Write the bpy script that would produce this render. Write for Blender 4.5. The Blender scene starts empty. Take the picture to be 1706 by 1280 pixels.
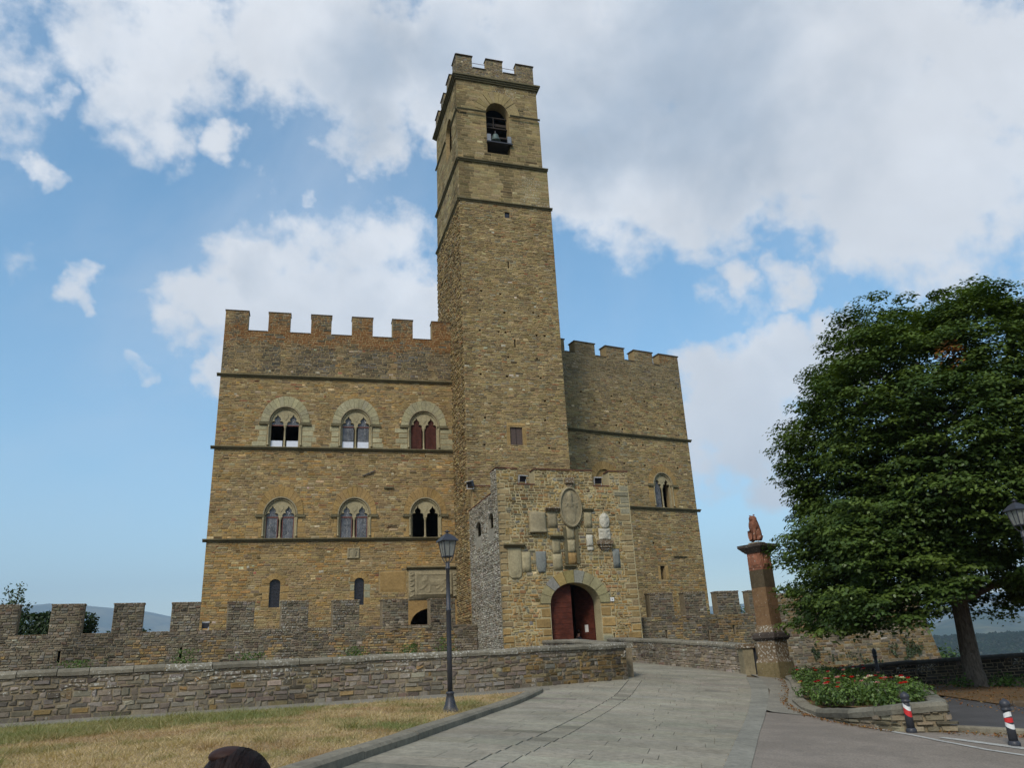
import bpy, math, random
import numpy as np
from math import sin, cos, pi, radians, hypot, sqrt
from mathutils import Vector, Matrix
from mathutils.geometry import tessellate_polygon, delaunay_2d_cdt

S = bpy.context.scene
RNG = np.random.default_rng(7)
random.seed(7)

# ------------------------------------------------------------------ camera
EYE = 1.6
PITCH, ROLL = radians(20.07), radians(-2.881)
cam_d = bpy.data.cameras.new('camera')
cam = bpy.data.objects.new('camera', cam_d)
S.collection.objects.link(cam)
S.camera = cam
cam_d.sensor_width = 36
cam_d.lens = 1310.1 / 1706 * 36
cam_d.clip_start = 0.05
cam_d.clip_end = 40000
_r0 = Vector((1, 0, 0)); _u0 = Vector((0, -sin(PITCH), cos(PITCH))); _f = Vector((0, cos(PITCH), sin(PITCH)))
_ux, _uy = sin(ROLL), cos(ROLL)
_r = _r0 * _uy + _u0 * _ux
_u = -_ux * _r0 + _uy * _u0
_m = Matrix((_r, _u, -_f)).transposed().to_4x4()
_m.translation = Vector((0, 0, EYE))
cam.matrix_world = _m

# ------------------------------------------------------------------ light, sky, exposure
SUN_EL, SUN_AZ = radians(42), radians(-158)      # azimuth measured clockwise from +Y
sun_d = bpy.data.lights.new('sun', 'SUN')
sun_d.energy = 1.6
sun_d.angle = radians(14)
sun_d.color = (1, .93, .82)
sun = bpy.data.objects.new('sun', sun_d)
S.collection.objects.link(sun)
_sd = Vector((sin(SUN_AZ) * cos(SUN_EL), cos(SUN_AZ) * cos(SUN_EL), sin(SUN_EL)))
sun.rotation_euler = _sd.to_track_quat('Z', 'Y').to_euler()
S.view_settings.view_transform = 'Standard'
S.view_settings.look = 'None'
S.view_settings.gamma = 1
S.view_settings.exposure = 0.86
S.view_settings.use_curve_mapping = False
S.cycles.max_bounces = 6
S.cycles.diffuse_bounces = 3
S.cycles.glossy_bounces = 2
S.cycles.transparent_max_bounces = 8
S.cycles.volume_bounces = 0
S.cycles.use_denoising = True

SKY = 0.12
CLOUD_WHITE = (.50, .515, .54)
CLOUD_GREY = (.265, .31, .37)
BLOBS = [(-0.408, 0.632, 0.659, 0.066, .8), (-0.342, 0.669, 0.66, 0.08, .85), (-0.383, 0.702, 0.601, 0.056, .8), (-0.328, 0.734, 0.595, 0.036, 0.8), (-0.251, 0.689, 0.68, 0.085, .85), (-0.163, 0.718, 0.677, 0.104, 1), (-0.15, 0.763, 0.628, 0.07, .85), (-0.197, 0.77, 0.607, 0.042, 0.8), (-0.053, 0.735, 0.676, 0.099, 0.95), (0.053, 0.725, 0.687, 0.118, 0.9), (0.122, 0.774, 0.621, 0.14, 1.0), (0.223, 0.721, 0.656, 0.14, 1.05), (0.24, 0.79, 0.565, 0.12, 1.0), (0.327, 0.727, 0.603, 0.14, 1.1), (0.344, 0.786, 0.514, 0.07, 0.8), (0.403, 0.671, 0.622, 0.12, 1.1), (0.442, 0.747, 0.497, 0.12, 1.05), (0.508, 0.658, 0.556, 0.096, 1), (0.523, 0.722, 0.453, 0.097, 0.9), (0.477, 0.779, 0.408, 0.051, 0.7), (-0.286, 0.78, 0.556, 0.031, 0.55), (-0.241, 0.799, 0.551, 0.021, 0.6), (-0.371, 0.74, 0.561, 0.022, 0.6), (-0.452, 0.661, 0.599, 0.023, 0.6), (-0.487, 0.696, 0.528, 0.017, 0.5), (-0.524, 0.73, 0.438, 0.025, 0.4), (-0.294, 0.834, 0.466, 0.036, .95), (-0.252, 0.858, 0.448, 0.05, 1), (-0.191, 0.882, 0.432, 0.055, 1), (-0.122, 0.896, 0.426, 0.042, .85), (-0.37, 0.826, 0.426, 0.045, 0.6), (-0.384, 0.835, 0.393, 0.038, 0.6), (-0.351, 0.868, 0.351, 0.034, 0.8), (-0.172, 0.854, 0.491, 0.02, 0.7), (-0.132, 0.86, 0.492, 0.015, 0.6), (-0.475, 0.776, 0.414, 0.03, 0.7), (-0.437, 0.833, 0.341, 0.02, 0.7), (0.287, 0.854, 0.434, 0.036, 0.62), (0.334, 0.841, 0.425, 0.030, 0.6), (0.31, 0.86, 0.40, 0.03, 0.5), (0.25, 0.865, 0.42, 0.025, 0.45), (0.379, 0.809, 0.45, 0.014, 0.75), (0.162, 0.858, 0.487, 0.055, 0.5), (0.278, 0.916, 0.289, 0.082, 1), (0.349, 0.876, 0.332, 0.059, 1), (0.243, 0.91, 0.335, 0.043, 0.8), (0.242, 0.944, 0.222, 0.056, 0.6), (0.302, 0.932, 0.201, 0.047, 0.7), (-0.574, 0.622, 0.533, 0.06, 0.25), (0.626, 0.713, 0.316, 0.106, 0.9), (-0.627, 0.733, 0.263, 0.074, 0.5)]
# the cloud deck goes on outside the frame
for _i in range(26):
    _a = 1.0 + _i * 5.3 / 26 + random.uniform(-.1, .1); _e = random.uniform(.2, 1.2)
    BLOBS.append((sin(_a) * cos(_e), cos(_a) * cos(_e), sin(_e), random.uniform(.12, .25), random.uniform(.7, 1)))


class NT:
    """small helper for node trees"""
    def __init__(s, tree):
        s.t = tree
    def n(s, kind, **kw):
        nd = s.t.nodes.new(kind)
        for k, v in kw.items():
            setattr(nd, k, v)
        return nd
    def set(s, sock, v):
        if v is None:
            return
        if isinstance(v, bpy.types.NodeSocket):
            s.t.links.new(v, sock)
        elif isinstance(v, (tuple, list)):
            v = tuple(v)
            if sock.type == 'RGBA' and len(v) == 3:
                v = v + (1,)
            sock.default_value = v
        else:
            sock.default_value = v
    def math(s, op, a, b=None, c=None, clamp=False):
        nd = s.n('ShaderNodeMath', operation=op); nd.use_clamp = clamp
        for i, v in enumerate((a, b, c)):
            s.set(nd.inputs[i], v)
        return nd.outputs[0]
    def vmath(s, op, a, b=None, out=0):
        nd = s.n('ShaderNodeVectorMath', operation=op)
        s.set(nd.inputs[0], a); s.set(nd.inputs[1], b)
        return nd.outputs[out]
    def scale(s, a, k):
        nd = s.n('ShaderNodeVectorMath', operation='SCALE')
        s.set(nd.inputs[0], a); s.set(nd.inputs['Scale'], k)
        return nd.outputs[0]
    def noise(s, vec, scale=5, detail=3, rough=.55, dist=0, out='Fac'):
        nd = s.n('ShaderNodeTexNoise')
        s.set(nd.inputs['Vector'], vec); s.set(nd.inputs['Scale'], scale); s.set(nd.inputs['Detail'], detail)
        s.set(nd.inputs['Roughness'], rough); s.set(nd.inputs['Distortion'], dist)
        return nd.outputs[out]
    def ramp(s, v, a, b, lo=0, hi=1, smooth=True):
        nd = s.n('ShaderNodeMapRange')
        if smooth: nd.interpolation_type = 'SMOOTHSTEP'
        s.set(nd.inputs['Value'], v); s.set(nd.inputs['From Min'], a); s.set(nd.inputs['From Max'], b)
        s.set(nd.inputs['To Min'], lo); s.set(nd.inputs['To Max'], hi)
        return nd.outputs['Result']
    def mix(s, f, a, b, blend='MIX'):
        nd = s.n('ShaderNodeMix', data_type='RGBA', blend_type=blend)
        s.set(nd.inputs['Factor'], f); s.set(nd.inputs[6], a); s.set(nd.inputs[7], b)
        return nd.outputs[2]


def build_world():
    w = bpy.data.worlds.new('World'); S.world = w; w.use_nodes = True
    t = w.node_tree; t.nodes.clear(); N = NT(t)
    out = N.n('ShaderNodeOutputWorld'); bg = N.n('ShaderNodeBackground')
    sky = N.n('ShaderNodeTexSky'); sky.sky_type = 'NISHITA'; sky.sun_disc = False
    sky.sun_elevation = SUN_EL; sky.sun_rotation = SUN_AZ % (2 * pi)
    sky.altitude = 400; sky.air_density = 1.15; sky.dust_density = 1.6; sky.ozone_density = .7
    tc = N.n('ShaderNodeTexCoord')
    d = tc.outputs['Generated']
    w1 = N.noise(d, 5.5, 4, .6, 0, 'Color')
    w2 = N.noise(d, 17, 4, .6, 0, 'Color')
    dd = N.vmath('ADD', d, N.scale(N.vmath('SUBTRACT', w1, (.5, .5, .5)), .085))
    dd = N.vmath('ADD', dd, N.scale(N.vmath('SUBTRACT', w2, (.5, .5, .5)), .085))
    dd = N.vmath('NORMALIZE', dd)
    cur = None
    for (x, y, z, r, wgt) in BLOBS:
        l = sqrt(x * x + y * y + z * z)
        dot = N.vmath('DOT_PRODUCT', dd, (x / l, y / l, z / l), out='Value')
        f = N.ramp(dot, cos(r * 1.42), cos(r * .30), 0, wgt, smooth=False)
        cur = f if cur is None else N.math('MAXIMUM', cur, f)
    # fine structure, stretched with the distance like a cloud deck
    fb = N.noise(N.vmath('MULTIPLY', d, (1, 1, 1.35)), 7.5, 10, .60, .12)
    fb2 = N.noise(d, 3.2, 6, .6, .3)
    fb3 = N.noise(d, 30, 6, .6)
    dens = N.math('ADD', cur, N.math('ADD', N.math('MULTIPLY', N.math('SUBTRACT', fb, .5), 1.35), N.math('MULTIPLY', N.math('SUBTRACT', fb3, .5), .6)))
    a = N.ramp(dens, .30, .78)
    sepz = N.n('ShaderNodeSeparateXYZ'); N.set(sepz.inputs[0], d)
    a = N.math('MULTIPLY', a, N.ramp(sepz.outputs[2], 0.0, .12))
    # thin veil over most of the sky
    veil = N.ramp(N.noise(d, 2.2, 7, .6, .5), .40, .85, .0, .34)
    alpha = N.math('MAXIMUM', N.math('MULTIPLY', a, .96), veil)
    # grey bellies: thick parts, from their own noise
    g1 = N.ramp(N.noise(d, 2.8, 6, .55, .2), .36, .66)
    g2 = N.ramp(cur, .55, 1.0)
    gz = N.ramp(sepz.outputs[2], .36, .52)
    grey = N.math('MULTIPLY', N.math('MULTIPLY', g1, g2), N.ramp(gz, 0, 1, .35, 1))
    ccol = N.mix(grey, CLOUD_WHITE, CLOUD_GREY)
    ccol = N.mix(1.0, ccol, N.ramp(fb2, .3, .7, .86, 1.06), 'MULTIPLY')
    skyc = N.scale(sky.outputs[0], SKY)
    hs = N.n('ShaderNodeHueSaturation'); N.set(hs.inputs['Color'], skyc); hs.inputs['Saturation'].default_value = 1.22; hs.inputs['Hue'].default_value = .488
    col = N.mix(alpha, hs.outputs[0], ccol)
    N.set(bg.inputs['Color'], col); bg.inputs['Strength'].default_value = 1.0
    t.links.new(bg.outputs[0], out.inputs[0])


build_world()

# ------------------------------------------------------------------ ground height
CTRL = [[-11.3, 18.1, 1.06], [-7.985, 19.4, 1.078], [-5.553, 20.6, 1.099], [-3.654, 21.5, 1.112], [-1.261, 22.5, 1.119], [0.445, 23.5, 1.171], [3.133, 26.0, 1.209], [-1.565, 17.0, 0.885], [7.957, 30.0, 1.105], [4.598, 38.0, 1.769], [4.174, 43.4, 1.962], [8.348, 28.5, 0.978], [6.917, 22.3, 0.579], [6.365, 17.6, 0.329], [6.606, 15.3, 0.27], [7.098, 14.8, 0.262], [7.492, 13.5, 0.153], [6.661, 11.9, 0.048], [2.868, 10.6, 0.357], [-0.217, 9.8, 0.581], [12.785, 24.0, 0.519], [16.946, 29.0, 0.453], [13.87, 29.5, 0.397], [10.655, 18.5, 0.295], [-2.591, 9.5, 0.72], [0.0, 0.0, 0.0], [-6.0, 0.0, 0.05], [6.0, 0.0, -0.35], [-12.0, 5.0, 0.2], [12.0, 4.0, -0.9], [0.0, -8.0, -0.3], [-22.0, 16.0, 0.9], [-25.0, 0.0, 0.2], [25.0, 5.0, -1.3], [25.0, 25.0, 0.1], [-35.0, 25.0, 1.0], [2.0, 60.0, 2.2], [-20.0, 45.0, 1.0], [10.0, 45.0, 1.6], [40.0, 30.0, 0.0]]
_P = np.array(CTRL)


def _fit():
    n = len(_P); X = _P[:, :2]; d = np.linalg.norm(X[:, None] - X[None], axis=2)
    K = np.where(d > 0, d ** 2 * np.log(d + 1e-9), 0) + np.eye(n)
    A = np.block([[K, np.c_[np.ones(n), X]], [np.c_[np.ones(n), X].T, np.zeros((3, 3))]])
    return np.linalg.solve(A, np.r_[_P[:, 2], 0, 0, 0])


_W = _fit()


def G(x, y):
    """height of the ground at x, y (arrays or floats)"""
    x = np.asarray(x, float); y = np.asarray(y, float)
    d = np.sqrt((x[..., None] - _P[:, 0]) ** 2 + (y[..., None] - _P[:, 1]) ** 2)
    k = np.where(d > 0, d ** 2 * np.log(d + 1e-9), 0)
    r = k @ _W[:len(_P)] + _W[-3] + _W[-2] * x + _W[-1] * y
    return r if r.shape else float(r)


# ------------------------------------------------------------------ object helpers
COL = S.collection
BASE = {}


def mesh(name, V, F, mat=None, smooth=False, attrs=None):
    me = bpy.data.meshes.new(name)
    V = np.asarray(V, np.float32)
    if isinstance(F, np.ndarray):
        nf, k = F.shape
        me.vertices.add(len(V)); me.vertices.foreach_set('co', V.ravel())
        me.loops.add(nf * k); me.loops.foreach_set('vertex_index', F.astype(np.int32).ravel())
        me.polygons.add(nf); me.polygons.foreach_set('loop_start', np.arange(0, nf * k, k, dtype=np.int32))
        me.update(calc_edges=True)
    else:
        me.from_pydata(V.tolist(), [], [tuple(int(i) for i in f) for f in F])
        me.update()
    if attrs:
        for k, a in attrs.items():
            a = np.asarray(a, np.float32)
            if a.ndim == 1:
                at = me.attributes.new(k, 'FLOAT', 'POINT'); at.data.foreach_set('value', a)
            else:
                at = me.attributes.new(k, 'FLOAT_COLOR', 'POINT'); at.data.foreach_set('color', a.ravel())
    me.polygons.foreach_set('use_smooth', np.full(len(me.polygons), bool(smooth)))
    if mat: me.materials.append(mat)
    return me


def link(name, data, parent=None, **props):
    o = bpy.data.objects.new(name, data); COL.objects.link(o)
    if parent is not None:
        o.parent = parent
        if parent.name in BASE:
            o.matrix_parent_inverse = Matrix.Translation(-BASE[parent.name])
    for k, v in props.items():
        o[k] = v
    return o


def ob(name, V, F, mat, parent=None, smooth=False, attrs=None, **props):
    return link(name, mesh(name, V, F, mat, smooth, attrs), parent, **props)


def thing(name, label, cat, loc=(0, 0, 0), group=None):
    o = bpy.data.objects.new(name, None); COL.objects.link(o)
    o.location = loc; o.empty_display_size = .3
    BASE[o.name] = Vector(loc)
    o['label'] = label; o['category'] = cat
    if group: o['group'] = group
    return o


def tag(o, label, cat, group=None):
    o['label'] = label; o['category'] = cat
    if group: o['group'] = group
    return o


class Geo:
    """collects vertices and faces"""
    def __init__(s): s.V = []; s.F = []
    def add(s, V, F):
        b = len(s.V); s.V += [tuple(v) for v in V]; s.F += [tuple(b + i for i in f) for f in F]
        return s
    def box(s, c, d, R=None, taper=1.0):
        x, y, z = d[0] / 2, d[1] / 2, d[2] / 2
        vs = [(-x, -y, -z), (x, -y, -z), (x, y, -z), (-x, y, -z), (-x * taper, -y * taper, z), (x * taper, -y * taper, z), (x * taper, y * taper, z), (-x * taper, y * taper, z)]
        vs = [Vector(v) for v in vs]
        if R is not None: vs = [R @ v for v in vs]
        vs = [v + Vector(c) for v in vs]
        return s.add(vs, [(0, 3, 2, 1), (4, 5, 6, 7), (0, 1, 5, 4), (1, 2, 6, 5), (2, 3, 7, 6), (3, 0, 4, 7)])
    def lathe(s, prof, c=(0, 0, 0), n=16, axis=None, rot=0):
        """prof: [(r, z)]"""
        V = []
        for r, z in prof:
            for i in range(n):
                a = 2 * pi * i / n + rot
                V.append(Vector((r * cos(a), r * sin(a), z)))
        if axis is not None:
            q = Vector((0, 0, 1)).rotation_difference(Vector(axis).normalized())
            V = [q @ v for v in V]
        V = [v + Vector(c) for v in V]
        m = len(prof)
        F = [(j * n + i, j * n + (i + 1) % n, (j + 1) * n + (i + 1) % n, (j + 1) * n + i) for j in range(m - 1) for i in range(n)]
        F.append(tuple(range(n - 1, -1, -1))); F.append(tuple((m - 1) * n + i for i in range(n)))
        return s.add(V, F)
    def tube(s, pts, rad, n=8):
        pts = [Vector(p) for p in pts]
        if not isinstance(rad, (list, tuple)): rad = [rad] * len(pts)
        V = []
        up = None
        for i, p in enumerate(pts):
            t = (pts[min(i + 1, len(pts) - 1)] - pts[max(i - 1, 0)]).normalized()
            if up is None:
                up = Vector((0, 0, 1)) if abs(t.z) < .9 else Vector((1, 0, 0))
            a = t.cross(up).normalized(); b = a.cross(t).normalized(); up = b
            for k in range(n):
                w = 2 * pi * k / n
                V.append(p + (a * cos(w) + b * sin(w)) * rad[i])
        m = len(pts)
        F = [(j * n + i, j * n + (i + 1) % n, (j + 1) * n + (i + 1) % n, (j + 1) * n + i) for j in range(m - 1) for i in range(n)]
        F.append(tuple(range(n - 1, -1, -1))); F.append(tuple((m - 1) * n + i for i in range(n)))
        return s.add(V, F)
    def ob(s, name, mat, parent=None, smooth=False, **props):
        return ob(name, s.V, s.F, mat, parent, smooth, None, **props)


# ------------------------------------------------------------------ materials
MATS = {}


def new_mat(name):
    m = bpy.data.materials.new(name); m.use_nodes = True
    t = m.node_tree; t.nodes.clear(); N = NT(t)
    out = N.n('ShaderNodeOutputMaterial'); b = N.n('ShaderNodeBsdfPrincipled')
    t.links.new(b.outputs[0], out.inputs[0])
    return m, N, b, out


def bump(N, b, h, strength=.4, dist=.02):
    bp = N.n('ShaderNodeBump'); bp.inputs['Strength'].default_value = strength; bp.inputs['Distance'].default_value = dist
    N.set(bp.inputs['Height'], h); N.t.links.new(bp.outputs[0], b.inputs['Normal'])


def stone_mat(name, mode, colour=None, lich=0.0, gscale=1.0):
    """mode: 'geo' colour from the mesh attribute, 'obj' from the object colour, 'flat' one colour"""
    m, N, b, out = new_mat(name)
    pos = N.n('ShaderNodeNewGeometry').outputs['Position']
    orange = None
    if mode == 'geo':
        a = N.n('ShaderNodeAttribute', attribute_name='col'); c = a.outputs['Color']; al = a.outputs['Alpha']
        orange = N.n('ShaderNodeAttribute', attribute_name='orange').outputs['Fac']
    elif mode == 'obj':
        a = N.n('ShaderNodeObjectInfo'); c = a.outputs['Color']; al = a.outputs['Alpha']
    else:
        c = N.mix(0, colour, colour); al = lich
    n1 = N.noise(pos, 9 * gscale, 5, .6)
    n2 = N.noise(pos, 1.1, 3, .5)
    c = N.mix(1.0, c, N.ramp(n1, .25, .75, .76, 1.26, False), 'MULTIPLY')
    c = N.mix(1.0, c, N.ramp(n2, .3, .7, .84, 1.16, False), 'MULTIPLY')
    sp = N.ramp(N.noise(pos, 31 * gscale, 2, .5), .60, .72, 0, .38)
    c = N.mix(sp, c, (.035, .03, .022))
    if orange is not None:
        no = N.noise(pos, 4.5, 6, .65)
        mk = N.ramp(N.math('ADD', no, N.math('MULTIPLY', orange, .40)), .68, .80, 0, .85)
        oc = N.mix(N.noise(pos, 17, 3), (.15, .065, .024), (.29, .135, .042))
        c = N.mix(mk, c, oc)
    wl = N.ramp(N.math('ADD', N.noise(pos, 15 * gscale, 4, .65), N.math('MULTIPLY', al, .32)), .72, .80, 0, .8)
    c = N.mix(wl, c, (.50, .49, .43))
    N.set(b.inputs['Base Color'], c)
    b.inputs['Roughness'].default_value = .95
    b.inputs['Specular IOR Level'].default_value = .15
    h = N.math('ADD', N.math('MULTIPLY', n1, .7), N.math('MULTIPLY', N.noise(pos, 38 * gscale, 3, .6), .4))
    bump(N, b, h, .55, .03)
    MATS[name] = m
    return m


def simple_mat(name, colour, rough=.6, metal=0, var=.15, scale=12, bmp=.15, spec=.4, lich=None):
    m, N, b, out = new_mat(name)
    pos = N.n('ShaderNodeNewGeometry').outputs['Position']
    n = N.noise(pos, scale, 4, .6)
    c = N.mix(1.0, colour, N.ramp(n, .25, .75, 1 - var, 1 + var, False), 'MULTIPLY')
    if lich:
        c = N.mix(N.ramp(N.noise(pos, scale * 2.3, 3, .6), lich, lich + .06, 0, .8), c, (.5, .48, .42))
    N.set(b.inputs['Base Color'], c)
    b.inputs['Roughness'].default_value = rough; b.inputs['Metallic'].default_value = metal
    b.inputs['Specular IOR Level'].default_value = spec
    if bmp: bump(N, b, n, bmp, .01)
    MATS[name] = m
    return m


M_GEO = stone_mat('masonry_stone', 'geo')
M_OBJ = stone_mat('single_stone', 'obj')
M_MORT = stone_mat('wing_mortar', 'flat', (.30, .225, .115))
M_MORTG = stone_mat('gatehouse_mortar', 'flat', (.40, .34, .20), gscale=1.5)
M_MORTD = stone_mat('wall_mortar', 'flat', (.21, .17, .11), .2)
M_MORTW = stone_mat('lime_render', 'flat', (.25, .235, .19), .5)
M_PALE = stone_mat('pale_sandstone', 'flat', (.325, .28, .17))
M_PALE2 = stone_mat('grey_sandstone', 'flat', (.26, .222, .14))
M_GREY = stone_mat('blue_grey_slate', 'flat', (.20, .21, .19))
M_MARBLE = stone_mat('white_marble', 'flat', (.50, .47, .38), gscale=2)
M_OCHRE = stone_mat('ochre_sandstone', 'flat', (.31, .20, .08))
M_CORN = stone_mat('cornice_stone', 'flat', (.135, .118, .068))
M_COPE = stone_mat('coping_stone', 'flat', (.10, .075, .05))
M_TERRA = stone_mat('terracotta_coping', 'flat', (.13, .06, .04))
M_REDST = stone_mat('red_sandstone', 'flat', (.225, .098, .06), .35)
M_DKST = stone_mat('weathered_stone', 'flat', (.155, .11, .065), .6)
M_DKST2 = stone_mat('black_weathered_stone', 'flat', (.06, .048, .04), .35)
M_PLAIN = stone_mat('castle_inner_masonry', 'flat', (.22, .16, .085))
M_METAL = simple_mat('painted_metal', (.035, .037, .045), .45, 0, .1, 20, .05)
M_STEEL = simple_mat('galvanised_steel', (.45, .46, .47), .5, .0, .1, 20, 0)
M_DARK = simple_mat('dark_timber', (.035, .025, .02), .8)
M_BRONZE = simple_mat('bell_bronze', (.10, .14, .13), .5, .4)
M_WHITE = simple_mat('white_board', (.62, .66, .74), .6, 0, .06, 6, 0)
M_RED = simple_mat('red_band', (.55, .03, .03), .35, 0, .05, 20, 0)
M_WBAND = simple_mat('white_band', (.7, .7, .68), .35, 0, .05, 20, 0)
M_REDFRAME = simple_mat('red_window_frame', (.13, .045, .035), .6)
M_BARK = None


def planks_mat(name, c1, c2, axis_z=True):
    m, N, b, out = new_mat(name)
    pos = N.n('ShaderNodeNewGeometry').outputs['Position']
    mp = N.n('ShaderNodeMapping'); N.set(mp.inputs['Vector'], pos)
    mp.inputs['Scale'].default_value = (1.5, 1.5, 14)
    n = N.noise(mp.outputs[0], 2.5, 5, .6)
    c = N.mix(N.ramp(n, .3, .7), c1, c2)
    w = N.ramp(N.noise(pos, 3.5, 4, .6), .35, .7, .7, 1.25, False)
    c = N.mix(1, c, w, 'MULTIPLY')
    N.set(b.inputs['Base Color'], c); b.inputs['Roughness'].default_value = .75
    b.inputs['Specular IOR Level'].default_value = .2
    bump(N, b, n, .3, .01)
    return m


M_DOOR = planks_mat('red_door_planks', (.062, .017, .010), (.12, .032, .018))
M_SHUT = planks_mat('red_shutter', (.055, .018, .013), (.085, .027, .017))


def glass_mat():
    m, N, b, out = new_mat('leaded_glass')
    pos = N.n('ShaderNodeNewGeometry').outputs['Position']
    mp = N.n('ShaderNodeMapping'); N.set(mp.inputs['Vector'], pos)
    v = N.n('ShaderNodeTexVoronoi'); v.feature = 'DISTANCE_TO_EDGE'; v.inputs['Scale'].default_value = 11; v.inputs['Randomness'].default_value = .35
    N.set(v.inputs['Vector'], mp.outputs[0])
    e = N.ramp(v.outputs['Distance'], .03, .09)
    n = N.noise(pos, 3.0, 4, .6)
    c = N.mix(N.ramp(n, .35, .65), (.035, .037, .042), (.115, .12, .135))
    c = N.mix(e, (.14, .14, .14), c)
    N.set(b.inputs['Base Color'], c); b.inputs['Roughness'].default_value = .22
    b.inputs['Specular IOR Level'].default_value = .6
    bump(N, b, e, .5, .02)
    return m


M_GLASS = glass_mat()
M_LAMPGLASS = simple_mat('frosted_lamp_glass', (.30, .31, .28), .35, 0, .08, 8, 0)
_t = M_LAMPGLASS.node_tree; _o = [n for n in _t.nodes if n.type == 'OUTPUT_MATERIAL'][0]; _b = [n for n in _t.nodes if n.type == 'BSDF_PRINCIPLED'][0]
_tr = _t.nodes.new('ShaderNodeBsdfTransparent'); _mx = _t.nodes.new('ShaderNodeMixShader'); _mx.inputs[0].default_value = .55
_t.links.new(_tr.outputs[0], _mx.inputs[1]); _t.links.new(_b.outputs[0], _mx.inputs[2]); _t.links.new(_mx.outputs[0], _o.inputs[0])
M_PANE_DK = simple_mat('dark_window_glass', (.022, .02, .024), .3, 0, .2, 3, .1)


def leaf_mat(name, transl=.35):
    m, N, b, out = new_mat(name)
    a = N.n('ShaderNodeAttribute', attribute_name='col').outputs['Color']
    d = N.n('ShaderNodeBsdfDiffuse'); tr = N.n('ShaderNodeBsdfTranslucent'); gl = N.n('ShaderNodeBsdfGlossy')
    N.set(d.inputs['Color'], a); N.set(tr.inputs['Color'], N.mix(1, a, (1.5, 1.5, .5), 'MULTIPLY'))
    gl.inputs['Roughness'].default_value = .45; N.set(gl.inputs['Color'], (.5, .55, .5))
    mx = N.n('ShaderNodeMixShader'); mx.inputs[0].default_value = transl
    N.t.links.new(d.outputs[0], mx.inputs[1]); N.t.links.new(tr.outputs[0], mx.inputs[2])
    mx2 = N.n('ShaderNodeMixShader'); mx2.inputs[0].default_value = .05
    N.t.links.new(mx.outputs[0], mx2.inputs[1]); N.t.links.new(gl.outputs[0], mx2.inputs[2])
    N.t.nodes.remove(b)
    N.t.links.new(mx2.outputs[0], out.inputs[0])
    return m


M_LEAF = leaf_mat('leaves', .22)
M_GRASS = leaf_mat('grass_blades', .25)
M_PETAL = leaf_mat('petals', .3)


def bark_mat():
    m, N, b, out = new_mat('bark')
    pos = N.n('ShaderNodeNewGeometry').outputs['Position']
    mp = N.n('ShaderNodeMapping'); N.set(mp.inputs['Vector'], pos); mp.inputs['Scale'].default_value = (1, 1, .35)
    n = N.noise(mp.outputs[0], 16, 5, .65)
    c = N.mix(N.ramp(n, .3, .7), (.06, .048, .038), (.16, .135, .105))
    c = N.mix(N.ramp(N.noise(pos, 6, 4, .6), .62, .68, 0, .6), c, (.22, .22, .18))
    N.set(b.inputs['Base Color'], c); b.inputs['Roughness'].default_value = .95
    bump(N, b, n, .9, .05)
    return m


M_BARK = bark_mat()


# ------------------------------------------------------------------ value noise for per-stone colours
_T = RNG.random((64, 64))


def vn(x, y, sc=1.0, seed=0):
    x = np.asarray(x, float) * sc + seed * 7.31 + 1000; y = np.asarray(y, float) * sc + seed * 3.17 + 1000
    xi = np.floor(x).astype(int); yi = np.floor(y).astype(int); fx = x - xi; fy = y - yi
    fx = fx * fx * (3 - 2 * fx); fy = fy * fy * (3 - 2 * fy)
    a = _T[xi % 64, yi % 64]; b = _T[(xi + 1) % 64, yi % 64]; c = _T[xi % 64, (yi + 1) % 64]; d = _T[(xi + 1) % 64, (yi + 1) % 64]
    return (a * (1 - fx) + b * fx) * (1 - fy) + (c * (1 - fx) + d * fx) * fy


def fbm(x, y, sc=1.0, seed=0, o=4):
    r = 0; a = .5; t = 0
    for i in range(o):
        r = r + a * vn(x, y, sc * 2 ** i, seed + i * 5); t += a; a *= .55
    return r / t


def sst(x, a, b):
    t = np.clip((np.asarray(x, float) - a) / (b - a), 0, 1)
    return t * t * (3 - 2 * t)


# ------------------------------------------------------------------ wall frames
class Frame:
    """s runs along the wall, z is up, d is out of the face (to the right of the direction of s)"""
    def __init__(s, pts, zb=None):
        s.p = np.array(pts, float); seg = np.diff(s.p, axis=0)
        l = np.hypot(seg[:, 0], seg[:, 1]); s.cum = np.r_[0, np.cumsum(l)]
        s.u = seg / l[:, None]; s.L = s.cum[-1]
        s.zb = None if zb is None else np.array(zb, float)
    def seg(s, t):
        return np.clip(np.searchsorted(s.cum, t, side='right') - 1, 0, len(s.u) - 1)
    def pt(s, t, z, d=0.0):
        t = np.asarray(t, float); i = s.seg(t); r = t - s.cum[i]
        u = s.u[i]; p = s.p[i]
        x = p[..., 0] + u[..., 0] * r + u[..., 1] * d
        y = p[..., 1] + u[..., 1] * r - u[..., 0] * d
        zz = np.asarray(z, float) + (0 if s.zb is None else np.interp(t, s.cum, s.zb)) + 0 * x
        return np.stack([x, y, zz], -1)
    def yaw(s, t):
        u = s.u[int(s.seg(np.array(t)))]
        return math.atan2(u[1], u[0])


def straight(x, y, deg, L=60):
    a = radians(deg)
    return Frame([(x, y), (x + L * cos(a), y + L * sin(a))])


class Shift(Frame):
    """the same frame with another zero for s"""
    def __init__(s, x, y, deg, lo, hi):
        a = radians(deg); s.lo = lo
        Frame.__init__(s, [(x + lo * cos(a), y + lo * sin(a)), (x + hi * cos(a), y + hi * sin(a))])
    def pt(s, t, z, d=0.0):
        return Frame.pt(s, np.asarray(t, float) - s.lo, z, d)
    def yaw(s, t):
        return Frame.yaw(s, 0)


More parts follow.
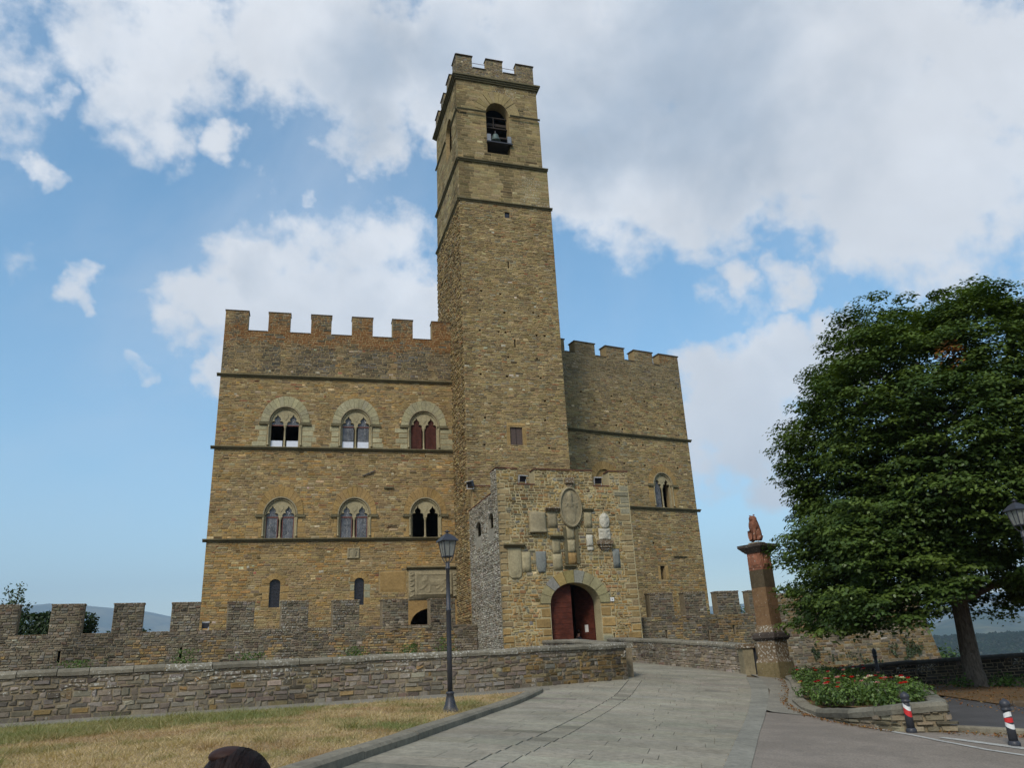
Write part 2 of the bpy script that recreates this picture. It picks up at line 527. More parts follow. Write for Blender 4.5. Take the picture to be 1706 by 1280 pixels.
def tess(outline, holes):
    loops = [[Vector((a, b, 0)) for a, b in outline]] + [[Vector((a, b, 0)) for a, b in h] for h in holes]
    return [tuple(t) for t in tessellate_polygon(loops)], [p for l in [outline] + list(holes) for p in l]


def prism(fr, outline, d0, d1, holes=()):
    """solid between depths d0 (front) and d1 (back)"""
    tri, pts = tess(outline, holes)
    a = np.array(pts); n = len(a)
    V = np.vstack([fr.pt(a[:, 0], a[:, 1], d0), fr.pt(a[:, 0], a[:, 1], d1)])
    F = list(tri) + [tuple(n + i for i in t[::-1]) for t in tri]
    k = 0
    for l in [outline] + list(holes):
        m = len(l)
        for i in range(m):
            a_, b_ = k + i, k + (i + 1) % m
            F.append((a_, b_, n + b_, n + a_))
        k += m
    return V, F


def pr(name, fr, outline, d0, d1, mat, parent, holes=(), **kw):
    V, F = prism(fr, outline, d0, d1, holes)
    return ob(name, V, F, mat, parent, **kw)


def rect(a, b, c, d):
    return [(a, c), (b, c), (b, d), (a, d)]


def arch_poly(cs, hw, sill, spring, rise, n=16):
    return [(cs - hw, sill), (cs + hw, sill)] + [(cs + hw * cos(pi * i / n), spring + rise * sin(pi * i / n)) for i in range(n + 1)]


def scan(poly, z):
    xs = []
    m = len(poly)
    for i in range(m):
        (x0, z0), (x1, z1) = poly[i], poly[(i + 1) % m]
        if (z0 <= z) != (z1 <= z):
            xs.append(x0 + (x1 - x0) * (z - z0) / (z1 - z0))
    xs.sort()
    return [(xs[i], xs[i + 1]) for i in range(0, len(xs) - 1, 2)]


def crenels(s0, s1, zlow, zhi, zbase, merl):
    """outline of a wall with merlons [(a,b)]"""
    o = [(s0, zbase), (s1, zbase)]
    ms = sorted(merl, reverse=True)
    cur = s1
    if ms and ms[0][1] >= s1 - 1e-6:
        pass
    else:
        o.append((s1, zlow))
    for a, b in ms:
        if b >= s1 - 1e-6:
            o += [(s1, zhi), (a, zhi), (a, zlow)]
        elif a <= s0 + 1e-6:
            o += [(b, zlow), (b, zhi), (s0, zhi)]
        else:
            o += [(b, zlow), (b, zhi), (a, zhi), (a, zlow)]
    if ms[-1][0] > s0 + 1e-6:
        o.append((s0, zlow))
    return o


UNIT = []


def unit_stones():
    for k in range(14):
        r = np.random.default_rng(k)
        bx, bz = .07, .13
        V = []
        for (x, z) in ((-.5, -.5), (.5, -.5), (.5, .5), (-.5, .5)):
            V.append((x + r.uniform(-.02, .02), 0.5, z + r.uniform(-.04, .04)))
        for (x, z) in ((-.5, -.5), (.5, -.5), (.5, .5), (-.5, .5)):
            V.append((x * (1 - 2 * bx) + r.uniform(-.03, .03), -1 + r.uniform(-.25, .25), z * (1 - 2 * bz) + r.uniform(-.06, .06)))
        F = [(4, 5, 6, 7), (0, 1, 5, 4), (1, 2, 6, 5), (2, 3, 7, 6), (3, 0, 4, 7)]
        UNIT.append(mesh('stone', V, F, M_OBJ))


unit_stones()


def masonry(fr, parent, outline, excl, colfun, hr=(.12, .2), wr=(.3, .6), proud=(.008, .032), gap=.018, jit=.22, parts=300, extra=(), orange=None, weight=None, seed=1, name='stone', d=0.0):
    """courses of separate stones on the face of a wall; the largest become parts, the rest one mesh"""
    r = np.random.default_rng(seed)
    zs = [p[1] for p in outline]; z = min(zs); zt = max(zs)
    levels = sorted(set(round(q, 3) for q in zs))
    B = []
    while z < zt - .04:
        h = r.uniform(*hr)
        nxt = [l for l in levels if l > z + .02]
        if nxt and z + h > nxt[0] - .06: h = nxt[0] - z
        h = min(h, zt - z)
        zm = z + h / 2
        iv = scan(outline, zm)
        cuts = sorted(c for e in excl for c in scan(e, zm))
        for (a, b) in iv:
            segs = []; cur = a
            for (c, dd) in cuts:
                if dd <= cur or c >= b: continue
                if c > cur: segs.append((cur, c))
                cur = max(cur, dd)
            if cur < b: segs.append((cur, b))
            for (c, dd) in segs:
                x = c
                first = True
                while x < dd - .03:
                    w = r.uniform(*wr) * r.choice([.6, 1, 1, 1.35])
                    if first: w *= r.uniform(.5, 1.2); first = False
                    if dd - x - w < wr[0] * .5: w = dd - x
                    hh = h
                    B.append((x, x + w, z, z + h))
                    x += w
        z += h
    B = np.array(B).reshape(-1, 4)
    col, lich = colfun((B[:, 0] + B[:, 1]) / 2, (B[:, 2] + B[:, 3]) / 2, r)
    if extra:
        EB = np.array([e[:4] for e in extra], float); EC = np.array([e[4] for e in extra], float)
        EC = EC * r.normal(1, .09, (len(EC), 1)); B = np.vstack([B, EB]); col = np.vstack([col, EC]); lich = np.r_[lich, np.full(len(EB), .15)]
    n = len(B)
    g2 = gap / 2
    J = lambda k: r.uniform(-1, 1, (n, 4)) * k
    w = B[:, 1] - B[:, 0]; h = B[:, 3] - B[:, 2]
    area = w * h * (1 if weight is None else weight((B[:, 0] + B[:, 1]) / 2, (B[:, 2] + B[:, 3]) / 2))
    order = np.argsort(-area)
    top = order[:parts]; rest = order[parts:]
    pd = r.uniform(proud[0], proud[1], n)
    for i in top:
        me = UNIT[i % len(UNIT)]
        o = bpy.data.objects.new(name, me); COL.objects.link(o); o.parent = parent
        if parent.name in BASE: o.matrix_parent_inverse = Matrix.Translation(-BASE[parent.name])
        sm = (B[i, 0] + B[i, 1]) / 2
        p = fr.pt(sm, (B[i, 2] + B[i, 3]) / 2, d)
        yw = fr.yaw(sm)
        o.location = p; o.rotation_euler = (0, 0, yw)
        o.scale = (max(w[i] - gap, .05), pd[i], max(h[i] - gap, .04))
        o.color = (*np.clip(col[i], 0, 1), lich[i])
    if len(rest):
        B = B[rest]; w = w[rest]; h = h[rest]; pdr = pd[rest]; n = len(B)
        xs = np.stack([B[:, 0], B[:, 1], B[:, 1], B[:, 0]], 1); zz = np.stack([B[:, 2], B[:, 2], B[:, 3], B[:, 3]], 1)
        sx = np.array([1, -1, -1, 1.]); sz = np.array([1, 1, -1, -1.])
        jx = r.uniform(-1, 1, (n, 4)) * (w * jit * .3)[:, None]; jz = r.uniform(-1, 1, (n, 4)) * (h * jit)[:, None]
        X0 = xs + sx * g2 + jx * .3; Z0 = zz + sz * g2 + jz * .3
        bx = np.minimum(w * .12, .03)[:, None] + g2; bz = np.minimum(h * .16, .03)[:, None] + g2
        X1 = xs + sx * bx + jx; Z1 = zz + sz * bz + jz
        D1 = pdr[:, None] * (1 + r.uniform(-.25, .25, (n, 4)))
        V = np.concatenate([fr.pt(X0, Z0, d + 0.0 * X0 - .004), fr.pt(X1, Z1, d + D1)], 1).reshape(-1, 3)
        f = np.array([(4, 5, 6, 7), (0, 1, 5, 4), (1, 2, 6, 5), (2, 3, 7, 6), (3, 0, 4, 7)])
        F = (f[None] + (np.arange(n) * 8)[:, None, None]).reshape(-1, 4)
        C = np.repeat(np.c_[np.clip(col[rest], 0, 1), lich[rest]], 8, 0)
        O = np.zeros(n * 8) if orange is None else np.repeat(orange((B[:, 0] + B[:, 1]) / 2, (B[:, 2] + B[:, 3]) / 2), 8)
        ob('masonry', V, F, M_GEO, parent, attrs={'col': C, 'orange': O}, kind='stuff')


def palette(cols, wts, bvar=.085):
    cols = np.array(cols); wts = np.array(wts) / np.sum(wts)
    def f(n, r):
        c = np.array([.98, .985, .965]) * cols[r.choice(len(cols), n, p=wts)]
        c = c * r.normal(1, bvar, (n, 1)).clip(.5, 1.6) * r.normal(1, .03, (n, 3))
        c = (c * .95 + c.mean(1, keepdims=True) * .05) * 1.06
        q = r.random(n)
        c = np.where((q < .012)[:, None], c * 1.55 + .05, c); c = np.where((q > .985)[:, None], c * .45, c)
        return c
    return f


P_WING = palette([(.30, .205, .085), (.27, .19, .09), (.235, .165, .08), (.33, .24, .115), (.20, .15, .085), (.36, .29, .17), (.25, .12, .06)], [6, 6, 4, 4, 3, 1.4, .5])
P_OCHRE = palette([(.36, .215, .07), (.33, .195, .065), (.30, .20, .08), (.36, .25, .11), (.25, .18, .09)], [5, 4, 4, 3, 2])
P_DARK = palette([(.12, .095, .062), (.15, .12, .075), (.10, .085, .062), (.19, .155, .095), (.14, .13, .11)], [4, 4, 3, 2, 2])
P_TOWER = palette([(.31, .225, .10), (.27, .195, .09), (.24, .175, .09), (.35, .27, .14), (.20, .15, .085), (.26, .23, .15), (.30, .16, .07)], [6, 5, 4, 3, 3, 1.5, .6])
P_BELF = palette([(.28, .215, .10), (.25, .19, .09), (.30, .24, .125), (.22, .17, .085)], [5, 4, 3, 3], .10)
P_GATE = palette([(.34, .235, .09), (.30, .20, .08), (.27, .20, .10), (.36, .28, .14), (.24, .21, .14), (.30, .17, .07), (.22, .20, .17)], [5, 5, 4, 3, 2.5, 1.5, .5])
P_RUB = palette([(.17, .142, .10), (.21, .175, .12), (.13, .11, .082), (.24, .21, .155), (.20, .18, .15), (.16, .115, .08)], [4, 4, 3, 2, 2, 1])
P_RUBO = palette([(.30, .20, .085), (.27, .175, .07), (.24, .17, .09), (.30, .23, .12)], [4, 4, 3, 2])
P_PAR = palette([(.17, .142, .108), (.205, .168, .125), (.13, .108, .085), (.245, .215, .17), (.21, .18, .15), (.16, .105, .08), (.25, .19, .11)], [5, 5, 2.5, 3, 3, .25, .5])
P_LIME = palette([(.30, .285, .24), (.26, .24, .195), (.36, .345, .30), (.18, .155, .115), (.21, .165, .11), (.15, .13, .105)], [4, 4, 2, 3, 2, 2])

PALE = (.33, .30, .185); PALEG = (.27, .26, .175); WHITE = (.60, .56, .45); OCH = (.315, .21, .085)

# =================================================================== SETTING: terrain, hills, haze
RIDGE_L = [(-7514, 739), (-6549, 827), (-6141, 909), (-5874, 998), (-5735, 1019), (-5559, 1024), (-5414, 1003), (-5309, 1012), (-5092, 980), (-4803, 932), (-4443, 874), (-4119, 797), (-3584, 711), (-2948, 640), (-1000, 560), (1591, 600), (2984, 608), (4236, 588), (4516, 594), (4788, 561), (5214, 594), (5774, 601), (6794, 560), (9000, 600)]
RIDGE2 = [(-9000, -60), (1200, 60), (1550, 185), (2342, 157), (2638, 178), (3020, 166), (3544, 169), (5000, 200), (8000, 150)]
_ra = np.array([math.atan2(a, 9500) for a, _ in RIDGE_L]); _rh = np.array([h / math.hypot(a, 9500) for a, h in RIDGE_L])
_rb = np.array([math.atan2(a, 5000) for a, _ in RIDGE2]); _rk = np.array([h / math.hypot(a, 5000) for a, h in RIDGE2])


def terrain_h(r, a):
    x = r * np.sin(a); y = r * np.cos(a)
    near = G(np.clip(x, -38, 38), np.clip(y, -20, 62)) - .7
    aw = np.arctan2(np.sin(a), np.cos(a))
    top = np.interp(aw, _ra, _rh) * r
    top2 = np.interp(aw, _rb, _rk) * r
    valley = -120.0
    h = near + (valley - near) * sst(r, 75, 620)
    h = h + (np.maximum(top2, valley) - h) * sst(r, 2600, 5000) * (aw > -2) * .98
    back = valley + (np.maximum(top, 60) - valley) * sst(r, 5200, 9600)
    h = np.where(r > 5000, np.maximum(back, (top2 - valley) * (1 - sst(r, 5000, 6500)) + valley), h)
    h = np.where(r > 9600, top * (1 - .25 * sst(r, 9600, 10800)), h)
    n = fbm(x, y, 1 / 900., 3, 5) - .5
    h = h + n * 260 * sst(r, 1500, 5000) * (1 - .75 * sst(np.abs(r - 9600), 900, 0))
    # nearer wooded hill to the right
    wood = 26 * np.exp(-((r - 1560) / 260) ** 2) * sst(aw, .18, .42)
    h = h + (wood - 8 + 8 - h) * sst(aw, .18, .34) * np.exp(-((r - 1560) / 420.) ** 4) * .93
    return h


def build_terrain():
    ang = np.radians(np.r_[np.arange(-180, -50, 5), np.arange(-50, 50, .4), np.arange(50, 180, 5)])
    rad = np.r_[0.01, np.geomspace(6, 10900, 130)]
    A, R = np.meshgrid(ang, rad)
    Z = terrain_h(R, A)
    V = np.stack([R * np.sin(A), R * np.cos(A), Z], -1).reshape(-1, 3)
    na = len(ang); F = []
    idx = np.arange(len(rad) * na).reshape(len(rad), na)
    a = idx[:-1, :]; b = idx[1:, :]
    F = np.stack([a, np.roll(a, -1, 1), np.roll(b, -1, 1), b], -1).reshape(-1, 4)
    m, N, bs, out = new_mat('hill_country')
    pos = N.n('ShaderNodeNewGeometry').outputs['Position']
    n = N.noise(pos, .0022, 7, .6)
    n2 = N.noise(pos, .012, 5, .65)
    c = N.mix(N.ramp(n, .42, .60), (.035, .055, .025), (.13, .125, .06))
    c = N.mix(1, c, N.ramp(n2, .3, .7, .6, 1.4, False), 'MULTIPLY')
    N.set(bs.inputs['Base Color'], c); bs.inputs['Roughness'].default_value = 1
    bs.inputs['Specular IOR Level'].default_value = 0
    ob('terrain', V, F, m, None, True, kind='structure')
    # wood on the nearer hill: crowns packed over the slope
    r = np.random.default_rng(5)
    ico = [(0, 0, 1)] + [(cos(a_) * .9, sin(a_) * .9, .45) for a_ in np.arange(6) * pi / 3] + [(cos(a_ + .5), sin(a_ + .5), -.3) for a_ in np.arange(6) * pi / 3]
    f = [(0, 1 + i, 1 + (i + 1) % 6) for i in range(6)] + [(1 + i, 7 + i, 1 + (i + 1) % 6) for i in range(6)] + [(1 + (i + 1) % 6, 7 + i, 7 + (i + 1) % 6) for i in range(6)]
    ico = np.array(ico); f = np.array(f)
    n = 26000
    aa = r.uniform(.34, .80, n); rr = r.uniform(1050, 1640, n)
    zz = terrain_h(rr, aa)
    sz = r.uniform(2.6, 5.2, n); hz = sz * r.uniform(.8, 1.5, n)
    P = ico[None] * np.stack([sz, sz, hz], 1)[:, None] * r.uniform(.75, 1.25, (n, len(ico), 1))
    P = P + np.stack([rr * np.sin(aa), rr * np.cos(aa), zz + 2], 1)[:, None]
    F = (f[None] + (np.arange(n) * len(ico))[:, None, None]).reshape(-1, 3)
    base = np.array([.013, .024, .012]) * r.uniform(.55, 1.5, (n, 1)) * r.normal(1, .08, (n, 3))
    C = np.repeat(np.c_[base, np.ones(n)], len(ico), 0)
    ob('forest', P.reshape(-1, 3), F, M_LEAF, None, True, {'col': C.clip(0, 1)}, kind='stuff')
    # haze
    hm = bpy.data.materials.new('haze'); hm.use_nodes = True; t = hm.node_tree; t.nodes.clear()
    o = t.nodes.new('ShaderNodeOutputMaterial'); v = t.nodes.new('ShaderNodeVolumePrincipled')
    v.inputs['Color'].default_value = (.56, .77, 1, 1); v.inputs['Density'].default_value = 1.25e-4
    v.inputs['Anisotropy'].default_value = .0
    t.links.new(v.outputs[0], o.inputs['Volume'])
    g = Geo(); g.box((0, 0, 450), (22400, 22400, 1900))
    g.ob('haze', hm, None, kind='stuff')


build_terrain()


def region(name, poly, off, mat, step=.6, bound=None, attrs=None, drape=True, **props):
    """a sheet over the ground inside a polygon, draped on the ground height"""
    xs = [p[0] for p in poly]; ys = [p[1] for p in poly]
    dense = []
    m = len(poly)
    for i in range(m):
        a = poly[i]; b = poly[(i + 1) % m]; k = max(1, int(hypot(b[0] - a[0], b[1] - a[1]) / step))
        dense += [(a[0] + (b[0] - a[0]) * j / k, a[1] + (b[1] - a[1]) * j / k) for j in range(k)]
    inner = []
    y = min(ys) + step / 2
    while y < max(ys):
        for (c, d) in scan(poly, y):
            x = math.ceil((c + .1) / step) * step
            while x < d - .1:
                inner.append((x, y)); x += step
        y += step
    pts = [Vector(p) for p in dense + inner]
    nd = len(dense)
    vo, eo, fo, *_ = delaunay_2d_cdt(pts, [(i, (i + 1) % nd) for i in range(nd)], [list(range(nd))], 1, 1e-5)
    v = np.array([(p.x, p.y) for p in vo])
    z = G(v[:, 0], v[:, 1]) + off
    return ob(name, np.c_[v, z], fo, mat, None, True, **props)


def ground_mat(name, c1, c2, scale=3, fine=40, rough=.95, spots=None, bstr=.3, bd=.01):
    m, N, b, out = new_mat(name)
    pos = N.n('ShaderNodeNewGeometry').outputs['Position']
    n = N.noise(pos, scale, 6, .65); n2 = N.noise(pos, fine, 3, .6)
    c = N.mix(N.ramp(n, .35, .65), c1, c2)
    c = N.mix(1, c, N.ramp(n2, .3, .7, .75, 1.25, False), 'MULTIPLY')
    if spots:
        for (sc, lo, colr, amt) in spots:
            c = N.mix(N.ramp(N.noise(pos, sc, 5, .6), lo, lo + .08, 0, amt), c, colr)
    N.set(b.inputs['Base Color'], c); b.inputs['Roughness'].default_value = rough
    b.inputs['Specular IOR Level'].default_value = .2
    bump(N, b, n2, bstr, bd)
    return m


M_SOIL = ground_mat('soil', (.16, .12, .07), (.11, .085, .05))
M_LAWN = ground_mat('dry_lawn', (.36, .25, .135), (.28, .21, .11), 1.6, 30, spots=[(1.1, .62, (.16, .18, .07), .5), (.8, .62, (.36, .225, .13), .5)])
M_ASPH = ground_mat('asphalt', (.235, .200, .162), (.185, .158, .128), 1.0, 34, .92, spots=[(2.2, .56, (.16, .138, .115), .45), (26, .62, (.30, .27, .22), .6), (40, .64, (.07, .06, .05), .6)], bstr=.5)
M_ASPH2 = ground_mat('footpath_asphalt', (.085, .08, .078), (.065, .062, .06), 1.2, 60, .9)
M_PAVE = ground_mat('paving_bed', (.225, .21, .165), (.19, .175, .14), 1.5, 40)
M_LITTER = ground_mat('leaf_litter', (.15, .085, .035), (.10, .07, .035), 2.5, 25, spots=[(9, .6, (.22, .13, .05), .6)])
M_PAINT = ground_mat('road_paint', (.42, .42, .38), (.33, .32, .29), 5, 50, .7, spots=[(14, .58, (.2, .18, .15), .7)])
M_KERB = stone_mat('kerb_stone', 'flat', (.20, .18, .135), .05)
M_SIDE = ground_mat('sidewalk_stone', (.235, .215, .17), (.19, .175, .14), 2, 30)

# near ground: one sheet from behind the viewer to the castle, its right edge along the terrace wall
region('ground', [(-45, -12), (40, -12), (40, 28.9), (17, 29.6), (9.9, 31.4), (9, 50), (16, 66), (-45, 66)], -.03, M_SOIL, 1.0, kind='structure')

KERB_OUT = [(-6.0, -4.0), (-4.2, 2.0), (-2.7, 7.5), (-2.07, 9.54), (-1.62, 11.64), (-1.22, 14.04), (-.72, 16.9), (-.1, 19.8), (.42, 22.14)]
KERB_IN = [(x - .33, y + .06) for x, y in KERB_OUT]
WALK_OUT = [(-24, 12.1), (-18, 13.85), (-10.54, 16.55), (-9.03, 17.15), (-7.56, 17.85), (-5.14, 18.95), (-3.49, 20.0), (-1.23, 21.4), (.12, 22.3)]
PAR_L = [(-26, 12.8), (-20, 14.9), (-11.3, 18.1), (-7.985, 19.4), (-5.553, 20.6), (-3.654, 21.5), (-1.261, 22.5), (.445, 23.5), (3.133, 26.0)]
PAR_LZ = [.95, 1.0, 1.06, 1.078, 1.10, 1.112, 1.12, 1.171, 1.209]
region('lawn', KERB_IN + WALK_OUT[::-1][1:] + [(-30, 10), (-30, -6), (-6.3, -6)], .02, M_LAWN, .5, kind='structure')
region('sidewalk', [(-25.9, 12.9)] + WALK_OUT + [(.6, 22.6), (.6, 23.6)] + [(x, y) for x, y in PAR_L[::-1][1:]], .008, M_SIDE, .5, kind='structure')
STRIP_L = [(0.2, 3.0), (1.2, 6.8), (2.3, 10.44), (3.64, 14.9), (5.05, 19.6), (6.35, 24.0), (7.25, 27.9)]
STRIP_R = [(0.5, 3.0), (1.5, 6.8), (2.62, 10.44), (3.98, 14.9), (5.42, 19.5), (6.85, 24.0), (7.7, 27.9)]
ROADP = KERB_OUT[1:] + [(.5, 23.6), (3.1, 26.0), (2.9, 30), (2.2, 36), (1.6, 42.6), (4.3, 43.5), (4.6, 38), (5.66, 35.4), (7.03, 32.5), (7.8, 29.9)] + STRIP_L[::-1]
region('road', ROADP + [(-4, 1)], -.014, M_PAVE, .5, kind='structure')
PLK = [(8.96, 29.64), (8.3, 26.8), (7.46, 23.86), (6.64, 21.46), (6.29, 19.7), (6.2, 18.26), (6.27, 16.54), (6.5, 15.06)]
PL_FRONT = [(6.2, 18.26), (6.28, 16.6), (6.62, 15.3), (7.3, 15.06)]
region('pavement', [(7.7, 27.9), (6.85, 24.0), (5.42, 19.5), (5.45, 19.1), (6.15, 18.3), (6.29, 19.7), (6.64, 21.46), (7.46, 23.86), (8.3, 26.8), (8.8, 29.4), (7.9, 30)], .012, M_SIDE, .4, kind='structure')
region('asphalt_road', [(.5, 3.0), (1.5, 6.8), (2.62, 10.44), (3.98, 14.9), (5.3, 19.1), (6.16, 18.4), (6.28, 16.5), (6.6, 15.0), (7.3, 14.95), (8.6, 14.4), (12, 12.6), (20, 9), (38, 5), (38, -10), (-3, -10)], .004, M_ASPH, .5, kind='structure')
region('footpath', [(7.35, 15.3), (8.4, 14.75), (12, 13.1), (20, 9.8), (38, 6), (38, 10.5), (20, 14.9), (12.6, 18.0), (10.7, 18.9), (10.5, 21.5), (9.3, 20.2)], .03, M_ASPH2, .5, kind='structure')
region('tree_bed', [(10.66, 19.0), (12.6, 18.12), (20, 15.0), (38, 10.6), (38, 28.3), (17, 29.0), (10.2, 30.6), (9.6, 27), (10.5, 21.6)], .05, M_LITTER, .6, kind='structure')


def strip_line(name, path, w, off, mat, **kw):
    P = np.array(path, float); d = np.gradient(P, axis=0); d /= np.linalg.norm(d, axis=1)[:, None]
    nrm = np.c_[-d[:, 1], d[:, 0]]
    out = []
    n = len(P)
    t = np.linspace(0, n - 1, n * 8)
    X = np.interp(t, range(n), P[:, 0]); Y = np.interp(t, range(n), P[:, 1]); nx = np.interp(t, range(n), nrm[:, 0]); ny = np.interp(t, range(n), nrm[:, 1])
    W = np.interp(t, range(n), np.broadcast_to(w, n)) / 2
    A = np.c_[X - nx * W, Y - ny * W]; B = np.c_[X + nx * W, Y + ny * W]
    V = np.r_[np.c_[A, G(A[:, 0], A[:, 1]) + off], np.c_[B, G(B[:, 0], B[:, 1]) + off]]
    m = len(t)
    F = np.array([(i, i + 1, m + i + 1, m + i) for i in range(m - 1)])
    return ob(name, V, F, mat, None, **kw)


strip_line('painted_line', [(6.2, 18.05), (6.27, 16.3), (6.38, 14.9), (6.55, 13.9), (6.85, 13.1), (7.3, 12.5), (8.6, 11.6), (12, 10.1)], .10, .012, M_PAINT, kind='structure')
strip_line('painted_line', [(6.75, 14.25), (7.0, 13.85), (7.45, 13.25), (8.6, 12.4), (12, 11)], [.14, .18, .2, .2, .2], .012, M_PAINT, kind='structure')


def kerb(name, path, w, h, base, mat, length=1.0, parent=None, seedv=0, zf=None, rnd=.35):
    """a row of rounded kerb stones along a path, each a part"""
    r = random.Random(seedv)
    P = np.array(path, float); l = np.r_[0, np.cumsum(np.hypot(*np.diff(P, axis=0).T))]
    t = 0; L = l[-1]
    while t < L - .15:
        ln = length * r.uniform(.8, 1.25); e = min(L, t + ln)
        if L - e < .3: e = L
        k = max(2, int((e - t) / .3) + 1)
        ts = np.linspace(t + .006, e - .006, k)
        X = np.interp(ts, l, P[:, 0]); Y = np.interp(ts, l, P[:, 1])
        X2 = np.interp(ts + .01, l, P[:, 0]); Y2 = np.interp(ts + .01, l, P[:, 1]); X1 = np.interp(ts - .01, l, P[:, 0]); Y1 = np.interp(ts - .01, l, P[:, 1])
        dx = X2 - X1; dy = Y2 - Y1; q = np.hypot(dx, dy); nx = -dy / q; ny = dx / q
        dh = r.uniform(-.008, .008)
        prof = [(0, -.1), (0, h * (1 - rnd)), (w * rnd * .35, h * .93), (w * rnd, h), (w * (1 - rnd), h), (w * (1 - rnd * .35), h * .93), (w, h * (1 - rnd)), (w, -.1)]
        V = []
        for i in range(k):
            z0 = (G(X[i], Y[i]) if zf is None else zf(ts[i])) + base + dh
            for (a, b) in prof: V.append((X[i] + nx[i] * a, Y[i] + ny[i] * a, z0 + b))
        m = len(prof)
        F = [(i * m + j, i * m + j + 1, (i + 1) * m + j + 1, (i + 1) * m + j) for i in range(k - 1) for j in range(m - 1)]
        F += [tuple(range(m)), tuple((k - 1) * m + j for j in range(m - 1, -1, -1))]
        o = ob(name, V, F, mat, parent)
        if parent is None: o['kind'] = 'structure'
        t = e


def setting(name):
    o = bpy.data.objects.new(name, None); COL.objects.link(o); o['kind'] = 'structure'; BASE[o.name] = Vector((0, 0, 0))
    return o


_kl = setting('lawn_kerb'); kerb('kerb_stone', [(x, y) for x, y in KERB_OUT], .33, .13, 0, M_KERB, 1.6, _kl, 1)
_kp = setting('flower_bed_kerb'); kerb('kerb_stone', PLK[::-1][2:], -.30, .10, 0, M_KERB, 1.1, _kp, 2)
_kt = setting('path_kerb'); kerb('kerb_stone', [(10.7, 18.95), (12.6, 18.05), (20, 14.95), (34, 11.4)], .16, .12, .03, M_COPE, 1.0, _kt, 3)
kerb('kerb_stone', [(7.4, 15.2), (8.4, 14.65), (12, 13.0), (20, 9.7)], .16, .10, 0, M_KERB, 1.0, _kt, 4)


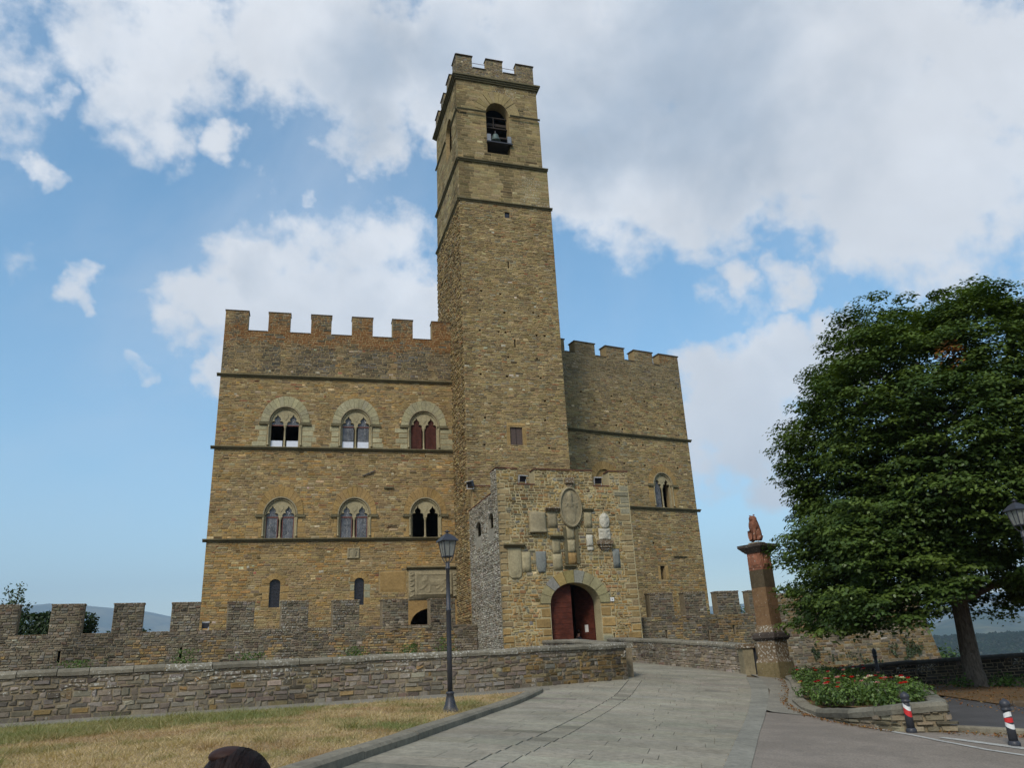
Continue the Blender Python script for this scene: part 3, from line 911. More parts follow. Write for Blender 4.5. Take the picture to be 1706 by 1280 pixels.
def slabs():
    """paving of the ramp, row by row across it"""
    r = np.random.default_rng(11)
    par = bpy.data.objects['road']
    u = np.array([5.4, 26.]); u /= np.linalg.norm(u); v = np.array([u[1], -u[0]])
    poly = [(float(np.dot(p, v)), float(np.dot(p, u))) for p in np.array(ROADP + [(-4, 1)])]
    gut = np.array([(3.06, 25.44), (2.3, 21.9), (1.62, 19.4), (0.95, 16.6), (0.2, 13.2), (-.75, 9.7), (-2.0, 6), (-3.5, 2)])
    gt = gut @ u; gv = gut @ v; o_ = np.argsort(gt); gt = gt[o_]; gv = gv[o_]
    sl = np.array(STRIP_L) @ u; sv = np.array(STRIP_L) @ v
    B = []
    t = 1.5
    while t < 43:
        h = r.uniform(.36, .6)
        tm = t + h / 2
        gvx = float(np.interp(tm, gt, gv)) if tm < gt[-1] else None
        for (a, b) in scan(poly, tm):
            parts = [(a, b)]
            if gvx is not None and a < gvx < b:
                parts = [(a, gvx - .012), (gvx + .012, min(gvx + .38, b)), (min(gvx + .385, b), b)]
            for j, (c, d) in enumerate(parts):
                x = c
                while x < d - .05:
                    w = r.uniform(.6, 1.4)
                    if j == 1: w = d - x
                    if d - x - w < .25: w = d - x
                    B.append((x, x + w, t, t + h, j)); x += w
        t += h
    base = np.array([.25, .23, .175])
    objs = []; V = []; C = []; k = 0
    B.sort(key=lambda b: b[2])
    inview = 0
    for (a, b, c, d, j) in B:
        g = .002; bv = .005
        q = np.array([(a + g, c + g), (b - g, c + g), (b - g, d - g), (a + g, d - g)]); q2 = np.array([(a + bv, c + bv), (b - bv, c + bv), (b - bv, d - bv), (a + bv, d - bv)])
        W0 = q[:, :1] * v + q[:, 1:] * u; W1 = q2[:, :1] * v + q2[:, 1:] * u
        dz = r.uniform(.0020, .0028) + (.003 if j == 1 else 0)
        cen = W1.mean(0)
        Z0 = G(W0[:, 0], W0[:, 1]) - .02; Z1 = G(W1[:, 0], W1[:, 1]) + dz + r.uniform(-.0003, .0003, 4)
        vv = np.r_[np.c_[W0, Z0], np.c_[W1, Z1]]
        col = base * r.normal(1, .03) * (1 + .5 * (float(fbm(cen[0], cen[1], .35, 2)) - .5)) * r.normal(1, .012, 3)
        if r.random() < .03: col = col * .72
        if 8.6 < c and inview < 300 and abs(cen[0] - .18 * cen[1]) < .62 * cen[1] + .5:
            inview += 1
            me = mesh('paving_slab', vv, np.array([(4, 5, 6, 7), (0, 1, 5, 4), (1, 2, 6, 5), (2, 3, 7, 6), (3, 0, 4, 7)]), M_OBJ)
            o = link('paving_slab', me, par); o.color = (*col, 0)
        else:
            V.append(vv); C.append(np.repeat([[*col, 0]], 8, 0)); k += 1
    V = np.concatenate(V); C = np.concatenate(C)
    f = np.array([(4, 5, 6, 7), (0, 1, 5, 4), (1, 2, 6, 5), (2, 3, 7, 6), (3, 0, 4, 7)])
    ob('far_paving', V, (f[None] + (np.arange(k) * 8)[:, None, None]).reshape(-1, 4), M_GEO, par, attrs={'col': C.clip(0, 1), 'orange': np.zeros(len(V))}, kind='stuff')
    # border band on the right: long pale stones laid along the curve
    pb = setting('paving_border')
    A = np.array(STRIP_L); Bb = np.array(STRIP_R); tt = np.linspace(0, len(A) - 1, 15)
    ax = np.c_[np.interp(tt, range(len(A)), A[:, 0]), np.interp(tt, range(len(A)), A[:, 1])]; bx = np.c_[np.interp(tt, range(len(A)), Bb[:, 0]), np.interp(tt, range(len(A)), Bb[:, 1])]
    for i in range(len(tt) - 1):
        k_ = np.linspace(.002, .998, 6)[:, None]
        qa = ax[i] * (1 - k_) + ax[i + 1] * k_; qb = bx[i] * (1 - k_) + bx[i + 1] * k_
        vv = np.r_[np.c_[qa, G(qa[:, 0], qa[:, 1]) - .01], np.c_[qa, G(qa[:, 0], qa[:, 1]) + .014], np.c_[qb, G(qb[:, 0], qb[:, 1]) + .014], np.c_[qb, G(qb[:, 0], qb[:, 1]) - .01]]
        o = link('border_stone', mesh('border_stone', vv, np.array([(r_ * 6 + q_, (r_ + 1) * 6 + q_, (r_ + 1) * 6 + q_ + 1, r_ * 6 + q_ + 1) for r_ in range(3) for q_ in range(5)]), M_OBJ), pb)
        c = np.array([.23, .22, .18]) * r.normal(1, .025); o.color = (*c, 0)


slabs()

# =================================================================== CASTLE: frames
FT = Shift(-3.04, 47.69, 17.3, -2, 12)                      # tower front
FL = Shift(-4.15, 51.23, 14.6, -18, 4)                      # left wing front
FR = Shift(2.21, 53.83, 27.0, -2, 16)                       # right wing front
FG = Shift(-1.12, 42.0, 18.2, -2, 10)                       # gatehouse front
ZS = (9.85, 15.67, 20.56)                                   # string courses of the left wing


def cornice(fr, parent, a, b, z, h=.20, out=.20, mat=None, name='string_course', seg=1.4, back=.0):
    """moulded band in stone lengths"""
    t = a; r = random.Random(int(a * 10 + z))
    pf = [(-.0, -h * .5), (out * .35, -h * .5), (out * .55, -h * .1), (out, h * .1), (out, h * .42), (-.0 + .01, h * .55)]
    while t < b - .05:
        e = min(b, t + seg * r.uniform(.8, 1.2))
        if b - e < .4: e = b
        V = []
        for s in (t + .004, e - .004):
            for d, zz in pf: V.append(fr.pt(s, z + zz, d))
        m = len(pf)
        F = [(j, (j + 1) % m, m + (j + 1) % m, m + j) for j in range(m)] + [tuple(range(m)), tuple(range(2 * m - 1, m - 1, -1))]
        ob(name, V, F, mat or M_CORN, parent)
        t = e


def coping(fr, parent, a, b, z, thick, mat, over=.06, h=.07, name='coping'):
    V, F = prism(fr, rect(a - over, b + over, z, z + h), over, -thick - over)
    ob(name, V, F, mat, parent)


def voussoirs(fr, parent, cs, zc, ri, ro, n, mat_or_col, a0=0, a1=pi, proud=.06, crown=0, gap=.012, rz=1.0, back=-.02, name='voussoir', var=.08, seed=0, taper=.0):
    """ring of wedge stones; ri, ro horizontal radii, rz vertical/horizontal ratio of the inner curve"""
    r = random.Random(seed)
    for k in range(n):
        t0 = a0 + (a1 - a0) * k / n; t1 = a0 + (a1 - a0) * (k + 1) / n
        g = gap / ri
        t0 += g * .5; t1 -= g * .5
        tm = [t0, (t0 + t1) / 2, t1]
        def RO(t): return ro + crown * max(0, sin(t)) ** 2
        pts = [(cs + ri * cos(t), zc + ri * rz * sin(t)) for t in tm] + [(cs + RO(t) * cos(t), zc + (RO(t) - ri + ri * rz) * sin(t)) for t in tm[::-1]]
        pd = proud * r.uniform(.8, 1.15)
        if isinstance(mat_or_col, tuple):
            V, F = prism(fr, pts, pd, back)
            o = ob(name, V, F, M_OBJ, parent); s = r.gauss(1, var); o.color = (mat_or_col[0] * s, mat_or_col[1] * s, mat_or_col[2] * s * r.gauss(1, .04), .05)
        else:
            pr(name, fr, pts, pd, back, mat_or_col, parent)


def ring(fr, cs, zc, r0, r1, d0, d1, n=24, rz=1.0, a0=0, a1=pi):
    V = []; F = []
    for i in range(n + 1):
        t = a0 + (a1 - a0) * i / n
        for (r_, d_) in ((r0, d1), (r0, d0 - .02), ((r0 + r1) / 2, d0), (r1, d0 - .02), (r1, d1)):
            V.append(fr.pt(cs + r_ * cos(t), zc + (r_ - r0 + r0 * rz) * sin(t), d_))
    for i in range(n):
        for j in range(4): F.append((i * 5 + j, i * 5 + j + 1, (i + 1) * 5 + j + 1, (i + 1) * 5 + j))
    return V, F


LOBE = [(1.0, 0), (1.04, .07), (1.05, .16), (.98, .27), (.82, .35), (.62, .38), (.42, .37), (.54, .46), (.58, .57), (.53, .69), (.38, .80), (.18, .90), (0, 1.12)]


def light_top(cl, hw, z0, hh):
    """trefoil head of one light, from right foot over the point to the left foot"""
    right = [(cl + hw * x, z0 + hh * y) for x, y in LOBE]
    left = [(cl - hw * x, z0 + hh * y) for x, y in LOBE[::-1][1:]]
    return right + left


def bifora(fr, parent, cs, sill, spring, hw, rise, fill, vcol, vo, crown, seed=0, tracery=True, lw=None):
    """two-light arched window under one arch; returns the window part"""
    if fill == 'blind':
        win = pr('blind_arch', fr, arch_poly(cs, hw, sill, spring, rise), -.08, -.3, M_OCHRE, parent)
        voussoirs(fr, win, cs, spring, hw + .0, vo, 11, vcol, crown=crown, rz=rise / hw, proud=.05, seed=seed)
        return win
    z0 = spring - .12
    lh = rise * .60
    lw = lw or hw * .37
    c1 = hw * .505
    g = Geo()
    # tracery plate above the springing
    bot = z0
    pl = [(cs - hw, bot)]
    pl += [(cs - c1 - lw, bot)] + light_top(cs - c1, lw, z0 + .02, lh)[::-1] + [(cs - c1 + lw, bot)]
    pl += [(cs + c1 - lw, bot)] + light_top(cs + c1, lw, z0 + .02, lh)[::-1] + [(cs + c1 + lw, bot)]
    n = 18
    pl += [(cs + hw * cos(pi * i / n), spring + rise * sin(pi * i / n)) for i in range(n + 1)] 
    pl = [p for i, p in enumerate(pl) if i == 0 or hypot(p[0] - pl[i - 1][0], p[1] - pl[i - 1][1]) > 1e-4]
    if hypot(pl[0][0] - pl[-1][0], pl[0][1] - pl[-1][1]) < 1e-4: pl = pl[:-1]
    V, F = prism(fr, pl, -.10, -.26)
    win = ob('window', V, F, M_PALE, parent)
    # shield carved on the plate
    sh = [(cs - .17, spring + rise * .62), (cs - .17, spring + rise * .40), (cs, spring + rise * .18), (cs + .17, spring + rise * .40), (cs + .17, spring + rise * .62)]
    pr('carved_shield', fr, sh, -.075, -.10, M_PALE, win)
    V, F = ring(fr, cs, spring, hw - .0, hw + .10, .085, -.1, 24, rise / hw)
    ob('archivolt', V, F, M_PALE2, win, True)
    V, F = ring(fr, cs, spring, hw - .09, hw - .012, -.0, -.12, 24, rise / hw)
    ob('archivolt', V, F, M_PALE, win, True)
    voussoirs(fr, win, cs, spring, hw + .10, vo, 15 if vo > 1.2 else 11, vcol, crown=crown, rz=rise / hw, proud=.065, seed=seed, var=.07)
    # colonnette, jamb shafts
    def shaft(c, r_, d_, zb, zt_, nm):
        g = Geo(); H = zt_ - zb
        p = fr.pt(c, zb, d_)
        g.lathe([(r_ * 1.7, 0), (r_ * 1.7, .06), (r_ * 1.1, .10), (r_, .13), (r_ * .95, H - .22), (r_ * 1.15, H - .20), (r_ * 1.1, H - .17), (r_ * 1.9, H - .04), (r_ * 1.9, H)], p, 10)
        return g.ob(nm, M_PALE, win, True)
    shaft(cs, .062, -.18, sill, z0 + .02, 'colonnette')
    for sd in (-1, 1):
        e = cs + sd * (hw - .055)
        pr('jamb', fr, rect(min(e - .055, e + .055), max(e - .055, e + .055), sill, z0 + .0), -.12, -.30, M_PALE, win)
        e = cs + sd * (hw + .045)
        shaft(e, .045, .03, sill + .1, z0, 'jamb_shaft')
        # impost band with its carved rope
        a, b = sorted((cs + sd * (hw - .02), cs + sd * (vo + .1)))
        pr('impost', fr, rect(a, b, z0 - .02, z0 + .10), .13, -.10, M_CORN, win)
        for q in range(int((b - a) / .09)):
            s_ = a + .02 + q * .09
            pr('rope_bead', fr, [(s_, z0 + .10), (s_ + .06, z0 + .10), (s_ + .085, z0 + .17), (s_ + .025, z0 + .17)], .11, .0, M_CORN, win)
    # fillings
    for sd in (-1, 1):
        c = cs + sd * c1
        full = [(c - lw, sill), (c + lw, sill)] + light_top(c, lw, z0 + .02, lh)
        head = [(c - lw, z0 + .02)] + light_top(c, lw, z0 + .02, lh)[:-1]
        low = rect(c - lw, c + lw, sill, z0 + .02)
        low3 = rect(c - lw, c + lw, sill, sill + .48)
        if fill == 'glass':
            pr('pane', fr, full, -.22, -.245, M_GLASS, win)
            pr('glazing_bar', fr, rect(c - lw, c + lw, z0 - .03, z0 + .05), -.19, -.26, M_REDFRAME, win)
            for e in (c - lw + .02, c + lw - .02): pr('glazing_bar', fr, rect(e - .025, e + .025, sill, z0), -.20, -.255, M_REDFRAME, win)
        elif fill == 'half':
            pr('pane', fr, head, -.22, -.245, M_GLASS, win)
            pr('glazing_bar', fr, rect(c - lw, c + lw, z0 - .03, z0 + .04), -.19, -.26, M_REDFRAME, win)
            pr('panel', fr, low3, -.24, -.262, M_WHITE, win)
        elif fill == 'glasspanel':
            pr('pane', fr, full, -.24, -.262, M_GLASS, win)
            pr('glazing_bar', fr, rect(c - lw, c + lw, z0 - .03, z0 + .04), -.19, -.26, M_REDFRAME, win)
            pr('panel', fr, low3, -.21, -.235, M_WHITE, win)
        elif fill == 'shutter':
            pr('shutter', fr, full, -.22, -.26, M_SHUT, win)
            pr('shutter_rail', fr, rect(c - .012, c + .012, sill, z0 + lh * .7), -.205, -.22, M_SHUT, win)
        elif fill == 'blind':
            pr('infill', fr, full, -.14, -.24, M_OCHRE, win)
        elif fill == 'curtain':
            if sd < 0: pr('pane', fr, full, -.24, -.262, M_GLASS, win)
    return win


def jamb_blocks(cs, sill, spring, hw, wmin, wmax, col, rows, seed):
    r = random.Random(seed); out = []; z = sill; h = (spring - .18 - sill) / rows
    for k in range(rows):
        for sd in (-1, 1):
            w = r.uniform(wmin, wmax)
            a, b = sorted((cs + sd * (hw + .10), cs + sd * (hw + .10 + w)))
            out.append((a, b, z, z + h, col))
        z += h
    return out


def white_blocks(lst, col=WHITE, w=.22, h=.13, seed=3):
    r = random.Random(seed); out = []
    for s, z in lst:
        ww = w * r.uniform(.7, 1.4); hh = h * r.uniform(.8, 1.3)
        out.append((s - ww / 2, s + ww / 2, z - hh / 2, z + hh / 2, tuple(c * r.uniform(.75, 1) for c in col)))
    return out


def rects(ex, pad=.0):
    return [rect(e[0] - pad, e[1] + pad, e[2] - pad, e[3] + pad) for e in ex]


def reveal_box(fr, parent, holes, depth, mat):
    pass


# ------------------------------------------------------------------- left wing
def left_wing():
    root = thing('castle_wing', 'ochre stone castle wing with two rows of twin arched windows, left of the bell tower', 'castle wing', tuple(FL.pt(-7.5, 1.5, 0)))
    merl = [(-15.2, -13.74), (-12.44, -11.02), (-9.65, -8.29), (-6.9, -5.49), (-4.13, -2.72), (-1.37, .35)]
    out = crenels(-15.2, .35, 23.78, 25.2, .5, merl)
    up = [(-11.0, 'half'), (-6.50, 'glasspanel'), (-2.0, 'shutter')]
    lo = [(-11.0, 'glass'), (-6.48, 'glass'), (-1.95, 'open')]
    holes = []; ex = []
    extra = []
    for c, f in up:
        holes.append(arch_poly(c, .97, 15.79, 17.4, 1.05)); ex.append(arch_poly(c, 1.55, 17.3, 17.4, 1.72, 12)); ex.append(rect(c - 1.07, c + 1.07, 15.7, 17.5)); ex.append(rect(c - 1.66, c + 1.66, 17.25, 17.48))
        extra += jamb_blocks(c, 15.79, 17.42, .97, .45, 1.05, PALE, 4, int(c * 7))
    for c, f in lo:
        holes.append(arch_poly(c, .95, 9.97, 11.4, 1.05)); ex.append(arch_poly(c, 1.42, 11.3, 11.4, 1.72, 12)); ex.append(rect(c - 1.05, c + 1.05, 9.9, 11.5)); ex.append(rect(c - 1.5, c + 1.5, 11.25, 11.48))
        extra += jamb_blocks(c, 9.97, 11.42, .95, .15, .6, OCH, 4, int(c * 5))
    sl = [(-11.09, .31), (-6.09, .29)]
    for c, hw in sl:
        holes.append(arch_poly(c, hw, 5.85, 7.25, .25, 8)); ex.append(rect(c - hw - .01, c + hw + .01, 5.8, 7.55))
        for k in range(4):
            for sd in (-1, 1):
                w = random.uniform(.25, .6); a, b = sorted((c + sd * hw, c + sd * (hw + w)))
                extra.append((a, b, 5.85 + k * .42, 5.85 + (k + 1) * .42, random.choice([PALEG, OCH, OCH])))
    holes.append([(-2.95, 2.0), (-.3, 2.0), (-.3, 4.6)] + [(-1.62 + 1.32 * cos(t), 4.6 + .95 * sin(t)) for t in np.linspace(.15, pi - .15, 11)] + [(-2.95, 4.6)])
    ex.append(rect(-3.12, .4, 1.0, 8.12))
    extra += white_blocks([(-14.18, 19.27), (-14.08, 17.08), (-6.93, 22.61), (-10.74, 20.97), (-6.04, 21.01), (-12.16, 20.94), (-14.25, 20.96), (-9.09, 20.97), (-4.22, 21.03), (-2.47, 20.99), (-8.16, 14.49), (-4.08, 14.09), (-12.15, 13.1), (-9.39, 13.12), (-1.34, 15.08), (-9.31, 22.61), (-13.1, 8.2), (-12.7, 8.25), (-12.4, 8.3), (-8.4, 7.9), (-13.3, 6.1), (-11.6, 6.0), (-7.2, 6.1), (-8.0, 9.1), (-14.4, 5.1)], (.50, .44, .32))
    extra += white_blocks([(-6.07, 22.68), (-3.99, 22.63), (-7.63, 21.0), (-12.3, 7.9)], (.34, .14, .09))
    extra.append((-5.9, -4.0, 5.6, 8.2, OCH)); extra[-1] = (-4.9, -3.2, 6.5, 7.9, OCH)
    V, F = prism(FL, out, 0, -.75, holes)
    wall = ob('wall', V, F, M_MORT, root)
    # body behind the front wall: sides, back, roof deck with no gaps
    for nm, a, b, zt in (('side_wall', (-14.87, -.76), (-14.87, -12), 23.6), ('side_wall', (.0, -.76), (.0, -12), 23.6), ('back_wall', (-15.17, -12.3), (.3, -12.3), 23.6)):
        p = FL.pt(a[0], 0, a[1]); q = FL.pt(b[0], 0, b[1])
        u = (q - p)[:2]; n_ = np.array([-u[1], u[0]]) / np.hypot(*u) * .3
        V = [(p[0] - n_[0], p[1] - n_[1], .5), (q[0] - n_[0], q[1] - n_[1], .5), (q[0] + n_[0], q[1] + n_[1], .5), (p[0] + n_[0], p[1] + n_[1], .5)]
        V = V + [(x, y, zt) for x, y, _ in V]
        ob(nm, V, [(0, 1, 2, 3), (4, 7, 6, 5), (0, 4, 5, 1), (1, 5, 6, 2), (2, 6, 7, 3), (3, 7, 4, 0)], M_PLAIN, root)
    pr('roof_deck', FL, rect(-15.1, .3, 22.6, 22.8), -.7, -12, M_PLAIN, root)
    for z in (9.6, 15.4): pr('floor', FL, rect(-15.0, .3, z, z + .2), -.8, -11.8, M_DARK, root)

    def colf(s, z, r):
        n = len(s); c = P_WING(n, r)
        oc = P_OCHRE(n, r); dk = P_DARK(n, r)
        wo = sst(fbm(s, z, .45, 3), .42, .62) * (.35 + .65 * sst(-z, -14, -9))
        c = np.where((r.random(n) < wo * .85)[:, None], oc, c)
        dk = dk * .92
        t = sst(z, 20.3, 21.0)
        streak = sst(fbm(s, z * .12, 1.1, 8), .56, .68)
        t = t * (1 - .75 * streak)
        t2 = .5 * sst(z, 23.9, 25.2) * 0
        c = c * (1 - t[:, None]) + dk * t[:, None]
        # darker towards the underside of the strings
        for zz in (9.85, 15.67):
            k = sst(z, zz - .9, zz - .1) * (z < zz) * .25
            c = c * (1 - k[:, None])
        lich = .10 + .35 * t * fbm(s, z, .7, 5) + .15 * (z < 9)
        return c, lich

    def orf(s, z):
        return sst(z, 22.1, 23.4) * (.32 + 1.35 * fbm(s, z * .6, .8, 12)) * (1 - .35 * sst(z, 24.0, 24.4)) * (1 - .35 * sst(fbm(s, z, .8, 9), .5, .7))
    masonry(FL, wall, out, ex + rects(extra), colf, (.08, .17), (.18, .48), extra=extra, orange=orf, seed=2, parts=300, weight=lambda s, z: 1 + 0 * s)
    for i, (c, f) in enumerate(up): bifora(FL, root, c, 15.79, 17.4, .97, 1.05, f, PALE, 1.52, .2, i)
    for i, (c, f) in enumerate(lo): bifora(FL, root, c, 9.97, 11.4, .95, 1.05, f, OCH, 1.38, .32, i + 5)
    for c, hw in sl:
        w = pr('slit_window', FL, arch_poly(c, hw, 5.85, 7.25, .25, 8), -.16, -.19, M_PANE_DK, root)
        voussoirs(FL, w, c, 7.25, hw + .005, hw + .32, 5, OCH, rz=.8, proud=.05, seed=3)
        for k in range(1, 7): pr('window_bar', FL, rect(c - hw, c + hw, 5.85 + k * .21, 5.865 + k * .21), -.14, -.155, M_METAL, w)
    for z in ZS: cornice(FL, root, -15.42, .0, z)
    for (a, b) in merl: coping(FL, root, a + .0, min(b, .2) - .0, 25.2, .75, M_COPE, .04, .05)
    prev = None
    for (a, b) in merl:
        if prev is not None: coping(FL, root, prev + .05, a - .05, 23.78, .75, M_COPE, .04, .045)
        prev = b
    # ochre rendered panel with the arch below the relief
    o2 = rect(-3.1, .15, 1.0, 6.02)
    V, F = prism(FL, [(-3.12, 1), (.2, 1), (.2, 6.02), (-3.12, 6.02)], .04, -.02, [[(-2.95, 2.0), (-.3, 2.0), (-.3, 4.6)] + [(-1.62 + 1.32 * cos(t), 4.6 + .95 * sin(t)) for t in np.linspace(.15, pi - .15, 11)] + [(-2.95, 4.6)]])
    ob('portal_surround', V, F, M_OCHRE, root)
    return root


def relief(name, fr, parent, s0, s1, z0, z1, mat, bumps, shape='rect', d=.06, back=0.0, n=26, amp=1.0, **kw):
    """carved slab: height field of strokes [(x0,z0,x1,z1,r,h)] in 0..1 coordinates"""
    X, Z = np.meshgrid(np.linspace(0, 1, n), np.linspace(0, 1, n))
    H = np.zeros_like(X)
    w = s1 - s0; h = z1 - z0
    for (a, b, c, e, r_, hh) in bumps:
        ax, az, bx, bz = a * w, b * h, c * w, e * h
        px = X * w; pz = Z * h; dx, dz = bx - ax, bz - az; L2 = dx * dx + dz * dz + 1e-9
        t = np.clip(((px - ax) * dx + (pz - az) * dz) / L2, 0, 1)
        dd = np.hypot(px - ax - t * dx, pz - az - t * dz)
        H = np.maximum(H, hh * np.sqrt(np.clip(1 - (dd / r_) ** 2, 0, 1)))
    if shape == 'oval':
        u = X * 2 - 1; v = Z * 2 - 1
        k = np.maximum(np.abs(u), np.abs(v)) / np.maximum(np.hypot(u, v), 1e-6)
        u2 = u * k; v2 = v * k
        X = (u2 + 1) / 2; Z = (v2 + 1) / 2
    elif shape == 'shield':
        sq = 1 - .42 * np.clip(1 - Z / .4, 0, 1) ** 1.6
        X = .5 + (X - .5) * sq
    elif shape == 'tongue':
        sq = np.where(Z < .2, np.sqrt(np.clip(1 - ((.2 - Z) / .2) ** 2 * .8, .05, 1)), 1); X = .5 + (X - .5) * sq
    P = fr.pt(s0 + X * w, z0 + Z * h, d + H * amp)
    V = P.reshape(-1, 3)
    idx = np.arange(n * n).reshape(n, n)
    F = [tuple(q) for q in np.stack([idx[:-1, :-1], idx[:-1, 1:], idx[1:, 1:], idx[1:, :-1]], -1).reshape(-1, 4)]
    bnd = list(idx[0, :]) + list(idx[1:, -1]) + list(idx[-1, -2::-1]) + list(idx[-2:0:-1, 0])
    Pb = fr.pt(s0 + X * w, z0 + Z * h, back).reshape(-1, 3)[bnd]
    V = np.vstack([V, Pb]); k0 = n * n; m = len(bnd)
    F += [(int(bnd[i]), k0 + i, k0 + (i + 1) % m, int(bnd[(i + 1) % m])) for i in range(m)]
    return ob(name, V, F, mat, parent, True, **kw)


LW = left_wing()
LION = [(.28, .60, .72, .56, .20, .07), (.25, .68, .27, .78, .17, .10), (.30, .72, .22, .66, .12, .12), (.30, .5, .18, .30, .07, .07), (.18, .30, .12, .28, .05, .06), (.40, .5, .38, .16, .07, .06), (.38, .16, .32, .14, .05, .05), (.68, .5, .80, .32, .08, .07), (.80, .32, .70, .16, .05, .06), (.70, .5, .60, .3, .06, .05), (.72, .6, .88, .78, .035, .06), (.88, .78, .84, .9, .035, .06),
        (.02, .05, .98, .05, .04, .05), (.02, .95, .98, .95, .04, .05), (.03, .05, .03, .95, .05, .05), (.97, .05, .97, .95, .05, .05)]
_pn = relief('relief_panel', FL, LW, -3.05, .12, 6.06, 7.9, M_PALE2, [], d=.08, n=4)
relief('carved_lion', FL, _pn, -2.62, -.3, 6.32, 7.66, M_PALE2, LION, d=.09, back=.08, n=44, amp=.6)
for q in range(5):
    relief('carved_scroll', FL, _pn, -2.98, -2.68, 6.2 + q * .32, 6.5 + q * .32, M_PALE2, [(.2, .2, .8, .5, .06, .04), (.8, .5, .2, .85, .06, .04)], d=.085, back=.08, n=10)
    relief('carved_scroll', FL, _pn, -.24, .06, 6.2 + q * .32, 6.5 + q * .32, M_PALE2, [(.2, .2, .8, .5, .06, .04), (.8, .5, .2, .85, .06, .04)], d=.085, back=.08, n=10)
cornice(FL, LW, -3.2, .05, 8.0, .16, .24, M_CORN, 'panel_hood', 3.4)
relief('coat_of_arms', FL, LW, -6.86, -6.11, 8.65, 9.32, M_PALE2, [(.1, .08, .9, .08, .05, .04), (.1, .92, .9, .92, .05, .04), (.08, .1, .08, .9, .05, .04), (.92, .1, .92, .9, .05, .04), (.5, .7, .5, .3, .16, .05), (.3, .65, .4, .2, .06, .05), (.7, .65, .6, .2, .06, .05)], d=.06)
g = Geo(); g.tube([FL.pt(-6.02, 13.91, .08), FL.pt(-5.21, 14.27, .08)], .035, 6); g.ob('tie_rod', M_METAL, LW)
pr('wall_bracket', FL, rect(-4.64, -4.02, 13.12, 13.22), .14, 0, M_CORN, LW)


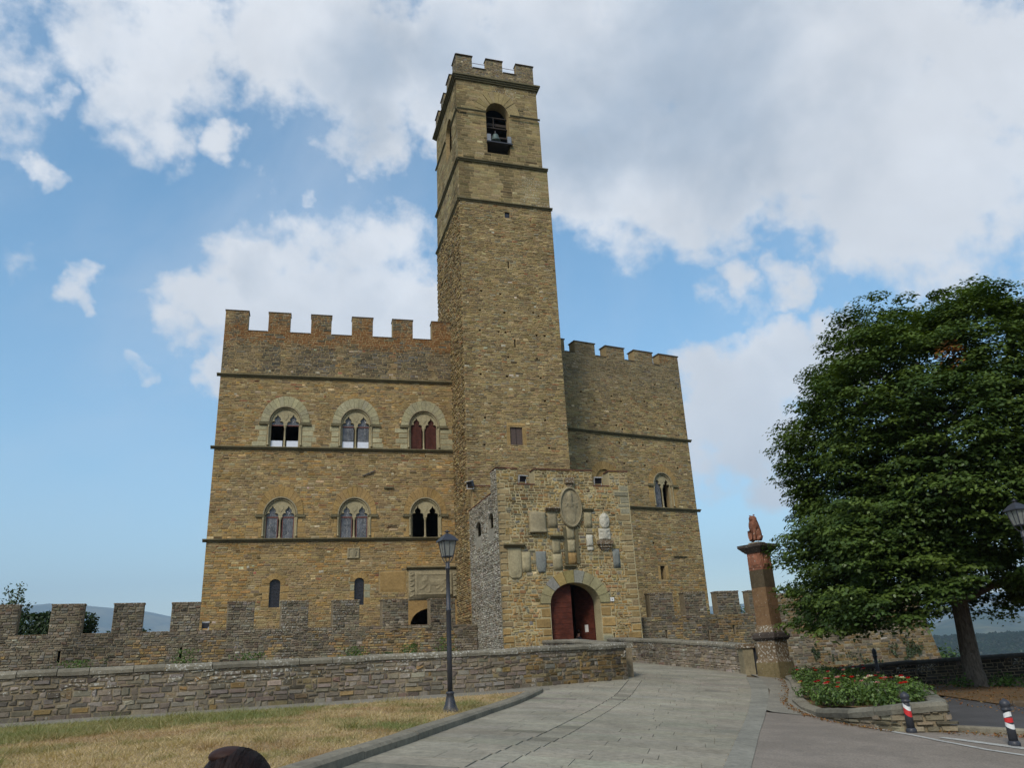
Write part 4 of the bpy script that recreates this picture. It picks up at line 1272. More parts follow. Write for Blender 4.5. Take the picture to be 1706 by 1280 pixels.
# ------------------------------------------------------------------- right wing
def right_wing():
    root = thing('castle_wing', 'plainer tan castle wing with one twin arched window, right of the bell tower', 'castle wing', tuple(FR.pt(7, 1.5, 0)))
    merl = [(.6, 2.1), (3.0, 4.8), (5.79, 7.5), (8.43, 10.2), (10.84, 12.72)]
    out = crenels(-.5, 12.72, 24.02, 24.97, .0, merl)
    ws = [(9.78, 'curtain'), (4.66, 'blind')]
    holes = []; ex = []; extra = []
    for c, f in ws:
        holes.append(arch_poly(c, .80, 12.5, 14.2, .88)); ex.append(arch_poly(c, 1.30, 14.1, 14.2, 1.36, 12)); ex.append(rect(c - .9, c + .9, 12.4, 14.3)); ex.append(rect(c - 1.34, c + 1.34, 14.05, 14.28))
        extra += jamb_blocks(c, 12.5, 14.22, .80, .2, .5, OCH, 5, int(c * 5))
    ph = [(3.23, 20.9), (5.94, 20.86), (6.77, 20.52), (7.84, 22.34), (8.95, 20.75), (10.16, 22.29), (10.53, 20.66), (12.18, 22.23), (3.37, 17.19), (6.25, 17.2), (8.37, 17.19), (11.29, 17.16), (3.27, 15.56), (6.5, 15.64), (8.36, 15.61), (11.39, 15.61), (6.12, 18.56), (6.64, 18.3), (8.98, 18.51), (10.88, 19.11), (8.38, 9.85)]
    for s, z in ph:
        holes.append(rect(s - .08, s + .08, z - .08, z + .08)); ex.append(rect(s - .09, s + .09, z - .14, z + .14))
    holes.append(rect(8.72, 9.13, 7.26, 8.23)); ex.append(rect(8.7, 9.15, 7.2, 8.28))
    extra += [(8.5, 9.35, 8.28, 8.48, OCH), (8.5, 8.7, 7.2, 8.28, OCH), (9.15, 9.4, 7.2, 8.28, OCH)]
    V, F = prism(FR, out, 0, -.8, holes)
    wall = ob('wall', V, F, M_MORT, root)
    for nm, a, b in (('side_wall', (-.5, -.8), (-.5, -13)), ('side_wall', (12.4, -.8), (12.4, -13)), ('back_wall', (-.5, -13), (12.6, -13))):
        p = FR.pt(a[0], 0, a[1]); q = FR.pt(b[0], 0, b[1]); u = (q - p)[:2]; n_ = np.array([-u[1], u[0]]) / np.hypot(*u) * .3
        V = [(p[0] - n_[0], p[1] - n_[1], 0), (q[0] - n_[0], q[1] - n_[1], 0), (q[0] + n_[0], q[1] + n_[1], 0), (p[0] + n_[0], p[1] + n_[1], 0)]
        V = V + [(x, y, 23.9) for x, y, _ in V]
        ob(nm, V, [(0, 1, 2, 3), (4, 7, 6, 5), (0, 4, 5, 1), (1, 5, 6, 2), (2, 6, 7, 3), (3, 7, 4, 0)], M_PLAIN, root)
    pr('roof_deck', FR, rect(-.4, 12.6, 22.9, 23.1), -.7, -13, M_PLAIN, root)
    pr('floor', FR, rect(-.4, 12.4, 12.1, 12.3), -.8, -12.8, M_DARK, root)

    def colf(s, z, r):
        n = len(s); c = P_TOWER(n, r) * .97; oc = P_OCHRE(n, r) * .95; dk = P_DARK(n, r) * 1.35
        wo = sst(-z, -12, -5) * sst(fbm(s, z, .4, 6), .35, .6) * .7
        c = np.where((r.random(n) < wo)[:, None], oc, c)
        t = sst(z, 20.0, 23.0) * (.35 + .6 * fbm(s, z * .4, .5, 4)) + .5 * sst(fbm(s, z * .15, .9, 14), .6, .75) * sst(z, 16, 22) * (s < 6)
        t = np.clip(t, 0, .9)[:, None]
        c = c * (1 - t) + dk * t
        return c, .08 + .2 * t[:, 0]
    masonry(FR, wall, out, ex + rects(extra), colf, (.08, .165), (.18, .46), extra=extra, orange=lambda s, z: sst(z, 23.6, 24.6) * .75 * fbm(s, z, .7, 3), seed=4, parts=260)
    for i, (c, f) in enumerate(ws): bifora(FR, root, c, 12.5, 14.2, .80, .88, f, OCH, 1.28, .1, i + 11)
    cornice(FR, root, -.3, 12.95, 17.87); cornice(FR, root, 1.0, 12.98, 12.38)
    cornice(FR, root, 10.03, 11.19, 8.88, .1, .1, M_CORN, 'ledge')
    for (a, b) in merl: coping(FR, root, a, b, 24.97, .8, M_COPE, .06, .07)
    prev = None
    for (a, b) in merl:
        if prev is not None: coping(FR, root, prev + .07, a - .07, 24.02, .8, M_COPE, .05, .05)
        prev = b
    return root


RW = right_wing()


# ------------------------------------------------------------------- bell tower
def tower():
    root = thing('bell_tower', 'tall square bell tower of tan stone rising between the two castle wings', 'bell tower', tuple(FT.pt(3.4, 1.8, -4)))
    W, D = 6.84, 8.0
    a = radians(17.3)
    back = FT.pt(0.0, 0, -D)
    FTL = Shift(back[0], back[1], 17.3 + 270, -.5, 9)   # left face, s runs from the back to the front
    stages = [(0.5, 33.1, 0.0), (33.1, 36.5, .04), (36.5, 41.05, .18), (41.05, 44.1, .24)]
    holes_f = [rect(2.9, 3.73, 15.2, 16.4), rect(3.27, 3.66, 32.05, 32.55), rect(3.30, 3.42, 27.95, 28.55), rect(3.48, 3.60, 22.0, 22.6)]
    ph = [(1.33, 26.04), (2.67, 25.92), (2.91, 24.53), (1.18, 24.56), (4.98, 24.71), (5.35, 24.48), (1.13, 23.08), (2.43, 23.08), (2.92, 23.07), (5.11, 23.01), (5.69, 23.02), (3.02, 21.28), (5.05, 21.3), (1.08, 19.94), (2.87, 19.88), (5.22, 19.91), (5.41, 18.28), (1.27, 16.96), (5.34, 16.95), (1.16, 15.13), (5.49, 15.07)]
    exf = [rect(h[0][0] - .02, h[1][0] + .02, h[0][1] - .05, h[2][1] + .05) for h in holes_f]
    for s, z in ph:
        holes_f.append(rect(s - .08, s + .08, z - .07, z + .07)); exf.append(rect(s - .09, s + .09, z - .1, z + .1))
    extra = white_blocks([(2.34, 30.71), (5.6, 30.71), (3.4, 26.89), (3.75, 25.75), (5.64, 26.37), (5.13, 25.16), (1.47, 21.81), (2.72, 22.08), (3.16, 19.97), (3.57, 19.98), (3.09, 19.0), (3.97, 19.01)], (.55, .50, .38), .24, .14)
    extra += white_blocks([(1.07, 21.25), (5.24, 32.24), (6.2, 28.6), (5.4, 27.6), (4.6, 27.65)], (.30, .13, .07))
    extra += [(2.66, 2.9, 15.1, 16.5, OCH), (3.73, 3.98, 15.1, 16.5, OCH), (2.66, 3.98, 16.45, 16.7, OCH)]
    arch_f = arch_poly(3.15, .90, 37.6, 41.1, 1.12, 14)
    arch_s = arch_poly(D - 3.1, .95, 39.0, 41.3, .95, 12)
    for k, (z0, z1, inset) in enumerate(stages):
        s0, s1 = inset * .0, W - inset * 1.6
        if k == 0: s1 = W
        if k == 1: s1 = 6.78
        if k == 2: s0, s1 = .02, 6.48
        if k == 3: s0, s1 = .03, 6.40
        hf = holes_f if k == 0 else []
        if k == 2: hf = [[p for p in arch_poly(3.15, .90, 37.6, 41.0, .02, 3)]]; hf = [rect(2.25, 4.05, 37.6, 41.049)]
        d_in = -inset
        # front
        if k == 2:
            outl = [(s0, z0), (s1, z0), (s1, z1), (4.05, z1), (4.05, 37.6), (2.25, 37.6), (2.25, z1), (s0, z1)]; hf = []
        elif k == 3:
            outl = [(s0, z0), (2.25, z0)] + [(3.15 - .9 * cos(pi * i / 14), 41.1 + 1.12 * sin(pi * i / 14)) for i in range(15)] + [(4.05, z0), (s1, z0), (s1, z1), (s0, z1)]
        else:
            outl = rect(s0, s1, z0, z1)
        V, F = prism(FT, outl, d_in, d_in - .8, hf)
        wall = ob('wall', V, F, M_MORT, root)
        # left face
        t0, t1 = .0 + inset, D - inset
        if k == 2:
            outs = [(t0, z0), (t1, z0), (t1, z1), (D - 2.15, z1), (D - 2.15, 39.0), (D - 4.05, 39.0), (D - 4.05, z1), (t0, z1)]
        elif k == 3:
            outs = [(t0, z0), (D - 4.05, z0)] + [(D - 3.1 - .95 * cos(pi * i / 12), 41.3 + .95 * sin(pi * i / 12)) for i in range(13)] + [(D - 2.15, z0), (t1, z0), (t1, z1), (t0, z1)]
        else:
            outs = rect(t0, t1, z0, z1)
        V, F = prism(FTL, outs, -s0, -s0 - (.8 if k < 2 else .3))
        wl = ob('side_wall', V, F, M_MORT, root)
        # right and back walls
        pr('back_wall', FT, rect(s0 + .8, s1, z0, z1), -D + inset + .8, -D + inset, M_PLAIN, root)
        pr('side_wall', FT, rect(s1 - .8, s1 - .0, z0, z1), d_in - .8, -D + inset, M_PLAIN, root)
        if k == 0:
            cf = lambda s, z, r: (P_TOWER(len(s), r) * (1 + .14 * (fbm(s, z, .35, 4) - .5))[:, None], .08 + .12 * fbm(s, z, .5, 9))
            hr, wr = (.075, .16), (.17, .44)
        else:
            def cf(s, z, r, z0=z0, z1=z1):
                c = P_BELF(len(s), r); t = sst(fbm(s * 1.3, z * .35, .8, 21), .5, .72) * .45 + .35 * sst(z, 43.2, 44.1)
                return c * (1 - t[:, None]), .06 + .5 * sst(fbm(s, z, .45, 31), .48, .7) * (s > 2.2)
            hr, wr = (.17, .24), (.35, .8)
        exk = list(exf) + rects(extra) if k == 0 else []
        if k == 3: exk.append(arch_poly(3.15, 1.78, 40, 41.1, 2.05, 12))
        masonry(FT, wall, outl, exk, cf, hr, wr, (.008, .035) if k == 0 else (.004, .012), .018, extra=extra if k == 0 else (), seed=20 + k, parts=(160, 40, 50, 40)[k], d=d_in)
        masonry(FTL, wl, outs, [arch_poly(D - 3.1, 1.5, 40, 41.3, 1.5, 12)] if k == 3 else [], lambda s, z, r: cf(s + 20, z, r), hr, wr, (.02, .09) if k == 0 else (.006, .016), .02, seed=30 + k, parts=(10, 5, 5, 5)[k], d=-s0)
        # floors between the stages keep the inside dark
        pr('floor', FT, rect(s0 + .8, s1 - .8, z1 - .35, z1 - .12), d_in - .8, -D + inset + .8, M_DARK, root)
    for z, a_, b_, ins in ((33.15, -.22, 6.92, 0), (36.55, -.12, 6.80, -.04), (41.05, -.02, 6.54, -.18)):
        o_ = .18
        fr2 = FT
        if z > 41:
            cornice(fr2, root, a_, 2.23, z, .14, .10, seg=1.2); cornice(fr2, root, 4.07, b_ - .08, z, .14, .10, seg=1.2)
            cornice(FTL, root, .0, D - 4.08, z, .14, .10); cornice(FTL, root, D - 2.12, D + .02, z, .14, .10)
        else:
            cornice(fr2, root, a_, b_, z, .20, o_, seg=1.5)
            cornice(FTL, root, .0, D + .12, z, .20, o_, seg=1.6)
    # crowning cornice: three oversailing courses
    for q, (z, o_) in enumerate(((43.95, .08), (44.08, .17), (44.21, .27))):
        pr('cornice_course', FT, rect(-o_, 6.40 + o_ + .0, z, z + .13), o_ - .2, -D - o_ + .2, M_CORN, root)
    V0 = 44.34
    FTt = FT
    merl = [(.04, 1.28), (2.39, 3.70), (4.80, 6.20)]
    outl = crenels(.04, 6.20, 45.08, 46.1, V0, merl)
    V, F = prism(FT, outl, -.05, -.5)
    pw = ob('parapet', V, F, M_MORT, root)
    cf = lambda s, z, r: (P_DARK(len(s), r) * 1.55, .12 + 0 * s)
    masonry(FT, pw, outl, [], cf, (.10, .15), (.18, .34), (.01, .03), .015, seed=41, parts=30, d=-.05)
    ml = [(.05, 1.3), (2.3, 3.5), (4.5, 5.7), (6.7, 7.95)]
    outs = crenels(.05, 7.95, 45.08, 46.1, V0, ml)
    V, F = prism(FTL, outs, -.04, -.5)
    ps = ob('parapet', V, F, M_MORT, root)
    masonry(FTL, ps, outs, [], cf, (.10, .15), (.18, .34), (.01, .03), .015, seed=42, parts=5, d=-.04)
    pr('parapet', FT, outl, -D + .5, -D + .05, M_PLAIN, root)
    for (a_, b_) in merl: coping(FT, root, a_, b_, 46.1, .5, M_COPE, .05, .06)
    for (a_, b_) in ml: coping(FTL, root, a_, b_, 46.1, .5, M_COPE, .05, .06)
    for (a_, b_) in ((1.33, 2.34), (3.75, 4.75)): coping(FT, root, a_, b_, 45.08, .4, M_COPE, .03, .04)
    g = Geo(); g.tube([FT.pt(1.2, 45.72, -.25), FT.pt(2.45, 45.72, -.25)], .02, 6); g.ob('handrail', M_REDFRAME, root)
    g = Geo(); g.tube([FT.pt(3.65, 45.72, -.25), FT.pt(4.85, 45.72, -.25)], .02, 6); g.ob('handrail', M_REDFRAME, root)
    # belfry arch ring and its contents
    voussoirs(FT, root, 3.15, 41.1, .90, 1.78, 13, (.30, .235, .115), rz=1.12 / .9, proud=.012 - .2, back=-.26, seed=8, crown=.15)
    voussoirs(FTL, root, D - 3.1, 41.3, .95, 1.5, 9, (.28, .22, .11), rz=1.0, proud=.0, back=-.05, seed=9)
    for z, h in ((41.25, .07), (40.3, .08), (39.45, .13)):
        pr('beam', FT, rect(2.25, 4.05, z, z + h), -.75, -.9, M_DARK, root)
    pr('beam', FT, rect(2.95, 3.0, 40.36, 41.28), -.75, -.82, M_DARK, root)
    pr('sill_board', FT, rect(2.2, 4.18, 38.42, 38.52), .06, -1.3, M_METAL, root)
    pr('parapet_board', FTL, rect(D - 4.05, D - 2.15, 39.0, 39.6), -.28, -.32, M_DARK, root)
    # openings' small fillings
    pr('shutter', FT, rect(2.9, 3.73, 15.2, 16.4), -.1, -.15, simple_mat('weathered_shutter_wood', (.085, .06, .05), .85), root)
    pr('shutter_rail', FT, rect(3.29, 3.33, 15.2, 16.4), -.085, -.1, M_DARK, root)
    pr('pane', FT, rect(3.27, 3.66, 32.05, 32.55), -.12, -.14, M_PANE_DK, root)
    return root


TW = tower()
for sgn in (2.38, 3.95):
    t = thing('floodlight', 'grey belfry floodlight on the sill board, ' + ('on the left of the bell' if sgn < 3 else 'on the right of the bell'), 'floodlight', tuple(FT.pt(sgn, 38.54, -.02)), 'floodlights in the belfry')
    pr('housing', FT, rect(sgn - .14, sgn + .14, 38.56, 39.15), .0, -.14, simple_mat('grey_lamp_housing', (.20, .215, .24), .5, 0, .1, 20, 0), t)
    pr('bracket', FT, rect(sgn - .05, sgn + .05, 38.52, 38.6), -.02, -.1, M_METAL, t)
_c = FT.pt(3.05, 38.98, -.6)
bell = thing('bell', 'greenish bronze bell hanging in the tower belfry opening', 'bell', tuple(_c))
g = Geo(); g.lathe([(.42, 0), (.40, .06), (.33, .16), (.27, .34), (.24, .5), (.2, .6), (.08, .66)], _c, 20); g.ob('bell_body', M_BRONZE, bell, True)
g = Geo(); g.tube([Vector(_c) + Vector((0, 0, .64)), Vector(_c) + Vector((0, 0, .95))], .05, 8); g.ob('hanger', M_METAL, bell)
g = Geo(); g.lathe([(.05, -.08), (.07, -.02), (.03, .1), (.02, .4)], _c, 8); g.ob('clapper', M_METAL, bell)


# ------------------------------------------------------------------- gatehouse
def gatehouse():
    root = thing('gatehouse', 'rubble stone gatehouse with arched red doorway and carved stone shields, in front of the tower', 'gatehouse', tuple(FG.pt(3.9, 1.9, -3)))
    W, D = 7.85, 6.0
    merl = [(0, 1.18), (2.21, 5.66), (6.70, 7.85)]
    out = crenels(0, W, 11.2, 12.07, .3, merl)
    door = [(2.69, 1.5), (5.53, 1.5)] + [(4.11 + 1.42 * cos(pi * i / 18), 4.85 + 1.06 * sin(pi * i / 18)) for i in range(19)]
    slits = [rect(2.08, 2.16, 2.85, 3.32), rect(6.16, 6.25, 2.8, 3.26), rect(2.4, 2.5, 3.02, 3.12)]
    V, F = prism(FG, out, 0, -.9, [door] + slits)
    wall = ob('wall', V, F, M_MORTG, root)
    extra = []
    r = random.Random(4)
    z = 1.5
    while z < 4.75:
        h = r.uniform(.35, .55); h = min(h, 4.82 - z)
        for sd in (-1, 1):
            w = r.uniform(.45, .95); e = 2.69 if sd < 0 else 5.53
            a, b = sorted((e, e + sd * w)); extra.append((a, b, z, z + h, OCH if z > 2.9 or sd < 0 else PALEG))
        z += h
    z = .8
    k = 0
    while z < 11.0:   # corner quoins
        h = r.uniform(.22, .42); w = (.62, .4)[k % 2] * r.uniform(.85, 1.2); k += 1
        c = random.choice([OCH, (.28, .20, .09), (.25, .185, .10)]) if z < 6.5 else (.29, .22, .115)
        extra.append((0.02, w, z, z + h, c))
        extra.append((W - w * 1.3, W - .02, z, z + h, c if z < 9.4 else (.24, .22, .15)))
        z += h
    # plaques let into the wall
    PL = [('stone_plaque', 1.75, 2.68, 8.55, 9.68, M_PALE2, 'rect', .12, 'bulge'),
          ('stone_plaque', 2.83, 3.38, 8.84, 9.69, M_PALE2, 'rect', .03, 'none'),
          ('stone_plaque', 4.97, 5.43, 8.85, 9.74, M_PALE, 'rect', .03, 'none'),
          ('marble_arms', 5.88, 6.46, 8.80, 9.66, M_MARBLE, 'oval', .09, 'arms'),
          ('marble_tablet', 5.78, 6.46, 8.20, 8.80, M_MARBLE, 'rect', .06, 'arms'),
          ('marble_tablet', 5.01, 5.38, 7.83, 8.45, M_MARBLE, 'rect', .06, 'arms'),
          ('marble_tablet', 5.03, 5.38, 7.60, 7.79, M_MARBLE, 'rect', .06, 'none'),
          ('stone_plaque', 6.51, 6.92, 6.66, 7.69, M_GREY, 'rect', .03, 'none'),
          ('stone_plaque', .46, 1.20, 6.14, 7.75, M_PALE, 'tongue', .05, 'faint'),
          ('stone_plaque', 1.23, 1.73, 6.46, 7.53, M_PALE, 'rect', .03, 'none'),
          ('stone_shield', 2.02, 2.58, 6.46, 7.56, M_GREY, 'shield', .07, 'faint'),
          ('stone_plaque', 3.0, 3.45, 7.44, 8.24, M_PALE, 'rect', .03, 'none'),
          ('stone_plaque', 2.99, 3.51, 6.56, 7.42, M_PALE, 'rect', .03, 'none'),
          ('stone_plaque', 3.88, 4.33, 8.2, 8.96, M_PALE, 'rect', .04, 'none'),
          ('stone_plaque', 3.88, 4.33, 7.5, 8.18, M_PALE, 'rect', .04, 'none'),
          ('ochre_plaque', 3.86, 4.36, 6.86, 7.48, M_OCHRE, 'rect', .04, 'none')]
    ex = [rect(a, b, c, d) for (_, a, b, c, d, *_x) in PL]
    ex += [[(4.19 + .62 * cos(t), 9.97 + 1.06 * sin(t)) for t in np.linspace(0, 2 * pi, 24)[:-1]]]
    ex += [[(2.06, 4.83), (6.02, 4.83)] + [(4.11 + 1.98 * cos(pi * i / 12), 4.83 + 1.72 * sin(pi * i / 12)) for i in range(13)]]
    ex += [door] + [rect(q[0][0] - .02, q[1][0] + .02, q[0][1], q[2][1]) for q in slits]

    def colf(s, z, r):
        n = len(s); c = P_GATE(n, r); oc = P_OCHRE(n, r)
        wo = sst(-z, -7.5, -3.5) * .55
        c = np.where((r.random(n) < wo)[:, None], oc, c)
        t = sst(fbm(s, z * .4, .9, 14), .5, .7) * sst(z, 6, 9) * .45 + .25 * (np.abs(s - 4.1) < .9) * (z > 6.6) * (z < 9.2)
        return c * (1 - t[:, None]), .1 + .25 * sst(fbm(s, z, .5, 3), .5, .7)
    masonry(FG, wall, out, ex + rects(extra), colf, (.09, .22), (.11, .40), (.015, .05), .036, jit=.42, extra=extra, seed=50, parts=300)
    ARMS = [(.5, .72, .5, .3, .17, .07), (.2, .8, .8, .85, .05, .06), (.2, .5, .35, .15, .06, .05), (.8, .5, .65, .15, .06, .05), (.1, .1, .9, .1, .03, .04)]
    for (nm, a, b, c, d, mt, shp, dd, bm) in PL:
        bmp = {'none': [], 'arms': ARMS, 'bulge': [(.5, .6, .5, .1, .5, .12), (.05, .03, .95, .03, .10, .16)], 'faint': [(.5, .7, .5, .3, .28, .05), (.3, .8, .7, .8, .06, .05)]}[bm]
        relief(nm, FG, root, a, b, c, d, mt, bmp, shp, dd, 0.0, 14 if bm != 'none' else 4)
    ov = relief('oval_shield', FG, root, 3.59, 4.79, 8.93, 11.01, M_PALE2, [(.5, .84, .5, .70, .14, .09), (.4, .66, .25, .52, .08, .06), (.6, .66, .78, .52, .08, .06), (.5, .62, .5, .56, .2, .08), (.2, .6, .8, .6, .05, .07), (.5, .4, .5, .2, .35, .05)], 'oval', .12, 0, 34)
    V = []; F = []; n = 40
    for i in range(n):
        t = 2 * pi * i / n
        for (k_, d_) in ((1.0, .1), (1.0, .19), (1.09, .21), (1.15, .10), (1.15, 0)): V.append(FG.pt(4.19 + .58 * k_ * cos(t), 9.97 + 1.03 * (k_ * .98) * sin(t), d_))
    for i in range(n):
        for j in range(4): F.append((i * 5 + j, i * 5 + j + 1, ((i + 1) % n) * 5 + j + 1, ((i + 1) % n) * 5 + j))
    ob('shield_rim', V, F, M_PALE2, ov, True)
    for (a, b, z, o_, m_) in ((.23, 1.41, 7.86, .26, M_CORN), (2.69, 3.50, 9.84, .26, M_DKST), (2.88, 3.62, 8.33, .24, M_CORN), (4.93, 5.57, 9.83, .16, M_CORN), (3.6, 4.28, 6.74, .22, M_CORN), (4.98, 5.42, 8.52, .10, M_PALE2)):
        cornice(FG, root, a, b, z, .2, o_, m_, 'hood', 3)
    pr('frame_strip', FG, rect(4.36, 4.52, 6.9, 8.9), .08, 0, M_CORN, root)
    pr('frame_strip', FG, rect(3.68, 3.84, 6.9, 8.85), .08, 0, M_CORN, root)
    # projecting carved bracket below the marble arms, gargoyle under the middle merlon
    for (a, b, z0, z1, o_) in ((5.62, 6.5, 7.92, 8.14, .28), (5.72, 6.42, 7.76, 7.93, .2), (5.85, 6.3, 7.64, 7.77, .12)):
        pr('bracket_course', FG, rect(a, b, z0, z1), o_, 0, M_DKST, root)
    pr('bracket_course', FG, rect(4.0, 4.45, 11.3, 11.62), .25, 0, M_DKST, root)
    pr('bracket_course', FG, rect(4.08, 4.36, 11.1, 11.3), .16, 0, M_DKST, root)
    # door arch
    cols = [(.30, .27, .15), (.30, .27, .15), (.30, .27, .15), (.29, .26, .15), (.22, .215, .17), (.24, .20, .09), (.33, .24, .10), (.23, .22, .185), (.30, .26, .14), (.30, .26, .14)]
    for i, c in enumerate(cols):
        voussoirs(FG, root, 4.11, 4.85, 1.42, 1.98, 1, c, a0=pi * i / 10, a1=pi * (i + 1) / 10, rz=1.06 / 1.42, proud=.07, crown=.1, seed=i, back=-.3, gap=.02)
    # small white sign and the copings
    sg = pr('sign_plate', FG, rect(6.12, 6.33, 4.89, 5.09), .07, .03, M_WBAND, root)
    pr('sign_dot', FG, rect(6.2, 6.25, 4.96, 5.01), .074, .07, M_DARK, sg)
    for (a, b) in merl: coping(FG, root, a, b, 12.07, .6, M_TERRA, .05, .06)
    coping(FG, root, 1.23, 2.16, 11.2, .6, M_TERRA, .04, .06); coping(FG, root, 5.71, 6.65, 11.2, .6, M_TERRA, .04, .06)
    # left side
    bk = FG.pt(0, 0, -D)
    FGL = Shift(bk[0], bk[1], 18.2 + 270, -.5, 8)
    outs = [(0, .3), (D, .3), (D, 12.07), (D - 1.08, 12.07), (D - 1.08, 10.88), (0, 10.88)]
    niches = [arch_poly(D - 1.35, .52, 9.0, 9.45, .42, 8), arch_poly(D - 4.05, .62, 9.0, 9.45, .42, 8)]
    V, F = prism(FGL, outs, 0, -.16, niches)
    sw = ob('side_wall', V, F, M_MORTW, root)

    def colw(s, z, r):
        n = len(s); c = P_LIME(n, r); rb = P_RUB(n, r) * 1.3
        t = (sst(z, 9.2, 10.4) * .5 + .25 * fbm(s, z, .6, 2) + .6 * sst(-s, -1.0, .1) * 0)[:, None]
        return c * (1 - t) + rb * t, .42 + .4 * fbm(s, z, .8, 4)
    masonry(FGL, sw, outs, [arch_poly(D - 1.35, .62, 8.4, 9.45, .52, 8), arch_poly(D - 4.05, .72, 8.4, 9.45, .52, 8)], colw, (.07, .15), (.10, .30), (.015, .06), .025, jit=.35, seed=51, parts=120)
    coping(FGL, root, 0.0, D - 1.1, 10.88, .5, M_TERRA, .05, .06)
    coping(FGL, root, D - 1.06, D, 12.07, .5, M_TERRA, .05, .06)
    # back wall with its own raised corner
    ob2 = [(0.0, .3), (W, .3), (W, 11.2), (1.45, 11.2), (1.45, 12.25), (0, 12.25)]
    bf = FG.pt(0, 0, -D + .9); FB = Shift(bf[0], bf[1], 18.2, -1, 9)
    V, F = prism(FB, ob2, 0, -.5, [rect(2.7, 5.4, 1.5, 5.2)])
    bw = ob('back_wall', V, F, M_MORT, root)
    masonry(FB, bw, [(.0, 10.5), (1.45, 10.5), (1.45, 12.25), (0, 12.25)], [], lambda s, z, r: (P_GATE(len(s), r) * .95, .2 + 0 * s), (.09, .17), (.14, .34), (.02, .05), .03, seed=52, parts=10)
    coping(FB, root, 0, 1.45, 12.25, .5, M_TERRA, .05, .06)
    # right side wall, roof over the passage
    pr('side_wall', FG, rect(W - .5, W - .002, .3, 11.2), -.9, -D, M_PLAIN, root)
    pr('roof_deck', FG, rect(.5, W - .5, 10.2, 10.4), -.9, -D + .9, M_DARK, root)
    # passage vault walls
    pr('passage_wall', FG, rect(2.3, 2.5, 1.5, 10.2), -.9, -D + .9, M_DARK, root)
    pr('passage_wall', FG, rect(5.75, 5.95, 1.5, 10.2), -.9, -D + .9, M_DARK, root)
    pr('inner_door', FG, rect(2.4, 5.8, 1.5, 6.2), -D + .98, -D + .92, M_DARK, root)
    # door leaves: left shut, right swung inwards
    zt = lambda s: 4.85 + 1.06 * sqrt(max(0, 1 - ((s - 4.11) / 1.42) ** 2))
    def leaf(fr_, s0, s1, top, sgn, nm):
        z = 1.95; lf = None; k = 0
        body = [(s0, 1.92)] + [(s1, 1.92)] + [(s1 + (s0 - s1) * i / 8, top(s1 + (s0 - s1) * i / 8) - .02) for i in range(9)]
        lf = pr(nm, fr_, body, -.02, -.09, M_DOOR, root)
        while z < 5.8:
            h = .27
            m_ = min(z + h, 5.9) - .012
            a, b = s0, s1
            pts = [(a + .01, z), (b - .01, z)]
            zz = [(b - .01 + (a - b + .02) * i / 10, min(m_, top(b - .01 + (a - b + .02) * i / 10) - .03)) for i in range(11)]
            zz = [(p, max(q, z + .001)) for p, q in zz]
            if max(q for _, q in zz) > z + .03:
                pr('plank', fr_, pts + zz, .012, -.02, M_DOOR, lf)
            z += h
        return lf
    FD = Shift(*FG.pt(0, 0, -.35)[:2], 18.2, -1, 9)
    leaf(FD, 2.62, 4.02, lambda s: 4.85 + 1.06 * sqrt(max(0, 1 - ((s - 4.11) / 1.5) ** 2)), 1, 'door_leaf')
    hp = FG.pt(5.50, 0, -.95)
    fx = Shift(hp[0], hp[1], 18.2 + 180 - 68, 0, 3)
    # this leaf's face looks back at the road, so its frame runs from the free edge to the hinge
    fe = fx.pt(1.45, 0, 0)
    FDR = Shift(fe[0], fe[1], 18.2 - 68, 0, 3)
    rl = leaf(FDR, 0.0, 1.45, lambda s: 4.85 + 1.06 * sqrt(max(0, 1 - ((1.42 - (1.45 - s)) / 1.5) ** 2)), 1, 'door_leaf')
    pr('notice', FDR, rect(.72, .98, 3.42, 3.80), .02, .014, M_WBAND, rl)
    return root


GH = gatehouse()


def flood(name, label, p, yaw, tilt=0.3, s=1.0, hm=None):
    hm = hm or M_STEEL
    t = thing(name, label, 'floodlight', tuple(p))
    R = Matrix.Rotation(yaw, 3, 'Z') @ Matrix.Rotation(tilt, 3, 'X')
    P = Vector(p)
    g = Geo(); g.box(P + Vector((0, 0, .30 * s)), (.42 * s, .20 * s, .34 * s), R); g.ob('housing', hm, t)
    g = Geo(); g.box(P + R @ Vector((0, -.11 * s, 0)) + Vector((0, 0, .30 * s)), (.38 * s, .02, .30 * s), R); g.ob('glass', M_PANE_DK, t)
    g = Geo(); g.box(P + R @ Vector((0, -.08 * s, .19 * s)) + Vector((0, 0, .30 * s)), (.46 * s, .30 * s, .03), R); g.ob('visor', M_STEEL, t)
    g = Geo(); g.box(P + Vector((-.2 * s, 0, .14 * s)), (.03, .05, .30 * s)); g.box(P + Vector((.2 * s, 0, .14 * s)), (.03, .05, .30 * s)); g.box(P + Vector((0, 0, .01)), (.43 * s, .06, .03)); g.ob('bracket', M_STEEL, t)
    return t


flood('floodlight', 'grey floodlight in the gatehouse notch left of the middle merlon', FG.pt(1.53, 11.26, -.15), radians(18 + 8))
flood('floodlight', 'dark floodlight in the gatehouse notch next to the right merlon', FG.pt(6.05, 11.26, -.15), radians(18 - 6))
flood('floodlight', 'dark round-backed floodlight on the rear corner of the gatehouse roof', FG.pt(-.15, 12.05, -5.0), radians(-40), hm=M_METAL)


